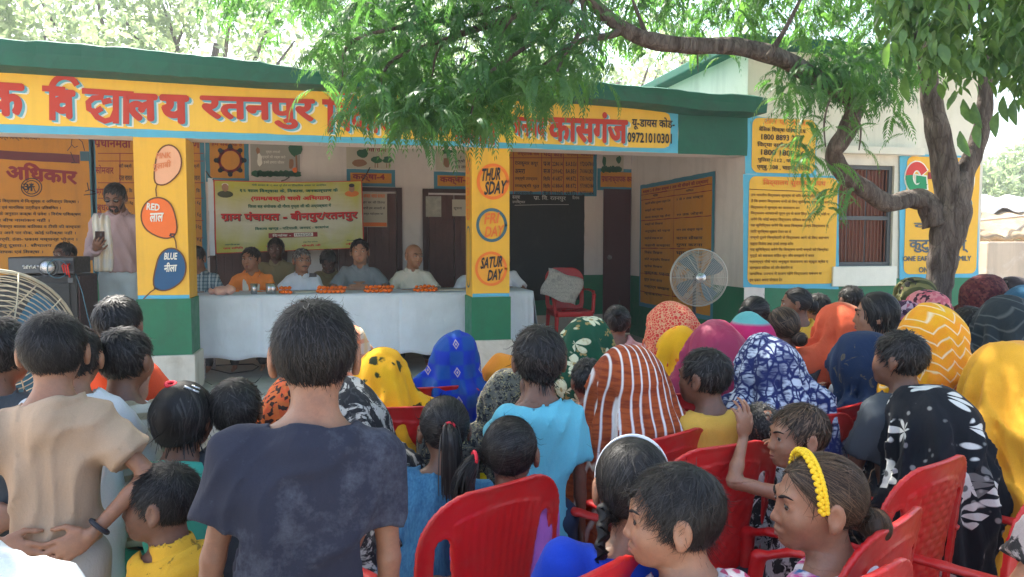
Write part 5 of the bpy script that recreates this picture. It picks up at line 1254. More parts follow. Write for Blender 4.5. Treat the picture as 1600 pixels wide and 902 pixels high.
def back_fn(kind):
    def ysurf(x, z): return -.205 - .10 * (z - .42) - .12 * np.maximum(z - .70, 0) ** 1.3 + .75 * x * x * (.6 + .3 * (z - .42))
    def f(P):
        x, y, z = P[:, 0], P[:, 1], P[:, 2]; ax = np.abs(x)
        # outline: arch
        hw = .218 - .020 * np.clip((.50 - z) / .1, 0, 1); q = np.stack([ax - (hw - .13), z - .75], 1)
        top = np.where(z > .75, np.sqrt(np.maximum(q[:, 0], 0) ** 2 + np.maximum(q[:, 1], 0) ** 2) - .13, ax - hw); d2 = np.maximum(top, .425 - z)
        tt = np.clip((z - .50) / .26, 0, 1); cx = .138 + .018 * tt; rr = .034 - .014 * tt
        zc = np.clip(z, .50, .755); hole = np.sqrt((ax - cx) ** 2 + (z - zc) ** 2) - rr; d2 = np.maximum(d2, -hole)
        pan = np.maximum(ax - (.088 + .045 * tt), np.maximum(z - (.83 - 1.2 * x * x), .47 - z))   # inner panel
        th = .0085 + .007 * np.exp(-((d2 + .002) / .009) ** 2)
        off = -.0035 * (pan < 0) ; rel = 0
        if kind == 'diamond': u = (x + z) / .042; v = (x - z) / .042; rel = .004 * np.clip(np.abs(np.abs((u % 1) - .5) * 2) + 0, 0, 1) * np.abs(np.abs((v % 1) - .5) * 2)
        if kind == 'rib': rel = .0022 * (.5 + .5 * np.cos(x / .019 * 2 * np.pi * (1 - .2 * tt)))
        if kind == 'weave': k = np.floor(z / .022) % 2; rel = .004 * np.abs(np.sin((x / .05 + k * .5) * np.pi)) ** .5 * np.abs(np.sin(z / .022 * np.pi)) ** .5
        rel = rel * (pan < -.006)
        if kind == 'arcs':
            r_ = np.sqrt(x ** 2 + (z - .56) ** 2)
            for R_ in (.10, .14, .18):
                slot = np.maximum(np.abs(r_ - R_) - .007, np.maximum(ax - .055, .60 - z)); d2 = np.maximum(d2, -slot)
        groove = .0022 * np.exp(-((pan + .004) / .0035) ** 2)
        dy = (y - ysurf(x, z)) - off * .5
        return np.maximum(np.abs(dy + rel * .5) - th * .5 - rel * .5 - groove, d2).astype(np.float32) * .8
    return f
def sm_mesh(f, lo, hi, h, name, it=1):
    V, F = mesh_sdf(f, lo, hi, h, .004); return mesh_from(name, relax(V, F, it, .4), F, True)
CH = {}
def chair_parts(kind, mat):
    h = .0055
    e = empty('plastic_chair'); bk = link('backrest', sm_mesh(back_fn(kind), (-.25, -.36, .41), (.25, -.02, .91), h * .86, 'backrest'), mat, e)
    def seat(P):
        x, y, z = P[:, 0], P[:, 1], P[:, 2]; d2 = d_box(P * A([1, 1, 0], dtype=np.float32), (0, .01, 0), (.215, .215, .2), .05); zs = .428 - .012 * np.exp(-((x / .15) ** 2 + ((y + .03) / .14) ** 2)) - .02 * np.clip((y - .16) / .06, 0, 1) ** 2
        d2 = np.maximum(d2, -(d_box(P * A([1, 1, 0], dtype=np.float32), (0, 0, 0), (.001, .001, .2), 0) + 9)); r = np.maximum(np.abs(z - zs) - .004, d2)
        rim = np.maximum(np.maximum(np.abs(d2 + .006) - .005, np.abs(z - .405) - .028), -1); return np.minimum(r, rim)
    link('seat', sm_mesh(seat, (-.25, -.24, .36), (.25, .26, .46), .009, 'seat'), mat, e)
    lg = Prims(); lg.cap((0, 0, .42), (.02, .03, 0.012), .026, .017, .01, sq=(1, .8, 1)); V, F = lg.mesh(.010, .01, 1); lm = mesh_from('leg', V, F, True)
    for sx in (-1, 1):
        for sy, y0 in ((1, .185), (-1, -.185)):
            l = link('leg', lm, mat if not len(lm.materials) else None, e, (sx * .185, y0, 0)); l.scale = (sx, sy, 1)
    ar = Prims(); pts = [(.212, -.20, .64), (.238, -.08, .645), (.240, .08, .635), (.222, .17, .60), (.205, .19, .42)]
    for a, b in zip(pts, pts[1:]): ar.cap(a, b, .021, .019, .015, sq=(1, 1, .55) if a[2] > .61 else (1, 1, 1))
    V, F = ar.mesh(.009, .01, 1); am = mesh_from('armrest', V, F, True)
    for sx in (1, -1):
        a_ = link('armrest', am, mat if not len(am.materials) else None, e); a_.scale = (sx, 1, 1)
    return e
def chair(kind, x, y, yaw, label, z=0, tilt=0):
    if kind not in CH: CH[kind] = chair_parts(kind.split('_')[0], m_chair2 if kind.endswith('dark') else m_chair); e = CH[kind]
    else: e = copy_tree(CH[kind])
    e.location = (x, y, z); e.rotation_euler = (tilt, 0, yaw); e.scale = (1.07,) * 3; tag(e, label, 'chair', 'red plastic chairs of the audience' if z < .1 else 'red plastic chairs on the veranda'); e.name = 'plastic_chair'; return e
def chair_px(kind, px, py, d, yaw, label, z=0, tilt=0, roll=0):
    """px,py: photo position of the middle of the chair's top edge at depth d"""
    v = ray(px, py); S_ = 1.07; d = (CAM.z - z - .895 * S_) / -v.z if z < .1 else d; p = atd(px, py, d); bx, by = 0, -.31; x = p.x - (bx * math.cos(yaw) - by * math.sin(yaw)); y = p.y - (bx * math.sin(yaw) + by * math.cos(yaw))
    c_ = chair(kind, x, y, yaw, label, z, tilt); c_.rotation_euler[1] = roll; return c_
chair_px('rib', 800, 750, 1.45, R(27), 'red plastic chair with ribbed back in front, holding the girl in purple')
chair_px('diamond', 612, 632, 2.35, R(-6), 'red plastic chair with diamond lattice back beside the yellow spotted veil')
chair_px('diamond', 690, 600, 2.75, R(4), 'red plastic chair under the elbow in a yellow sleeve')
chair_px('diamond', 1150, 690, 1.80, R(12), 'red plastic chair with diamond lattice back beside the boy holding its top')
chair_px('arcs', 1070, 672, 2.15, R(28), 'red plastic chair standing behind the striped rust veil')
chair_px('weave', 1490, 716, 1.75, R(22), 'red plastic chair with woven pattern back, behind the black flowered sari')
chair_px('arcs', 1430, 806, 1.42, R(30), 'red plastic chair with three curved slots in its back beside the yellow headband girl')
chair_px('rib', 935, 893, 1.10, R(30), 'red plastic chair whose back edge shows below the short haired child')
chair_px('rib', 1385, 893, 1.18, R(22), 'red plastic chair cut off by the bottom edge under the tie dye girl')
chair_px('rib', 1345, 628, 2.25, R(24), 'red plastic chair with tall side slots behind the black flowered sari')
chair_px('rib', 1290, 645, 2.15, R(12), 'red plastic chair between the blue batik woman and the navy veil')
chair_px('rib', 1235, 535, 3.05, R(10), 'red plastic chair right of the blue batik veil, upper one')
chair_px('arcs', 1255, 575, 2.7, R(62), 'red plastic chair turned sideways under the white scarf and navy veil')
chair_px('rib', 1052, 612, 2.75, R(4), 'red plastic chair between the striped rust veil and the boy in yellow')
chair_px('rib', 1250, 515, 3.5, R(8), 'red plastic chair under the outstretched arm with gold bangles')
chair_px('rib', 1690, 735, 1.9, R(24), 'red plastic chair at the right edge behind the big yellow sari')
# chair on the veranda with newspaper
vp = onY(878, 428, 8.45)
nch = chair('diamond', vp.x, 8.15, R(178), 'empty red plastic chair with a newspaper over it, against the blackboard', FLZ)
def paper_mat():
    s = N('newsprint'); x, y, z = s.sep(); ln = s.m('FRACT', s.m('MULTIPLY', z, 70)); c = s.mix(s.m('MULTIPLY', s.step(ln, .4, .55), s.step(s.noise(1, 2, s.map((160, 160, 30))).outputs[0], .4, .55, 0, .7)), (.52, .50, .45), (.12, .12, .12))
    c = s.mix(s.step(s.n('TexVoronoi', {'Vector': s.co(), 'Scale': 9}).outputs['Distance'], .25, .3, .4, 0), c, (.2, .2, .2)); return s.fin(c, .9, .2)
m_news = paper_mat()
def wavy(name, fx, nu, nv, mat, parent=None, thick=0):
    V = []; F = []
    for i in range(nu + 1):
        for j in range(nv + 1): V.append(fx(i / nu, j / nv))
    for i in range(nu):
        for j in range(nv): a = i * (nv + 1) + j; F.append((a, a + 1, a + nv + 2, a + nv + 1))
    me = bpy.data.meshes.new(name); me.from_pydata([tuple(v) for v in V], [], F); me.update(); o = link(name, me, mat, parent, smooth=True)
    if thick: md = o.modifiers.new('solid', 'SOLIDIFY'); md.thickness = thick
    return o
np0 = onY(877, 448, 7.86)
def nf(u, v):
    x = (u - .5) * .42; z = (.5 - v) * .30; a = -.32; X = x * math.cos(a) - z * math.sin(a); Z = x * math.sin(a) + z * math.cos(a)
    return (np0.x + X + .02 * math.sin(v * 6), np0.y - .02 + .05 * math.sin(u * 5 + v * 2) * (v) - .07 * v, np0.z + Z + .01 * math.sin(u * 9))
tag(wavy('newspaper', nf, 14, 8, m_news, thick=.003), 'crumpled newspaper hanging over the empty red chair', 'newspaper')

# ---------------------------------------------------------------- head table
TY = 7.0
m_steel = paint('steel', (.5, .5, .52), .3, .1, 20, .05, metal=1); m_tbl = paint('table_wood', (.18, .10, .06), .5, .2, 6, .2)
tl = onY(284, 462, TY).x; tr = onY(833, 450, TY).x; tz = onY(560, 459, TY).z
tb = empty('long_table', ((tl + tr) / 2, TY + .4, FLZ), 0, 'long trestle table hidden under the white cloth', 'table'); tb.location = (0, 0, 0)
MB().box((tl + .02, TY + .02, tz - .035), (tr - .02, TY + .74, tz - .004), .004).build('table_top', m_tbl, tb)
for x in (tl + .15, (tl + tr) / 2, tr - .15):
    for y in (TY + .1, TY + .66): MB().tube([(x, y, FLZ + .003), (x, y, tz - .036)], .016, 8).build('leg', m_steel, tb)
m_cloth = fab('white_table_cloth', (.62, .70, .78), 'plain', gloss=.2, weave=.8)
def clothfn():
    V = []; F = []; nu = 260; prof = [(.76, 'b')]
    rows = [('y', .76), ('y', .38), ('y', .03), ('e', 0)] + [('z', k / 14) for k in range(1, 15)]
    zb0_ = onY(310, 561, TY).z; zb1_ = onY(740, 552, TY).z
    for i in range(nu + 1):
        u = i / nu; x = tl + (tr - tl) * u; zb_ = zb0_ + (zb1_ - zb0_) * u; sag = .012 * math.sin(u * 33) + .007 * math.sin(u * 71 + 1)
        for k, t in rows:
            if k == 'y': V.append((x, TY + t, tz + .002 + .002 * math.sin(u * 40 + t * 9)))
            elif k == 'e': V.append((x, TY - .002, tz - .006))
            else:
                am = .022 * t; cr = .007 * math.exp(-(((x + 50) % .62 - .31) / .012) ** 2) + .006 * math.exp(-((t - .45) / .03) ** 2); V.append((x, TY - .010 + cr - am * (.5 + .5 * math.sin(u * 58 + 2 * math.sin(u * 13))) - .01 * math.sin(u * 19 + t * 4) * t + .004 * math.sin(t * 16 + u * 30), tz + (zb_ + sag - tz) * t))
    n = len(rows)
    for i in range(nu):
        for j in range(n - 1): a = i * n + j; F.append((a, a + 1, a + n + 1, a + n))
    # right end drape
    o = len(V); ny, nz = 14, 14
    for i in range(ny + 1):
        for j in range(nz + 1):
            y = TY + .76 * i / ny; t = j / nz; V.append((tr + .002 + .03 * t * (1 + math.sin(i * 1.1)) + .06 * t, y - .02 * t * (i == 0), tz + (FLZ + .08 - tz) * t))
    for i in range(ny):
        for j in range(nz): a = o + i * (nz + 1) + j; F.append((a, a + 1, a + nz + 2, a + nz + 1))
    me = bpy.data.meshes.new('tablecloth'); me.from_pydata(V, [], F); me.update(); o = link('tablecloth', me, m_cloth, smooth=True)
    md = o.modifiers.new('solid', 'SOLIDIFY'); md.thickness = .003; tag(o, 'long white cloth covering the head table down to the shins', 'tablecloth')
clothfn()
m_mari = paint('marigold', (.85, .17, .012), .8, .3, 30, .8, 160)
def garland(px0, px1, py, label, n=26, seed=0):
    rr = random.Random(seed); e = empty('marigold_garland', (0, 0, 0), 0, label, 'garland', 'marigold garlands on the head table')
    for i in range(n):
        u = (i + .5) / n; Y_ = TY + .10 + .05 * math.sin(i * 2.1); p = onY(px0 + (px1 - px0) * u, py, Y_); r = .021 * rr.uniform(.85, 1.15)
        b = MB(); bm = bmesh.new(); bmesh.ops.create_icosphere(bm, subdivisions=2, radius=r)
        for v in bm.verts: v.co *= 1 + .18 * math.sin(v.co.x * 700 + i) * math.sin(v.co.z * 600) ; v.co.z *= .8
        b.add([v.co[:] for v in bm.verts], [[v.index for v in f.verts] for f in bm.faces]); bm.free()
        b.build('flower_head', m_mari, e, True, loc=(p.x, Y_ + (.035 if i % 3 == 0 else 0), tz + .004 + r * .8 + (.030 if i % 3 == 1 else 0)))
garland(437, 455, 455, 'small heap of marigold garland beside the steel tumblers', 9, 1)
garland(496, 540, 455, 'marigold garland in front of the man in white with spectacles', 20, 2)
garland(570, 614, 452, 'marigold garland in front of the man in the grey shirt', 20, 3)
garland(648, 682, 450, 'marigold garland in front of the balding man in cream', 16, 4)
m_glass = paint('dull_glass', (.45, .46, .45), .15, .05, 8, .02, spec=.8)
def tumbler(px, label):
    p = onY(px, 458, TY + .08); t_ = MB().lathe([(0, 0), (.026, 0), (.033, .095), (.030, .095), (.024, .006), (0, .006)], 16).build('tumbler', m_steel, None, True, loc=(p.x, TY + .08, tz + .004)); tag(t_, label, 'tumbler', 'steel tumblers on the head table')
tumbler(397, 'steel tumbler in the hands of the man in orange'); tumbler(421, 'steel tumbler left of the small marigold heap'); tumbler(427, 'steel tumbler touching the small marigold heap')
p = onY(478, 458, TY + .2); tag(MB().box((-.11, -.08, 0), (.11, .08, .012), .002).build('paper_stack', m_pap, None, loc=(p.x, TY + .25, tz + .004), rot=(0, 0, .2)), 'stack of white papers before the man in white kurta', 'papers')
p = onY(700, 452, TY + .2); tag(MB().box((-.2, -.09, 0), (.2, .09, .012), .002).build('paper_stack', m_pap, None, loc=(p.x + .05, TY + .22, tz + .004), rot=(0, 0, -.1)), 'open register lying on the table near the weekday column', 'register')
bagm = fab('thin_plastic_bag', (.72, .42, .34), 'plain', gloss=.7, rough=.3)
bg = Prims(); bg.ell((0, 0, .03), (.10, .07, .035), .02); bg.ell((.06, .02, .04), (.06, .05, .04), .02); bg.disp = lambda P: wob(P, .006, 60, 3)
V, F = bg.mesh(.006); p = onY(345, 462, TY + .12); tag(link('snack_bag', mesh_from('snack_bag', V, F, True), bagm, None, (p.x, TY + .12, tz + .004)), 'crinkled pinkish plastic bag before the man in plaid', 'bag')
# cables on the floor
m_cable = flat('black_cable', (.012, .012, .013), .5)
for L, lab in (([(300, 566), (330, 572), (360, 570), (395, 569), (404, 573), (395, 579), (360, 584), (330, 577), (300, 573)], 'thin black cable looped on the veranda floor below the table'),):
    P_ = []
    for px, py in L:
        v = ray(px, py); t = (FLZ + .008 - CAM.z) / v.z; P_.append(CAM + v * t)
    tag(MB().tube(P_, .006, 6).build('cable', m_cable, None, True), lab, 'cable')

# ---------------------------------------------------------------- banner
BY = 8.95
def ripple(x, z): return .018 * math.sin(x * 4 + z * 3) + .010 * math.sin(x * 11 - z * 7) + .006 * math.sin(z * 17 + x * 3)
def banner():
    e = empty('banner', (0, 0, 0), 0, 'yellow green printed cloth banner tied above the head table with red Hindi heading', 'banner')
    TLc, TRc, BLc, BRc = onY(333, 281, BY), onY(566, 282, BY), onY(337, 397, BY), onY(569, 388, BY)
    def mp(u, v, d=0):
        x = (TLc.x * (1 - u) + TRc.x * u) * (1 - v) + (BLc.x * (1 - u) + BRc.x * u) * v; z = (TLc.z * (1 - u) + TRc.z * u) * (1 - v) + (BLc.z * (1 - u) + BRc.z * u) * v
        z -= .02 * math.sin(u * math.pi) * (1 - v); return (x, BY + ripple(x, z) * (.4 + .6 * v) - d, z)
    s = N('banner_print'); x, y, z = s.sep(); zz = (TLc.z + BLc.z) / 2; hgt = TLc.z - BLc.z
    t = s.m('ABSOLUTE', s.m('DIVIDE', s.m('SUBTRACT', z, zz), hgt / 2)); n = s.noise(1.6, 3, s.map(rot=(0, .6, 0), scale=(1.5, 1, .6)), dist=.7).outputs[0]
    c = s.mix(s.step(s.m('ADD', t, s.m('MULTIPLY', s.m('SUBTRACT', n, .5), 1.6)), .15, .95), (.60, .62, .48), (.50, .51, .07)); bmat = s.fin(c, .45, .4, s.bump(s.noise(3, 4, s.map(rot=(0, .8, 0), scale=(1, 1, 3)), dist=1.5).outputs[0], .5, .03))
    wavy('cloth', lambda u, v: mp(u, v), 70, 30, bmat, e)
    wavy('white_hem', lambda u, v: mp(-.03 + .06 * u if False else -.035 + .033 * u, v * 1.04 - .02, .001), 2, 24, m_cloth, e)
    for (a, b, c_, d_) in ((.0, 1, 0, .012), (0, 1, .988, 1), (0, .008, 0, 1), (.992, 1, 0, 1)): wavy('red_border', lambda u, v: mp(a + (b - a) * u, c_ + (d_ - c_) * v, .003), 60 if b - a > .5 else 2, 24 if d_ - c_ > .5 else 2, m_red, e)
    m_tg = flat('banner_dark_green', (.01, .13, .08)); m_sh = flat('banner_red', (.62, .03, .03))
    def line(tx, u0, u1, v0, v1, mt, bold=.03, res=1, off=.006):
        V, F = text_raw(fixi(tx), bold, res); lo = V.min(0); hi = V.max(0)
        P_ = [mp(u0 + (u1 - u0) * (a - lo[0]) / (hi[0] - lo[0]), v1 + (v0 - v1) * (b - lo[1]) / (hi[1] - lo[1]), off + c_ * .5) for a, b, c_ in V]
        me = bpy.data.meshes.new('lettering'); me.from_pydata(P_, [], F); me.update(); link('lettering', me, mt, e)
    line('मोदी सरकार के 12 साल पूरे होने पर ऐतिहासिक अवसर पर आयोजित', .25, .75, .035, .075, m_tg, .02)
    line('१२ साल विश्वास के, विकास, जनकल्याण के', .17, .83, .10, .17, m_tg, .045)
    line('(ग्राम/बस्ती चलो अभियान)', .24, .78, .195, .29, m_sh, .05)
    line('जिला सह संयोजक श्री गौरव गुप्ता जी की अध्यक्षता में', .22, .78, .32, .39, m_tg, .035)
    line('ग्राम पंचायत - बीनपुर/रतनपुर', .045, .965, .425, .60, m_blk, .045, 2, .005); line('ग्राम पंचायत - बीनपुर/रतनपुर', .042, .962, .418, .59, m_sh, .035, 2, .011)
    line('विकास खण्ड - पटियाली, जनपद - कासगंज', .26, .76, .64, .70, m_tg, .035)
    def pill(u0, u1, v0, v1, mt, off, r=.5): 
        poly = rrect(0, (u1 - u0) * 2.0, 0, (v1 - v0), (v1 - v0) * .49); me = bpy.data.meshes.new('print'); me.from_pydata([mp(u0 + a / 2.0, v0 + b, off) for a, b in poly], [], [tuple(range(len(poly)))]); me.update(); link('print', me, mt, e)
    wavy('print', lambda u, v: mp(.35 + .33 * u, .735 + .068 * v, .006), 12, 2, m_mar, e); line('दिनांक -', .375, .50, .745, .79, m_lwht, .03, 1, .009)
    wavy('print', lambda u, v: mp(.52 + .13 * u, .742 + .052 * v, .010), 6, 2, m_lwht, e); line('19/06/2025', .53, .64, .75, .785, m_blk, .02, 1, .014)
    for u, a, b in ((.06, 'आयोजक', 'ग्राम समिति'), (.34, 'निवेदक', 'मण्डल'), (.58, 'मुख्य जिला संयोजक', 'श्रीमती जी'), (.88, 'जिलाध्यक्ष', 'नीरज')):
        line(a, u, u + .10, .865, .89, m_tg, .02); line(b, u - .01, u + .12, .91, .945, m_sh, .03)
    # generic printed portraits
    def disc(u, v, ru, rv, mt, off, n=14): me = bpy.data.meshes.new('print'); me.from_pydata([mp(u + ru * math.cos(6.283 * k / n), v + rv * math.sin(6.283 * k / n), off) for k in range(n)], [], [tuple(range(n))]); me.update(); link('print', me, mt, e)
    m_pf = flat('print_skin', (.38, .22, .13)); m_pv = flat('print_dark_cloth', (.06, .07, .03)); m_po = flat('print_orange', (.70, .22, .05))
    disc(.075, .19, .052, .048, m_pv, .006); disc(.075, .10, .022, .055, m_pf, .009); disc(.075, .065, .022, .025, m_lwht, .0075)
    disc(.925, .19, .050, .045, m_po, .006); disc(.925, .115, .020, .055, m_pf, .009); disc(.925, .07, .020, .028, m_blk, .0105)
    for (a, b) in (((333, 281), (322, 268)), ((566, 282), (578, 262)), ((440, 283), (452, 277)), ((337, 397), (325, 402))):
        A_, B_ = onY(*a, BY), onY(*b, BY + .3); MB().tube([A_, (A_ + B_) / 2 + Vector((0, 0, -.01)), B_], .007, 5).build('string', m_cable, e)
banner()

# ---------------------------------------------------------------- loudspeaker and amplifier
m_spk = paint('black_speaker_paint', (.018, .020, .022), .55, .3, 5, .2, 60); m_mesh = paint('speaker_grille', (.028, .032, .034), .6, .2, 8, .5, 300); m_mrn = paint('maroon_side', (.04, .012, .014), .6, .2, 6, .2)
sx0 = onY(-8, 500, 6.72).x; sx1 = onY(122, 500, 6.72).x; sz1 = onY(60, 431, 6.72).z
sp = empty('loudspeaker', (0, 0, 0), 0, 'tall black loudspeaker cabinet at the left carrying the amplifier', 'loudspeaker')
MB().box((sx0, 6.72, FLZ + .001), (sx1, 7.22, sz1), .01).build('cabinet', m_spk, sp)
MB().box((sx0 + .05, 6.703, FLZ + .08), (sx1 - .05, 6.7195, sz1 - .06), .006).build('grille', m_mesh, sp)
for i in range(9):
    zz = FLZ + .12 + (sz1 - FLZ - .22) * i / 8; MB().box((sx0 + .06, 6.699, zz), (sx1 - .06, 6.7025, zz + .006)).build('grille_bar', m_spk, sp)
MB().box((sx1 + .002, 6.74, FLZ + .002), (sx1 + .014, 7.20, sz1 - .01)).build('side_panel', m_mrn, sp)
for x in (sx0 + .04, sx1 - .04):
    for z in (FLZ + .05, sz1 - .04): MB().box((x - .02, 6.70, z - .02), (x + .02, 6.7195, z + .02), .004).build('corner_guard', m_iron, sp)
amp = empty('amplifier', (0, 0, 0), 0, 'black amplifier with round silver dial and red cables on top of the loudspeaker', 'amplifier')
ax0, ax1 = onY(8, 420, 6.7).x, onY(114, 420, 6.7).x; az1 = onY(60, 402, 6.7).z
MB().box((ax0, 6.75, sz1 + .012), (ax1, 7.15, az1), .012).build('case', m_spk, amp); MB().box((ax0 + .01, 6.738, sz1 + .02), (ax1 - .01, 6.7495, az1 - .01), .003).build('front_panel', m_iron, amp)
for x in (ax0 + .05, ax1 - .05): MB().lathe([(0, 0), (.018, 0), (.016, .011), (0, .011)], 12).build('foot', m_spk, amp, loc=(x, 6.8, sz1 + .001))
dl = onY(75, 418, 6.73); m_sil = paint('brushed_silver', (.5, .52, .55), .3, .1, 20, .05, metal=.8)
MB().lathe([(0, -.03), (.052, -.03), (.056, 0), (0, 0)], 24, axis='y').build('dial', m_sil, amp, True, loc=(dl.x, 6.736, dl.z))
MB().lathe([(.066, -.012), (.074, -.012), (.074, 0), (.066, 0)], 24, axis='y').build('dial_ring', m_iron, amp, True, loc=(dl.x, 6.737, dl.z))
for i, px in enumerate((37, 43, 49, 55, 60)):
    q = onY(px, 416, 6.73); MB().lathe([(0, -.014), (.008, -.014), (.009, 0), (0, 0)], 10, axis='y').build('knob', m_sil, amp, True, loc=(q.x, 6.737, q.z))
letter('lettering', 'SET-A', onY(36, 416, 6.73).x, onY(56, 416, 6.73).x, onY(50, 420, 6.73).z, onY(50, 416, 6.73).z, front(6.737), m_lwht, amp, bold=.02, depth=.002)
q = onY(105, 416, 6.73); MB().box((q.x - .05, 6.728, q.z - .045), (q.x + .05, 6.7375, q.z + .045), .003).build('socket_panel', m_blk, amp)
m_rc = flat('red_cable', (.6, .03, .02), .4)
for i, dx in enumerate((-.02, .0, .018)): MB().tube([(q.x + dx, 6.726, q.z + .02), (q.x + dx, 6.68, q.z + .005), (q.x + dx + .01, 6.69, q.z - .05 - .02 * i)], .006, 6).build('plug_cable', m_rc, amp, True)
MB().tube([(q.x - .06 + .075 * math.cos(a), 6.69, q.z - .02 + .075 * math.sin(a)) for a in [k * .45 for k in range(14)]], .004, 5).build('coiled_cable', m_gry, amp, True)
tag(MB().tube([onY(118, 428, 6.66), onY(128, 455, 6.62), onY(136, 490, 6.6), onY(147, 532, 6.55), onY(150, 560, 6.4)], .0035, 6).build('cable', m_gry, None, True), 'grey cable running down beside the loudspeaker', 'cable')
# ---------------------------------------------------------------- fans
m_wire = paint('fan_wire', (.50, .50, .46), .35, .1, 30, .05, metal=.5); m_wireo = paint('old_fan_wire', (.42, .38, .28), .5, .2, 30, .1, metal=.3)
def fan(label, C, Rad, yaw, tilt, mat, rings, dome, base_z, spokes=14, wr=.0022):
    e = empty('pedestal_fan', (C.x, C.y, base_z), 0, label, 'fan', 'pedestal fans'); M = Matrix.Translation((0, 0, C.z - base_z)) @ Euler((tilt, 0, yaw)).to_matrix().to_4x4()
    def prof(t, s_): return dome * (1 - t * t) * s_           # t = r/R
    def T(x, y, z): return M @ Vector((x, y, z))
    for s_, nm_ in ((-1, 'front_guard'), (1, 'rear_guard')):
        gd = MB(); n = rings
        for i in range(n):
            t = .18 + .80 * i / (n - 1); r = Rad * t; gd.tube([T(r * math.cos(a), s_ * .018 + prof(t, s_), r * math.sin(a)) for a in [2 * math.pi * k / 40 for k in range(40)]], wr, 4, closed=True)
        for k in range(spokes):
            a = 2 * math.pi * (k + .5 * (s_ > 0)) / spokes; gd.tube([T(Rad * t * math.cos(a), s_ * .018 + prof(t, s_) + s_ * .003, Rad * t * math.sin(a)) for t in (.1, .3, .5, .7, .85, .985)], wr * 1.1, 4)
        gd.build(nm_, mat, e, True)['kind'] = 'stuff'
    MB().tube([T(Rad * 1.0 * math.cos(a), 0, Rad * 1.0 * math.sin(a)) for a in [2 * math.pi * k / 48 for k in range(48)]], .0065, 8, closed=True).build('rim', mat, e, True)
    hb = MB(); hb.lathe([(0, -.03), (.17 * Rad, -.025), (.19 * Rad, -.01), (.19 * Rad, 0), (0, 0)], 24, axis='y'); hb.v = [T(x, y - dome - .006, z) for x, y, z in hb.v]; hb.build('hub_cap', m_sil, e, True)
    mo = MB(); mo.lathe([(0, .02), (.05, .02), (.065, .04), (.065, .15), (.05, .18), (0, .185)], 20, axis='y'); mo.v = [T(x, y + dome + .02, z) for x, y, z in mo.v]; mo.build('motor', m_spk, e, True)
    for k in range(4):
        a0 = k * math.pi / 2 + .4; V = []; F = []
        for i in range(7):
            t = .16 + .72 * i / 6; wd = .20 + .45 * math.sin(t * 2.6)
            for j in range(6):
                u = j / 5 - .5; a = a0 + u * wd + .25 * t; r = Rad * t; V.append(T(r * math.cos(a), u * .05, r * math.sin(a)))
        for i in range(6):
            for j in range(5): b = i * 6 + j; F.append((b, b + 1, b + 7, b + 6))
        MB().add(V, F).build('blade', m_gry, e, True)
    q = T(0, .10 + dome, -.05); MB().tube([(q.x, q.y, q.z), (q.x, q.y, .05)], .017, 12).build('pole', m_spk, e, True); MB().lathe([(0, 0), (.20, 0), (.21, .015), (.05, .045), (.02, .07), (0, .07)], 28, c=(q.x, q.y, .002)).build('base', m_spk, e, True)
fan('grey pedestal fan with round wire cage in front of the veranda end wall', onY(1092, 434, 6.25), .262, R(-12), R(0), m_wire, 17, .05, FLZ, 6, .0026)
fan('large old pedestal fan with bulging wire cage, cut by the left edge', atd(-8, 542, 2.9), .30, R(38), R(-6), m_wireo, 13, .13, 0, 10, .0026)
# ---------------------------------------------------------------- trees
def leaf_mat(name, c1, c2, trans=.45, rough=.45, tc=(1.5, 1.7, .7, 1)):
    s = N(name); n = s.noise(2.2, 3).outputs[0]; n2 = s.noise(25, 2).outputs[0]; c = s.mix(s.step(n, .35, .68), c1, c2); c = s.mix(s.step(n2, .45, .75, 0, .5), c, tuple(x * 1.5 for x in c2))
    s.fin(c, rough, .4); tr = s.n('BsdfTranslucent', {'Color': s.mix(1.0, c, tc, 'MULTIPLY')}); mx = s.n('MixShader', {0: trans}); s.t.links.new(s.b.outputs[0], mx.inputs[1]); s.t.links.new(tr.outputs[0], mx.inputs[2]); s.t.links.new(mx.outputs[0], s.out.inputs[0]); return s.mat
m_neem = leaf_mat('neem_leaf', (.055, .135, .06), (.11, .22, .08), .55); m_neemd = leaf_mat('neem_leaf_dark', (.045, .12, .06), (.09, .19, .075), .52); m_broad = leaf_mat('broad_leaf', (.06, .13, .05), (.13, .22, .07), .4, .35); m_far = leaf_mat('hazed_far_leaf', (.20, .26, .16), (.32, .38, .24), .5, .5, (1.1, 1.2, .9, 1))  # far leaves are paled in colour to stand in for haze
def bark():
    s = N('bark'); v = s.map((20, 20, 4.2)); n = s.noise(1, 6, v, dist=.8, rough=.65).outputs[0]; vo = s.n('TexVoronoi', {'Vector': s.map((34, 34, 8)), 'Scale': 1}, feature='DISTANCE_TO_EDGE').outputs[0]
    c = s.mix(s.step(n, .35, .68), (.065, .048, .04), (.20, .165, .14)); c = s.mix(s.step(vo, .0, .07, .45, 0), c, (.03, .022, .018)); return s.fin(c, .9, .2, s.bump(n, .9, .03, s.bump(s.step(vo, 0, .12), .3, .01)))
m_bark = bark()
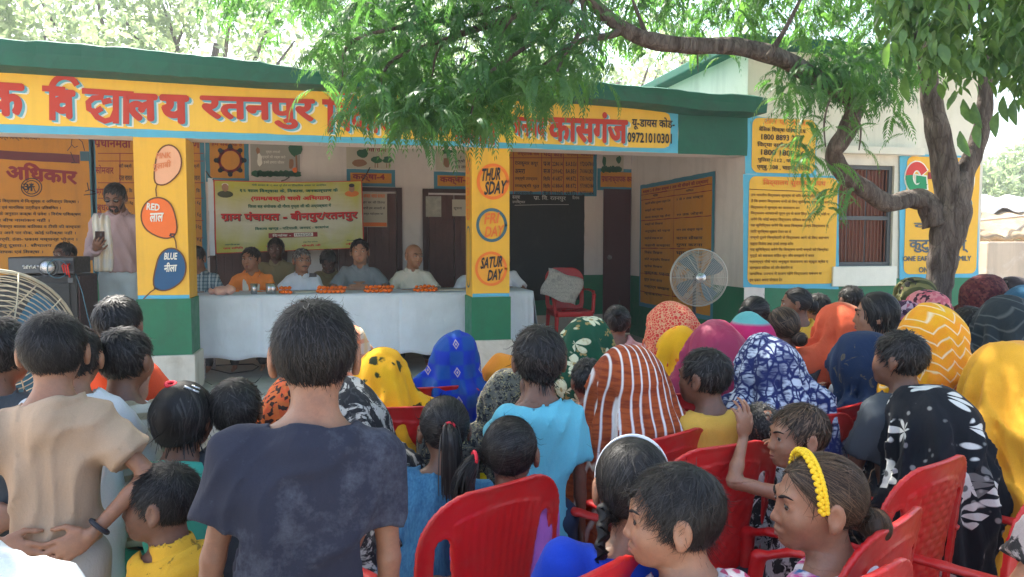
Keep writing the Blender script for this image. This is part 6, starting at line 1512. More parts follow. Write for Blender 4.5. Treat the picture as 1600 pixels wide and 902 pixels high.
def limb(pts, rad, name, parent, n=16, seed=0):
    """smooth limb through points (Catmull-Rom), knobbly"""
    P = [Vector(p) for p in pts]; rr = []; Q = []
    for i in range(len(P) - 1):
        p0 = P[max(i - 1, 0)]; p1 = P[i]; p2 = P[i + 1]; p3 = P[min(i + 2, len(P) - 1)]
        for k in range(7):
            t = k / 7; Q.append(.5 * ((2 * p1) + (p2 - p0) * t + (2 * p0 - 5 * p1 + 4 * p2 - p3) * t * t + (3 * p1 - p0 - 3 * p2 + p3) * t ** 3)); rr.append(rad[i] + (rad[i + 1] - rad[i]) * t)
    Q.append(P[-1]); rr.append(rad[-1]); m = MB().tube(Q, rr, n); rd = random.Random(seed); ph = [rd.uniform(0, 6) for _ in range(4)]
    V = []
    for i, v in enumerate(m.v):
        ring_, k = divmod(i, n)
        if ring_ < len(Q):
            c = Q[ring_]; f = 1 + .10 * math.sin(k * 2 * math.pi / n * 3 + ph[0] + ring_ * .12) + .06 * math.sin(k * 2 * math.pi / n * 5 + ph[1] - ring_ * .3) + .05 * math.sin(ring_ * 1.1 + ph[2]); v = c + (Vector(v) - c) * f
        V.append(v)
    m.v = V; return m.build(name, m_bark, parent, True), Q
def leaflet_tpl(L=.05, W=.016, curve=.12):
    """one curved leaflet along +x from the origin: 3 quads-ish"""
    return A([(0, 0, 0), (L * .35, W * .5, -L * .02), (L * .35, -W * .5, -L * .02), (L * .7, W * .36 + L * curve * .3, -L * .07), (L * .7, -W * .30 + L * curve * .3, -L * .07), (L, L * curve, -L * .16)]), [(0, 2, 1), (1, 2, 4, 3), (3, 4, 5)]
def frond(rr, L=.24, n=12, ll=.055, lw=.014, droop=.9):
    """pinnate neem leaf drooping from the origin; returns V, quads/tris as tris"""
    V = []; T = []; base, fc = leaflet_tpl(ll, lw, .25)
    az = rr.uniform(0, 6.28); dx = A([math.cos(az), math.sin(az), 0]); sl = rr.uniform(.2, .9)
    for i in range(n + 1):
        t = (i + 1) / (n + 1); pos = dx * (L * t * (1 - .35 * droop * t)) + A([0, 0, sl * L * t * .25 - droop * L * t * t * .9]); tg = nrm(dx * (1 - .5 * t) + A([0, 0, -droop * 1.6 * t + sl * .2])); sd = nrm(np.cross(tg, (0, 0, 1))); up = np.cross(sd, tg)
        for s_ in ((-1, 1) if i < n else (0,)):
            d = nrm(sd * s_ * .9 + tg * (.55 if s_ else 1) + up * rr.uniform(-.25, .15) + A([0, 0, -.35])); yv = nrm(np.cross(up, d)); zv = np.cross(d, yv); sc = (.55 + .6 * math.sin(math.pi * min(1, t * .9 + .1))) * rr.uniform(.85, 1.1)
            M = np.stack([d, yv * (s_ or 1), zv], 1) * sc; o = len(V); V += list(base @ M.T + pos)
            for f in fc:
                if len(f) == 3: T.append(tuple(k + o for k in f))
                else: T.append((f[0] + o, f[1] + o, f[2] + o)); T.append((f[0] + o, f[2] + o, f[3] + o))
    o = len(V); e = dx * L * .8 + A([0, 0, -droop * L * .55]); V += [A([0, 0, 0.]), A([0, 0, .003]), e]; T.append((o, o + 1, o + 2)); return A(V), A(T)
def spray(rr, nf=6, L=.24, n=11, ll=.055, lw=.014, stem=.35):
    """twig with several fronds"""
    Vs = []; Ts = []; o = 0; az = rr.uniform(0, 6.28); d = nrm((math.cos(az) * .6, math.sin(az) * .6, -.5))
    for i in range(nf):
        v, t = frond(rr, L * rr.uniform(.8, 1.1), n, ll, lw, rr.uniform(.5, 1.1)); v = v + d * stem * (i + rr.uniform(0, .5)) / nf; Vs.append(v); Ts.append(t + o); o += len(v)
    return np.concatenate(Vs), np.concatenate(Ts)
def scatter(name, tpls, pts, rr, mat, parent, smin_=.8, smax=1.2, tilt=.3):
    Vs = []; Fs = []; o = 0
    for p in pts:
        V, F = tpls[rr.randint(len(tpls))]; a = rr.uniform(0, 6.28); s = rr.uniform(smin_, smax); E = A(Euler((rr.uniform(-tilt, tilt), rr.uniform(-tilt, tilt), a)).to_matrix())
        Vs.append((V @ E.T) * s + A(p)); Fs.append(F + o); o += len(V)
    V = np.concatenate(Vs); F = np.concatenate(Fs); ob = link(name, mesh_from(name, V, F, False), mat, parent); ob['kind'] = 'stuff'; return ob
rr = np.random.RandomState(11)
SPR = [spray(rr, 6, .25, 14, .044, .0105) for _ in range(10)]; SPS = [spray(rr, 5, .17, 8, .045, .013, .28) for _ in range(8)]; FRN = [frond(rr, .26, 14, .050, .0115) for _ in range(8)]
tree = empty('neem_tree', (0, 0, 0), 0, 'neem tree with grey forked trunk before the G-20 painting, its limb arching over the yard', 'tree')
D = 5.35
def q(px, py, d=D): return atd(px, py, d)
b0 = q(1448, 440); b0 = Vector((b0.x, b0.y, 0))
b0 = q(1462, 440); b0 = Vector((b0.x, b0.y, 0))
tk, _ = limb([b0 + Vector((-.02, 0, -.05)), b0 + Vector((0, 0, .4)), q(1464, 480), q(1466, 440), q(1473, 395), q(1485, 345), q(1492, 300), q(1496, 270)], [.17, .11, .084, .086, .100, .118, .100, .07], 'trunk', tree, 20, 1)
limb([q(1484, 345), q(1478, 262), q(1464, 190), q(1452, 140), q(1446, 90), q(1430, 30, 5.2), q(1405, -60, 5.0)], [.095, .086, .078, .066, .056, .048, .035], 'limb', tree, 14, 2)
limb([q(1494, 330), q(1506, 275), q(1524, 230), q(1537, 180), q(1542, 120), q(1562, 60), q(1590, -40)], [.09, .070, .060, .054, .048, .040, .03], 'limb', tree, 14, 3)
limb([q(1462, 352), q(1448, 318), q(1420, 312), q(1385, 318, 5.2), q(1350, 296, 5.1), q(1315, 268, 5.0), q(1302, 240, 4.9), q(1322, 205, 4.85), q(1333, 165, 4.8), q(1312, 140, 4.75), q(1270, 118, 4.7), q(1220, 92, 4.6), q(1150, 74, 4.5), q(1080, 72, 4.4), q(1010, 62, 4.3), q(965, 38, 4.25), q(925, 2, 4.2), q(890, -40, 4.1)],
     [.085, .076, .064, .060, .060, .056, .055, .058, .052, .056, .056, .054, .052, .048, .044, .038, .034, .026], 'limb', tree, 14, 4)
limb([q(1333, 165, 4.8), q(1325, 130, 4.75), q(1322, 108, 4.7)], [.035, .026, .015], 'branch', tree, 8, 5)
limb([q(975, 45, 4.3), q(950, 56, 4.2), q(915, 62, 4.15), q(880, 78, 4.1), q(840, 110, 4.0)], [.025, .02, .018, .012, .006], 'branch', tree, 8, 6)
for a in (([(1090, 80), (1090, 100), (1091, 112)], .006), ([(1325, 140), (1300, 150), (1288, 190), (1290, 230)], .010), ([(1012, 62), (1000, 30), (985, -10)], .02), ([(1200, 90), (1230, 40), (1260, -20)], .02), ([(1335, 175), (1345, 200), (1342, 235)], .009)):
    limb([q(x, y, 4.4) for x, y in a[0]], [a[1] * (1 - .6 * i / (len(a[0]) - 1)) for i in range(len(a[0]))], 'branch', tree, 6, 7)
for (x, y) in ((700, 60), (800, 30), (620, 90), (880, 90), (560, 60), (760, 120)):
    limb([q(905, -20, 4.15), q((905 + x) / 2 + 20, (y - 20) / 2, 4.1), q(x, y, 4.0), q(x - 25, y + 60, 3.9)], [.022, .015, .010, .004], 'branch', tree, 6, x)
def region(n, f, dr, spread=0):
    """random photo-space seeds inside region test f(px,py) -> world points at random depth"""
    P = []
    while len(P) < n:
        px, py = f(); d = rr.uniform(*dr); P.append(tuple(q(px, py, d)))
    return P
def massA():      # hanging mass in the middle: lower edge wavy
    while True:
        px = rr.uniform(525, 935); py = rr.uniform(-90, 235)
        low = np.interp(px, [520, 560, 620, 700, 760, 800, 860, 900, 940], [120, 195, 228, 232, 235, 195, 195, 165, 100]); left = np.interp(py, [-90, 0, 90, 110, 150], [470, 500, 525, 530, 545])
        if py < low - 80 and left + 22 < px < 915: return px, py
NA = region(265, massA, (3.6, 5.3)); scatter('crown', SPR, NA, rr, m_neemd, tree, .75, 1.1)
def fringe():
    px = rr.uniform(555, 915); low = np.interp(px, [520, 545, 620, 700, 760, 800, 860, 900, 940], [120, 175, 235, 235, 240, 215, 200, 170, 120]); return px, low - rr.uniform(45, 100)
scatter('crown', FRN, region(190, fringe, (3.6, 4.5)), rr, m_neem, tree, .8, 1.15)
def massB():
    px = rr.uniform(935, 1440); return px, rr.uniform(-90, np.interp(px, [935, 1000, 1100, 1250, 1440], [60, 35, 45, 60, 110]))
scatter('crown', SPS, region(300, massB, (4.8, 7.5)), rr, m_neem, tree, .8, 1.3)
def massBL():
    while True:
        px = rr.uniform(330, 560); py = rr.uniform(-90, 70)
        if py < np.interp(px, [330, 400, 440, 480, 520, 560], [0, 30, 45, 45, 80, 110]): return px, py
scatter('crown', SPS, region(90, massBL, (5.0, 7.0)), rr, m_neem, tree, .8, 1.2)
def massC():      # sprays round the crooked limb
    k = rr.randint(6); c = [(1235, 140, 22, 20), (1320, 105, 80, 25), (1290, 240, 40, 60), (1370, 190, 50, 50), (1300, 300, 45, 40), (1255, 215, 18, 45)][k]; return c[0] + rr.normal() * c[2] * .6, c[1] + rr.normal() * c[3] * .6
scatter('crown', FRN, region(84, massC, (3.9, 4.7)), rr, m_neem, tree, .65, 1.0)
def massC2(): return rr.uniform(1240, 1400), rr.uniform(75, 120)
scatter('crown', SPS, region(50, massC2, (4.3, 5.0)), rr, m_neemd, tree, .8, 1.1)
# unseen-from-here canopy overhead that shades the yard
ov = [(rr.uniform(-4.0, 7.5), rr.uniform(1.6, 5.8), rr.uniform(4.4, 6.6)) for _ in range(520)] + [(rr.uniform(-2.6, -.4), rr.uniform(2.2, 4.4), rr.uniform(4.4, 6.0)) for _ in range(60)]
ov = [p for p in ov if (lambda v: (451 - FPX * (v.dot(_u) / max(v.dot(_f), .01)) < -30) or v.dot(_f) < .2)(Vector(p) - CAM)]
scatter('crown', [spray(rr, 6, .36, 5, .14, .055, .5) for _ in range(6)], ov, rr, m_neemd, tree, .9, 1.4)
# broad-leaved branch reaching in at the upper right
def broad_leaf(L=.105, W=.05):
    V = []; F = []
    for i, t in enumerate((0, .25, .5, .75, 1)):
        w_ = W * math.sin(math.pi * min(.98, t * .92 + .04)) * .5 ; z = -.25 * L * t * t; V += [(L * t, w_, z + w_ * .3), (L * t, 0, z), (L * t, -w_, z + w_ * .3)]
    for i in range(4):
        a = i * 3; F += [(a, a + 1, a + 4), (a, a + 4, a + 3), (a + 1, a + 2, a + 5), (a + 1, a + 5, a + 4)]
    return A(V), A(F)
bt2 = empty('broad_leaved_tree', (0, 0, 0), 0, 'broad leaved tree branch with large glossy leaves hanging at the upper right corner', 'tree')
base = Vector((4.6, 1.2, 0)); limb([base, base + Vector((0, .1, 1.5)), base + Vector((-.3, .6, 2.9)), atd(1640, -60, 3.2), atd(1500, 20, 3.1), atd(1420, 60, 3.0)], [.12, .10, .08, .05, .025, .01], 'trunk', bt2, 12, 9)
LV = []; 
for _ in range(360):
    while True:
        px = rr.uniform(1375, 1680); py = rr.uniform(-120, 205); low = np.interp(px, [1375, 1420, 1460, 1520, 1560, 1600, 1680], [40, 75, 125, 120, 100, 130, 150])
        if py < low - 25: break
    c = atd(px, py, rr.uniform(2.6, 3.6)); LV.append((tuple(c), rr.uniform(.5, .82)))
V0, F0 = broad_leaf(); Vs = []; Fs = []; o = 0
for c, s_ in LV:
    ax = rr.uniform(0, 6.28)
    for k in range(7):
        d = nrm((math.cos(ax + k * .9) * .55, math.sin(ax + k * .9) * .55, -rr.uniform(.25, 1.1))); y = nrm(np.cross((0, 0, 1), d) + rr.normal(size=3) * .3); z = np.cross(d, y); M = np.stack([d, y, z], 1) * s_ * rr.uniform(.7, 1.1)
        Vs.append(V0 @ M.T + A(c) + rr.normal(size=3) * .02 + A([0, 0, -.02 * k])); Fs.append(F0 + o); o += len(V0)
link('crown', mesh_from('crown', np.concatenate(Vs), np.concatenate(Fs), True), m_broad, bt2)['kind'] = 'stuff'
# small broad leaves hanging near the forked limb
for i, (px, py, yw) in enumerate(((1505, 155, .3), (1530, 190, 1.8), (1500, 205, -.4), (1522, 160, .9), (1568, 150, 1.3), (1585, 155, 1.6), (1560, 175, 2.2), (1415, 118, 1.5))):
    c = atd(px, py, 3.1); d = nrm((math.cos(yw) * .4, .1, -1)); y = nrm(np.cross((0, 1, 0), d)); z = np.cross(d, y); V = V0 @ (np.stack([d, y, z], 1)).T * 1.05 + A(c)
    link('leaf', mesh_from('leaf', V, F0, True), m_broad, bt2)
# trees behind the school
def far_tree(label, x, y, h, r, n, trunk=.16, mat=None, seed=1, low=.45, ls=.22):
    e = empty('roadside_tree', (x, y, 0), 0, label, 'tree', 'trees behind the school roof'); r2 = np.random.RandomState(seed)
    tkp = [(0, 0, 0), (.1, 0, h * .25), (-.1, .1, h * .5), (.1, 0, h * .75)]; limb(tkp, [trunk, trunk * .8, trunk * .6, trunk * .3], 'trunk', e, 8, seed)
    V0_ = A([(0, 0, 0), (.5, .22, 0), (.5, -.22, 0), (1, 0, -.1)]); F0_ = A([(0, 2, 1), (1, 2, 3)]); cl = []
    for k in range(14):
        a = r2.uniform(0, 6.28); rad = r * r2.uniform(.3, .8); z = h * r2.uniform(low, .95); c = A([math.cos(a) * rad, math.sin(a) * rad, z]); cl.append((c, r * r2.uniform(.28, .5)))
        limb([(0, 0, h * .35), tuple(c * .5 + A([0, 0, h * .22])), tuple(c)], [trunk * .4, trunk * .25, .02], 'branch', e, 5, k)
    Vs = []; Fs = []; o = 0; R_ = r2.randint(len(cl), size=n)
    P = A([cl[k][0] for k in R_]) + (lambda v: v / np.linalg.norm(v, axis=1)[:, None] * (A([cl[k][1] for k in R_]) * r2.uniform(.35, 1, n) ** .5)[:, None])(r2.normal(size=(n, 3)))
    d = r2.normal(size=(n, 3)); d[:, 2] -= .5; d /= np.linalg.norm(d, axis=1)[:, None]; b = np.cross(d, r2.normal(size=(n, 3))); b /= np.linalg.norm(b, axis=1)[:, None]; s_ = ls * r2.uniform(.6, 1.2, n)
    W = P[:, None] + (V0_[None, :, 0:1] * d[:, None] + V0_[None, :, 1:2] * b[:, None]) * s_[:, None, None]
    F = (F0_[None] + (np.arange(n) * 4)[:, None, None]).reshape(-1, 3); link('crown', mesh_from('crown', W.reshape(-1, 3), F), mat or m_far, e)['kind'] = 'stuff'
for i, (px, Y_, h, r_, n, lab) in enumerate(((60, 15, 7.0, 3.0, 6000, 'haze-paled green tree behind the roof at the far left'), (200, 17, 7.2, 2.6, 3000, 'thin airy tree behind the roof between the two denser ones'), (330, 15.5, 7.2, 2.8, 6000, 'haze-paled green leaning tree behind the roof above the balloon column'), (480, 19, 7.0, 2.2, 2500, 'small tree behind the roof left of the hanging neem'), (700, 16, 7.5, 3.2, 5000, 'bushy tree behind the roof, seen through the hanging neem'), (960, 18, 7.5, 3.0, 4500, 'tree behind the classroom block below the arching limb'), (-160, 14, 7, 3, 4000, 'tree beyond the left end of the school roof'))):
    p = onY(px, 100, Y_); far_tree(lab, p.x, Y_, h, r_, n, seed=i + 3)
for i, (px, Y_, h, r_, n, lab) in enumerate(((1545, 22, 4.6, 2.6, 5000, 'low green bush tree left behind the thatched hut'), (1640, 24, 5.0, 3.0, 5000, 'low green bush tree right behind the thatched hut'), (1800, 16, 5, 3, 3000, 'green tree beyond the right edge of the yard'))):
    p = onY(px, 300, Y_); far_tree(lab, p.x, Y_, h, r_, n, .1, seed=i + 30, low=.2, ls=.3)
# hut, wall and thatch at the right
m_mud = paint('mud_plaster', (.42, .34, .25), .9, .15, 1.2, .4, 15, dirt=.5, dirtcol=(.6, .56, .5)); m_that = paint('thatch', (.30, .22, .13), .95, .5, 6, 1.0, 25, dirt=.5, dirtcol=(.5, .42, .25)); m_tarp = paint('white_sheet', (.72, .74, .76), .7, .1, 2, .4, 8)
HY = 10.5; hx0 = onY(1500, 400, HY).x; hz1 = onY(1560, 375, HY).z
hut = empty('thatched_hut', (0, 0, 0), 0, 'mud walled hut with rough thatch roof under a white sheet beyond the school', 'hut')
MB().box((hx0, HY, 0), (hx0 + 6, HY + 3, hz1), .03).build('wall', m_mud, hut)
ht = onY(1560, 322, HY + .6).z
def tf_(u, v): return (hx0 - .2 + 6.4 * u, HY - .35 + 1.6 * v, hz1 - .02 + (ht - hz1) * v + .05 * math.sin(u * 40) * math.sin(v * 9) + .03 * math.sin(u * 90))
th = wavy('thatch', tf_, 90, 14, m_that, hut, .08)
st_ = MB(); r3 = random.Random(4)
for i in range(500):
    u = r3.random(); v = r3.random(); p = Vector(tf_(u, v)) + Vector((0, -.02, .04)); a = r3.uniform(-1, 1); L_ = r3.uniform(.12, .45); dv = Vector((math.sin(a) * L_, -.6 * L_ * math.cos(a), -.45 * L_ * math.cos(a))); w_ = .006
    st_.add([p, p + Vector((w_, 0, w_)), p + dv + Vector((w_, 0, 0)), p + dv], [(0, 1, 2, 3)])
st_.build('straw', paint('straw', (.55, .45, .25), .8, .3, 20, .1), hut)['kind'] = 'stuff'
for a, b in (((1528, 345), (1600, 338)), ((1570, 372), (1610, 345)), ((1512, 368), (1524, 328))): MB().tube([onY(*a, HY - .3), onY(*b, HY + .1)], .022, 6).build('pole', m_mud, hut)
wavy('white_sheet', lambda u, v: (hx0 + .35 + 5.4 * u, HY + .75 + 1.0 * v, ht - .10 + .42 * v * (1 - .2 * v) + .05 * math.sin(u * 30) * (1 - v) + .04 * math.sin(u * 60)), 60, 8, m_tarp, hut, .02)
bw2 = MB().box((XY(1530, 8.0) + .02, 7.9, 0), (XY(1530, 8.0) + 7, 8.1, onY(1570, 378, 8.0).z), .02).build('boundary_wall', paint('boundary_plaster', (.50, .42, .33), .9, .12, 1, .4, 20, dirt=.6, dirtcol=(.68, .66, .62))); tag(bw2, 'pale plastered boundary wall with scribbles right of the classroom block', 'wall')
# ---------------------------------------------------------------- the crowd, one call per person
F_ = fab
navy = F_('navy_jersey', (.026, .028, .044), 'dust', (.16, .17, .20)); tan = F_('tan_jersey', (.43, .30, .20)); dgrey = F_('dark_grey_jersey', (.05, .06, .07)); cream = F_('cream_stripe', (.62, .60, .50), 'hstripes', (.36, .31, .20), sc=.85)
khaki_p = F_('pale_trousers', (.42, .42, .40)); white = F_('white_cotton', (.70, .72, .72)); orange_s = F_('orange_red_jersey', (.75, .09, .03)); mint = F_('mint_cloth', (.07, .42, .30)); yel_s = F_('yellow_printed_shirt', (.72, .40, .035), 'oval', (.10, .06, .02), (.12, .07, .02), sc=1.2)
aqua = F_('aqua_jersey', (.13, .46, .56)); denim = F_('denim_blue', (.03, .12, .24), 'denim', (.07, .22, .34)); purple = F_('purple_frock', (.38, .12, .42)); royal = F_('royal_blue_frock', (.008, .045, .42)); mustard = F_('mustard_jersey', (.62, .36, .06)); pinkt = F_('dark_pink_trim', (.42, .05, .12), 'lattice', (.6, .6, .6), sc=2)
zeb = F_('black_white_print', (.5, .5, .48), 'paisley', (.02, .02, .02), (.6, .6, .6), sc=1.6); tie = F_('tie_dye', (.70, .68, .72), 'tiedye', (.50, .05, .24), (.03, .14, .34), sc=.8)
g1 = 'children standing and sitting in the foreground'; g2 = 'veiled women seated in the audience'; g3 = 'officials seated behind the head table'
P = person
# --- left standing boys
P('boy in dusty navy t-shirt standing with his back to us in the centre left', 492, 556, 1.56, sit=False, hh=.235, kid=1, tmat=navy, bmat=dgrey, hairs='short', arms=('down', 'down'), seed=3, cut=.5, group=g1, skin=0, hpitch=R(4), foldk=.9, wid=1.14, lean=(.09, 0))
tn = P('boy in plain tan t-shirt with both hands on his lower back', 84, 550, 1.98, sit=False, hh=.215, kid=1, tmat=tan, bmat=khaki_p, hairs='short', arms=('hips', 'hips'), seed=9, cut=.35, yaw=R(4), group=g1, skin=0, foldk=1.1, hyaw=R(6), wid=.75)
P('boy in dark grey t-shirt cut by the left edge', 2, 552, 2.25, sit=False, hh=.215, kid=1, tmat=dgrey, bmat=dgrey, hairs='short', arms=('down', 'hips'), seed=11, cut=.4, yaw=R(-10), group=g1, skin=1)
P('boy in cream and khaki striped t-shirt right of the tan shirt boy', 197, 563, 2.4, sit=False, hh=.215, kid=1, tmat=cream, bmat=dgrey, hairs='short', arms=('down', 'down'), seed=13, cut=.35, hyaw=R(-18), yaw=R(-4), group=g1, skin=1)
wv = P('boy in white vest with orange red sleeves by the balloon column', 186, 508, 2.6, sit=False, hh=.205, kid=1, tmat=orange_s, bmat=white, hairs='short', arms=('down', ((.16, .02, -.20), (.02, .04, -.24))), seed=14, cut=.4, yaw=R(-8), group=g1, skin=1)
wch = P('child in white shirt raising a braceleted hand behind the tan shirt boy', 118, 560, 2.25, sit=False, hh=.20, kid=1, tmat=white, bmat=white, hairs='short', arms=('down', ((.10, .10, -.20), (-.05, .12, .20), (0, .1, 1), (0, 1, 0))), sleeve='long', seed=15, cut=.5, group=g1, skin=0)
P('boy in yellow printed collar shirt, face turned left, at the lower left', 252, 786, 2.0, sit=True, hh=.215, kid=1, tmat=yel_s, hairs='short', face=1, hyaw=R(72), yaw=R(10), seed=16, cut=.3, collar=1, group=g1, skin=1)
P('girl in mint green frock mostly hidden behind the boy in yellow', 208, 800, 2.4, sit=True, hh=.19, kid=1, tmat=mint, top='dress', hairs='short', seed=17, cut=.3, group=g1, skin=1, hands=0)
gh = P('girl with loose shoulder hair, pink band and silver hair clips', 290, 652, 2.3, sit=False, hh=.215, kid=1, tmat=mint, top='dress', bmat=mint, hairs='bob', seed=18, cut=.35, hyaw=R(-25), group=g1, skin=1)
P('boy with short black hair between the girl with clips and the navy shirt', 368, 642, 2.35, sit=True, hh=.205, kid=1, tmat=dgrey, hairs='messy', seed=19, cut=.3, group=g1, skin=1, hands=0)
P('person in bright white shirt whose shoulder fills the lower left corner', -122, 700, 1.05, sit=True, hh=.21, kid=1, tmat=white, hairs='short', seed=20, cut=.4, wid=1.3, yaw=R(-20), group=g1, hands=0)
# --- centre children
P('boy in aqua blue t-shirt with long spiky hair standing beside the striped veil', 842, 563, 2.42, sit=False, hh=.225, kid=1, tmat=aqua, bmat=F_('dark_jeans', (.02, .04, .08)), hairs='messy', arms=(((-.04, .25, -.16), (.15, .12, .18), (.3, .2, 1), (0, 1, 0)), 'down'), seed=21, yaw=R(-8), cut=.3, group=g1, skin=1, foldk=1.4)
den = P('girl in blue denim shirt with a low ponytail', 694, 672, 2.3, sit=True, hh=.21, kid=1, tmat=denim, top='shirt', sleeve='half', hairs='pony', tie=(0, -.112, .035), seed=22, lean=(.24, .12), wid=1.2, arms=(((-.20, .05, -.13), (.12, .18, .0)), 'lap'), cut=.25, group=g1, skin=1, tail=1.0)
pur = P('girl in purple frock with side ponytail sitting in the ribbed red chair', 798, 708, 2.12, sit=True, hh=.21, kid=1, tmat=purple, top='dress', bmat=denim, hairs='pony', tie=(-.088, -.062, .0), seed=23, hyaw=R(-22), lean=(-.04, .05), arms=(((-.10, .02, -.27), (-.20, .12, -.02)), 'lap'), cut=.25, group=g1, skin=1, tail=.95)
br = P('girl in royal blue frock with two braids and a white hairband', 988, 762, 1.60, sit=True, hh=.215, kid=1, tmat=royal, top='dress', sleeve='short', hairs='braid', sidet=-1, seed=24, lean=(.24, .14), wid=1.15, yaw=R(-6), hyaw=R(-10), cut=.3, group=g1, skin=0, fat=1.1)
P('short haired child looking left at the bottom, face in three quarter profile', 1052, 808, 1.45, sit=True, hh=.205, kid=1, tmat=pinkt, hairs='messy', face=1, hyaw=R(60), hpitch=R(2), yaw=R(12), seed=25, cut=.45, group=g1, skin=0, sleeve='cap', hands=0)
hb = P('girl with yellow flower headband, low bun and tie dye top', 1278, 786, 1.62, sit=True, hh=.215, kid=1, tmat=tie, hairs='bun', face=1, hyaw=R(58), hmat=m_hairb, yaw=R(18), tie=(.0, -.112, -.050), seed=26, cut=.4, group=g1, skin=0, hands=0, tail=1.0)
P('small boy with brownish hair and raised elbows in a black and white outfit', 1247, 682, 2.25, sit=True, hh=.20, kid=1, tmat=zeb, hairs='short', hmat=m_hairb, face=1, hyaw=R(62), yaw=R(20), arms=(((-.20, .12, .06), (.12, .05, .16), (0, 0, 1), (0, 1, 0)), ((.14, .14, -.02), (-.20, .0, .14))), seed=27, cut=.25, group=g1, skin=0, sleeve='none')
P('small dark haired child just left of the brownish haired boy', 1186, 672, 2.5, sit=True, hh=.185, kid=1, tmat=zeb, hairs='buzz', seed=28, cut=.25, group=g1, skin=1, hands=0)
P('boy in mustard yellow t-shirt looking left before the maroon veil', 1100, 590, 2.6, sit=True, hh=.205, kid=1, tmat=mustard, hairs='short', face=1, hyaw=R(30), yaw=R(6), seed=29, cut=.2, group=g1, skin=1)
P('woman in grey black printed dress with one shoulder filling the lower right corner', 1695, 628, 1.42, sit=True, hh=.22, tmat=F_('grey_black_print', (.30, .25, .24), 'paisley', (.02, .018, .018), (.34, .28, .27), sc=2.4), top='dress', sleeve='cap', bmat=F_('grey_black_print', (.3, .25, .24)), hairs='bun', yaw=R(25), seed=30, arms=(((-.07, .10, -.22), (-.02, .22, .03)), 'lap'), cut=.5, hands=1, group=g1, skin=0)
# --- veiled women, centre
def V(label, px, py, d, mat, seed, **k):
    k.setdefault('group', g2); k.setdefault('hh', .196); k.setdefault('hands', 0); k.setdefault('veil', 'sari_veil'); k.setdefault('bmat', mat); k.setdefault('cut', .12)
    return person(label, px, py, d, sit=True, vmat=mat, seed=seed, top='sari', **k)
V('woman under a yellow veil with black spots leaning by the diamond lattice chair', 600, 585, 3.0, F_('yellow_black_spots', (.80, .40, .012), 'spots', (.03, .035, .01), (.70, .26, .008), sc=.75), 31, lean=(-.05, .1), vwide=1.0, vflow=(.06, -.10))
V('woman under a royal blue veil with checks and small diamonds', 712, 560, 3.35, F_('blue_check_diamond', (.008, .035, .36), 'check', (.012, .07, .28), (.45, .35, .32), sc=.9), 32, lean=(.18, .1), vwide=1.05, vflow=(-.10, -.10), foldk=.8)
V('woman under a plain orange veil at the foot of the weekday column', 790, 590, 3.5, F_('plain_orange', (.85, .29, .025)), 33, lean=(.05, .1), vwide=1.0)
V('woman under a grey black paisley veil stretching a yellow sleeved elbow', 796, 628, 2.85, F_('grey_paisley', (.10, .10, .085), 'paisley', (.015, .016, .02), (.28, .24, .12), sc=.8), 34, arms=(((-.24, .05, .02), (.2, .12, -.02)), None), tmat=F_('bright_yellow_blouse', (.82, .62, .01)), sleeve='short', skin=1, hroll=0, vwide=.8, lean=(.05, .08))
V('woman under a dark green veil with cream and gold flowers', 910, 535, 3.25, F_('green_cream_floral', (.012, .07, .035), 'floral', (.66, .64, .42), (.36, .24, .08), sc=.8), 35, lean=(.0, .05), vwide=.82)
gt = P('girl with a red hair tie and pink top near the maroon door', 963, 505, 4.1, sit=True, hh=.20, kid=1, tmat=F_('pink_top', (.62, .30, .28)), hairs='bun', tie=(-.03, -.085, .065), tail=.6, seed=36, skin=1, group=g1, hands=0, cut=.2)
V('woman under a rust veil with many thin white stripes', 984, 600, 2.65, F_('rust_white_stripes', (.36, .075, .020), 'leheriya', (.72, .68, .66), (.21, .035, .012)), 37, lean=(-.03, .03), vwide=1.15, foldk=.8, hh=.225)
P('small child with black hair behind the left edge of the striped veil', 918, 596, 2.95, sit=True, hh=.18, kid=1, tmat=orange_s, hairs='short', seed=38, skin=1, group=g1, hands=0, cut=.2)
V('woman in a red gold patterned veil with yellow edge, facing left by the fan', 1042, 512, 3.7, F_('red_gold_pattern', (.62, .045, .035), 'lattice', (.70, .38, .20), sc=.9), 39, yaw=R(35), vwide=.75, vopen=1, face=1, hairs='short', skin=0, lean=(.0, .02))
V('woman in a yellow veil part tucked beside the red gold one', 1068, 545, 3.55, F_('yellow_orange_silk', (.82, .42, .012), 'spots', (.72, .12, .02), (.80, .36, .012), sc=.9), 40, vwide=.5, hh=.17)
mpk = V('woman under a maroon pink satin veil with an orange flower patch', 1112, 545, 3.3, F_('maroon_pink_satin', (.33, .018, .07), 'plain', gloss=.4, rough=.6), 41, lean=(-.05, .12), vwide=.95, vflow=(.06, .0), foldk=1.3, hh=.21)
V('woman in a magenta veil with a teal stripe behind the blue batik veil', 1170, 528, 3.45, F_('magenta_teal', (.52, .02, .13), 'hstripes', (.12, .42, .42), sc=2.6), 42, vwide=.8, lean=(.05, .1))
V('woman under a navy and white batik veil bending forward', 1190, 572, 2.8, F_('navy_batik', (.012, .02, .10), 'batik', (.50, .55, .64), sc=.8), 43, lean=(-.12, .2), vwide=.82, foldk=1.1)
P('woman with black bun hair left of the magenta veil', 1178, 492, 4.0, sit=True, hh=.20, tmat=F_('black_white_weave', (.03, .03, .03), 'speckle', (.4, .4, .38), (.1, .1, .1)), hairs='bun', tie=(-.10, -.06, .02), seed=44, skin=1, group=g2, hands=0, cut=.2)
P('person with oiled brown bun hair right of the magenta veil', 1222, 512, 3.6, sit=True, hh=.20, tmat=dgrey, hairs='bun', tie=(.03, -.10, -.05), hmat=m_hairb, seed=45, skin=1, group=g2, hands=0, cut=.2)
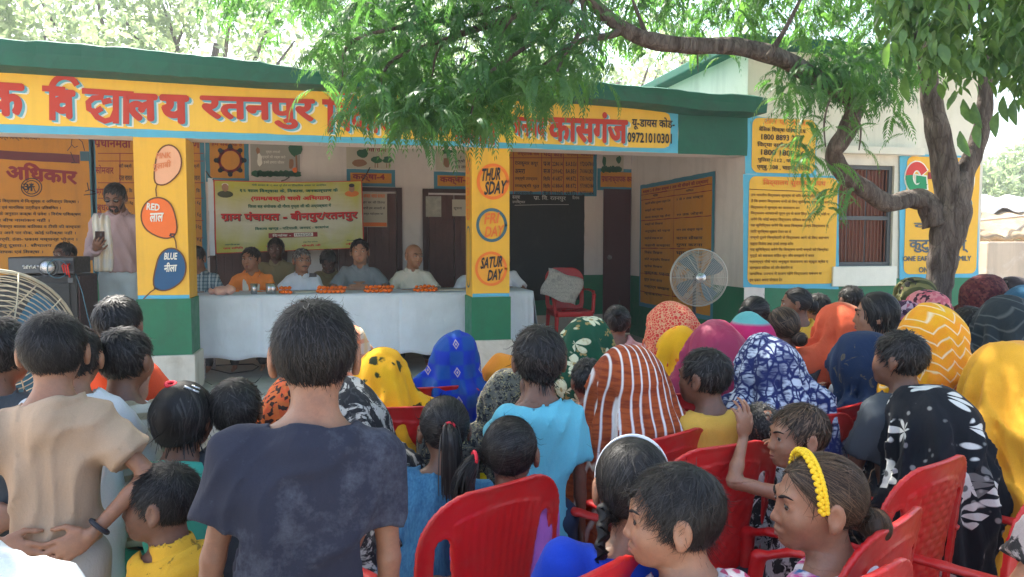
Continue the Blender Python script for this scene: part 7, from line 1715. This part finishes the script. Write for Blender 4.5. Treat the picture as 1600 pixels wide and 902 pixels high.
yb = P('woman with a yellow flower in her low bun and yellow blouse near the wall', 1243, 475, 4.6, sit=True, hh=.20, tmat=F_('yellow_blouse', (.72, .42, .05)), hairs='bun', tie=(.06, -.10, -.02), tail=1.2, face=1, hyaw=R(50), yaw=R(10), seed=46, skin=1, group=g2, hands=0, cut=.2)
P('dark haired child between the yellow flower bun and the orange peach veil', 1277, 482, 4.9, sit=True, hh=.20, kid=1, tmat=dgrey, hairs='short', seed=47, skin=1, group=g1, hands=0, cut=.2)
pch = V('woman in an orange and peach veil stretching an arm with gold bangles to the left', 1312, 508, 3.75, F_('orange_peach', (.68, .11, .045), 'border', (.62, .25, .13), sc=1.0, c3=(.2, .03, .12)), 48, yaw=R(25), vwide=.85, arms=(((-.27, .16, -.02), (-.22, .10, .0)), None), hands=1, skin=0, hroll=R(6))
P('person with short black hair behind the peach veil against the green dado', 1328, 470, 4.9, sit=True, hh=.20, tmat=dgrey, hairs='short', seed=49, skin=1, group=g2, hands=0, cut=.2)
P('girl with bobbed black hair and white top looking left', 1368, 492, 3.35, sit=True, hh=.20, kid=1, tmat=white, hairs='bob', face=1, hyaw=R(48), yaw=R(10), seed=50, skin=0, group=g1, hands=0, cut=.2)
V('woman in a navy veil with a red flower spray and gold flecks, facing left', 1346, 575, 3.0, F_('navy_gold_fleck', (.010, .025, .065), 'oval', (.45, .06, .07), (.14, .11, .06), sc=1.3), 51, yaw=R(40), vopen=.9, face=1, hairs='short', arms=('chin', 'lap'), hands=1, skin=2, vwide=.78)
P('boy with neat black hair before the yellow zigzag veil', 1404, 562, 2.62, sit=True, hh=.205, kid=1, tmat=dgrey, hairs='short', seed=52, hyaw=R(28), skin=1, group=g1, hands=0, cut=.2)
V('woman in an olive striped veil with gold border beside the tree trunk, facing left', 1424, 458, 5.0, F_('olive_stripe', (.055, .06, .022), 'stripes', (.16, .15, .06), sc=1.2), 53, yaw=R(60), vopen=.9, face=1, hairs='short', skin=1, vwide=.9)
V('woman in a pink and black flecked veil in front of the tree trunk', 1448, 488, 4.2, F_('pink_black_fleck', (.62, .22, .24), 'speckle', (.05, .02, .03), (.55, .12, .16), sc=1.4), 54, vwide=.8)
V('woman in a lilac and black printed veil behind the yellow zigzag one', 1412, 508, 3.75, F_('lilac_black_print', (.42, .30, .36), 'speckle', (.05, .02, .05), (.36, .10, .16), sc=1.6), 55, yaw=R(50), vopen=.8, face=1, hairs='short', vwide=.7)
V('woman in a yellow orange veil with pale zigzag lines', 1450, 530, 2.95, F_('yellow_zigzag', (.80, .42, .015), 'zigzag', (.78, .66, .42), (.78, .26, .015), sc=1.0), 56, vwide=.95, lean=(.02, .02), hh=.205, foldk=.9)
P('boy with a rounded black haircut right of the zigzag veil', 1512, 512, 3.5, sit=True, hh=.20, kid=1, tmat=dgrey, hairs='short', seed=57, skin=1, group=g1, hands=0, hyaw=R(20), cut=.2)
V('woman under a large sheer mustard yellow sari filling the right edge', 1570, 600, 2.6, F_('mustard_sari', (.76, .37, .02), 'border', (.74, .31, .02), sc=1.2, gloss=.5), 58, vwide=1.35, hh=.225, lean=(.04, .06), vflow=(-.08, -.05), foldk=1.2)
V('woman with a maroon veil drawn over her whole face near the boundary wall', 1530, 462, 4.8, F_('maroon_sheer', (.085, .018, .022), 'speckle', (.12, .035, .03), (.05, .01, .015)), 59, yaw=R(90), vwide=.9)
V('woman in a dark brown veil with her face showing by the boundary wall', 1578, 458, 5.2, F_('dark_brown_veil', (.045, .035, .04)), 60, yaw=R(75), vopen=1, face=1, hairs='short', skin=0, vwide=.85)
V('woman in a plain teal blue veil at the right edge', 1598, 475, 4.6, F_('teal_veil', (.02, .085, .16)), 61, vwide=1.0)
V('woman under a charcoal veil with thin grey stripes at the right edge', 1566, 512, 3.2, F_('charcoal_stripe', (.018, .026, .032), 'zigzag', (.09, .10, .10), (.02, .03, .035), sc=1.3), 62, vwide=1.0, arms=('lap', ((.20, .10, -.04), (.15, .12, .10))), skin=0)
V('woman under a black veil with big white flowers and a white inner scarf', 1445, 660, 2.5, F_('black_white_flowers', (.008, .010, .014), 'bigflower', (.62, .62, .58), sc=.85), 63, yaw=R(28), vwide=1.15, lean=(-.04, .10), arms=(((-.08, .12, -.22), (-.02, .20, .0)), 'lap'), hands=1, skin=0, foldk=.9, hh=.232)
V('woman in an orange and black speckled veil left of the navy shirt boy', 448, 640, 3.0, F_('orange_black_fleck', (.55, .13, .03), 'speckle', (.04, .02, .015), (.60, .10, .03), sc=1.1), 64, vwide=1.0)
V('woman in a black and white printed veil right of the navy shirt boy', 545, 660, 2.35, F_('black_white_swirl', (.02, .02, .022), 'paisley', (.42, .40, .36), (.05, .05, .05), sc=1.9), 65, vwide=.9, lean=(-.06, .06), vflow=(.05, -.05), hh=.2)
V('woman in a cream and orange checked veil directly before the white table cloth', 548, 540, 3.6, F_('cream_orange_check', (.66, .52, .38), 'plaid', (.72, .20, .08), (.70, .45, .2), sc=2.0), 66, vwide=.9)
# --- officials on the veranda
def O(label, px, py, Y_, mat, seed, **k):
    k.setdefault('face', 1); k.setdefault('group', g3); k.setdefault('hh', .235); k.setdefault('top', 'shirt'); k.setdefault('yaw', R(176)); k.setdefault('arms', ('tbl', 'tbl')); k.setdefault('hfix', .0055); k.setdefault('skin', 1); k.setdefault('sit', True); k.setdefault('seatz', .44); k.setdefault('collar', 1)
    p = onY(px, py, Y_); d_ = (p - CAM).dot(_f); return person(label, 0, 0, d_, pos=tuple(p), tmat=mat, seed=seed, zfloor=FLZ, **k)
plaid = F_('blue_plaid_shirt', (.30, .38, .42), 'plaid', (.03, .09, .14), (.60, .65, .66), sc=1.0); orng = F_('saffron_kurta', (.84, .25, .05)); khk = F_('khaki_uniform', (.26, .21, .11)); wk = F_('white_kurta', (.70, .74, .82)); gsh = F_('grey_bush_shirt', (.20, .23, .25)); crm = F_('cream_shirt', (.66, .62, .52)); mauve = F_('mauve_shirt', (.40, .29, .30)); lj = F_('light_blue_jeans', (.42, .52, .58))
O('man in blue plaid shirt writing beside the balloon column', 306, 404, 7.72, plaid, 71, skin=0, hpitch=R(18), hyaw=R(-12))
saf = O('man in saffron shirt with white stole, head turned, holding a tumbler', 392, 405, 7.72, orng, 72, skin=0, hyaw=R(-14), mustache=0)
O('man in khaki uniform seated in the second row below the banner', 431, 389, 8.45, khk, 73, skin=3, arms=('lap', 'lap'), group='khaki uniformed men of the second row', hfix=.009)
O('man in white kurta with spectacles and grey moustache', 472, 407, 7.72, wk, 74, top='kurta', skin=4, mustache=2, glasses=1, hmat=m_hairg, hyaw=R(22))
O('man in khaki uniform with his head bowed low', 513, 408, 8.15, khk, 75, skin=3, hpitch=R(38), arms=('lap', 'lap'), group='khaki uniformed men of the second row', hfix=.009)
O('stout man in grey half sleeved shirt with folded arms', 562, 393, 7.72, gsh, 76, skin=4, arms=('tcross', 'tcross'), sleeve='half', hmat=m_hair, fat=1.15, hh=.25, jaw=1.12)
O('balding man in cream half sleeved shirt looking to the right', 647, 400, 7.72, crm, 77, skin=4, arms=('tbl', 'tbl'), sleeve='half', hairs='bald', hyaw=R(28), hpitch=R(4), glasses=0, hh=.24)
O('man in white shirt whose shoulder shows just left of the weekday column', 744, 408, 7.72, F_('white_shirt', (.66, .68, .72)), 78, skin=1, arms=('tcross', 'tcross'), sleeve='half', fat=1.1)
O('man in white shirt whose arm shows just right of the weekday column', 784, 404, 7.80, F_('white_shirt', (.66, .68, .72)), 81, skin=1, arms=('tcross', 'tcross'), sleeve='half', fat=1.1)
O('person in grey t-shirt seated behind the amplifier', 101, 398, 8.0, F_('grey_jersey', (.32, .36, .40)), 79, skin=3, hyaw=R(-30), top='tee', collar=0, arms=('lap', 'lap'), hfix=.009, group='people beside the loudspeaker')
sm_ = onY(180, 308, 7.3); 
st = person('standing bearded man in mauve shirt with white towel on his shoulder, reading his phone', 0, 0, 7.3, pos=tuple(sm_), sit=False, zfloor=FLZ, hh=.245, tmat=mauve, bmat=lj, top='shirt', collar=1, hairs='short', face=1, skin=1, yaw=R(178), hpitch=R(22), glasses=2, mustache=1, beard=1, hem=.04, arms=(((-.10, -.02, -.26), (.0, .02, -.25)), 'phone'), seed=80, hfix=.0055, group='people beside the loudspeaker')


# ---------------------------------------------------------------- things worn or held
def T_(r, v): return tuple(r['Mh'] @ (A(v, float) * r['s']) + r['hc'])
def attach(r, mb, name, mat, sm_=True): return mb.build(name, mat, r['root'], sm_)
m_rtie = flat('red_hair_tie', (.75, .03, .05), .6); m_wb = flat('white_band', (.75, .75, .75), .5); m_yf = flat('yellow_flower_band', (.85, .55, .02), .6)
def ring_at(r, c, ax, rad, wd, name, mat):
    ax = nrm(ax); a = nrm(np.cross(ax, (0, .3, 1))); b = np.cross(ax, a); attach(r, MB().tube([T_(r, A(c) + (a * math.cos(t) + b * math.sin(t)) * rad) for t in [k * .5236 for k in range(12)]], wd * r['s'], 8, closed=True), name, mat)
def band(r, y0, rad=(.0850, .0920), zz=(.092), wd=.003, mat=m_wb, name='hairband', bumps=0):
    for sgn in (0,):
        P_ = []
        for k in range(25):
            a = math.pi * k / 24 * 1.16 - .25; P_.append(T_(r, (.0790 * math.cos(a), y0 + .01 * math.sin(a), .022 + .0865 * math.sin(a))))
        o_ = attach(r, MB().tube(P_, [wd * (1.3 + .7 * math.sin(k * .26)) for k in range(25)], 8), name, mat)
        if bumps:
            for k in range(1, 24):
                a = math.pi * k / 24 * 1.16 - .25
                for j in range(5):
                    b_ = 2 * math.pi * j / 5; c = (.087 * math.cos(a), y0 + .010 * math.sin(a) + .008 * math.cos(b_), .022 + .0935 * math.sin(a) + .006 * math.sin(b_) * abs(math.cos(a)) ); c = (c[0] + .006 * math.sin(b_) * abs(math.sin(a)), c[1], c[2])
                    MB().ball(T_(r, c), .0062 * r['s'], 6).build('petal', mat, o_, True)
band(br, .018, wd=.0035); band(hb, .022, wd=.0035, mat=m_yf, bumps=1)
# earring
ring_at(hb, (.083, -.006, -.048), (.2, 1, 0), .010, .0016, 'earring', paint('gold', (.75, .5, .15), .3, .05, 20, .02, metal=1))
m_gold = paint('gold', (.75, .5, .15), .3, .05, 20, .02, metal=1)
ring_at(den, (0, -.118, .035), (0, 1, 0), .017, .0045, 'hair_tie', m_rtie); ring_at(pur, (-.096, -.068, .0), (1, .6, 0), .018, .0055, 'hair_tie', m_rtie)
ring_at(gh, (-.02, -.040, .112), (.2, -.3, 1), .014, .006, 'hair_tie', m_rtie); ring_at(gt, (-.03, -.080, .062), (0, 1, -.6), .012, .008, 'hair_tie', m_rtie)
for k, (x, y, z) in enumerate(((.030, -.045, .108), (.045, -.035, .098), (.038, -.02, .106))): attach(gh, MB().tube([T_(gh, (x, y, z)), T_(gh, (x + .022, y + .012, z - .012))], .004, 6), 'hair_clip', m_sil)
def bangle(r, side, t, rad, wd, name, mat, n=1):
    S, E, W, r1, r2, r3 = r['info'][side]; ax = nrm(W - E)
    for i in range(n):
        c = E + (W - E) * (t - .05 * i); a = nrm(np.cross(ax, (0, .3, 1))); b = np.cross(ax, a)
        MB().tube([tuple(c + (a * math.cos(q_) + b * math.sin(q_)) * rad) for q_ in [k * .5236 for k in range(12)]], wd, 8, closed=True).build(name, mat, r['root'], True)
bangle(tn, 1, .86, .026, .006, 'wristband', m_blk); bangle(wch, 1, .9, .022, .004, 'bracelet', m_rtie); bangle(pch, 0, .80, .034, .004, 'bangle', m_gold, 4)
# white towel, phone and wrist thread of the standing man
def drape(r, pts, wd, name, mat, th=.006, fold_=.012):
    """strip of cloth along pts (person coords), width direction given per point"""
    P_ = [Vector(p[:3]) for p in pts]; Wd = [Vector(p[3:6]) for p in pts]; n = 10; V_ = []; Fc = []
    for i, (p, w_) in enumerate(zip(P_, Wd)):
        for j in range(n + 1):
            u = j / n - .5; V_.append(p + w_ * u * wd + w_.normalized().cross(Vector((0, 0, 1))) * fold_ * math.sin(j * 2.1 + i * .3))
    for i in range(len(P_) - 1):
        for j in range(n): a = i * (n + 1) + j; Fc.append((a, a + 1, a + n + 2, a + n + 1))
    o_ = MB().add(V_, Fc).build(name, mat, r['root'], True); md = o_.modifiers.new('solid', 'SOLIDIFY'); md.thickness = th; md2 = o_.modifiers.new('sub', 'SUBSURF'); md2.levels = 1; md2.render_levels = 1; return o_
towel = F_('white_towel', (.68, .68, .64), 'plaid', (.72, .70, .60), (.55, .45, .30), sc=3)
c = st['ch']; b_ = st['bs']
sh = [(.115, -.10, -.20), (.125, -.085, -.03), (.12, -.02, .055), (.115, .07, .035), (.10, .125, -.06), (.085, .135, -.20), (.08, .15, -.34), (.085, .16, -.46)]
drape(st, [(c[0] + x * b_, c[1] + y * b_, c[2] + z * b_, 1, .1, 0) for x, y, z in sh], .15, 'towel', towel, .004, .020)
S, E, W, r1, r2, r3 = st['info'][1]; hd = A([-.35, .5, .8]); pc = W + nrm(hd) * .085 + A([-.03, .035, .02])
ph = empty('mobile_phone', (0, 0, 0), 0, 'dark mobile phone in the hand of the standing man', 'phone'); ph.matrix_world = st['root'].matrix_basis @ Matrix.Translation(tuple(pc))
MB().box((-.036, -.006, -.072), (.036, .006, .072), .004).build('case', flat('phone_case', (.05, .03, .03), .4), ph, rot=(R(-35), 0, R(20))); MB().box((-.015, .0065, .03), (.0, .009, .06), .001).build('camera_bump', m_iron, ph, rot=(R(-35), 0, R(20)))
bangle(st, 1, .93, .028, .005, 'wrist_thread', m_orp)
c = saf['ch']; b_ = saf['bs']
for sx in (-1, 1):
    sh = [(.055, -.02, .06), (.062, .05, .035), (.065, .105, -.05), (.058, .125, -.16), (.050, .13, -.30)]
    drape(saf, [(c[0] + sx * x * b_, c[1] + y * b_, c[2] + z * b_, 1, .1 * sx, 0) for x, y, z in sh], .06, 'stole', towel, .005, .004)
p = onY(489, 430, 7.5)
tag(MB().box((-.035, -.005, -.018), (.035, .005, .018), .002).build('pocket_phone', m_blk, None, loc=tuple(p)), 'dark phone peeping from the white kurta pocket', 'phone')
# ---------------------------------------------------------------- haze volume added for veiling glare and a washed look
def air():
    s = bpy.data.materials.new('veiling_haze'); s.use_nodes = True; t = s.node_tree; t.nodes.remove(t.nodes['Principled BSDF'])
    v = t.nodes.new('ShaderNodeVolumePrincipled'); v.inputs['Color'].default_value = (.92, .96, 1, 1); v.inputs['Density'].default_value = .0035; v.inputs['Anisotropy'].default_value = .35
    t.links.new(v.outputs[0], t.nodes['Material Output'].inputs['Volume']); o = MB().box((-30, -12, -1.3), (40, 40, 9.0)).build('haze', s); o['kind'] = 'stuff'
air()
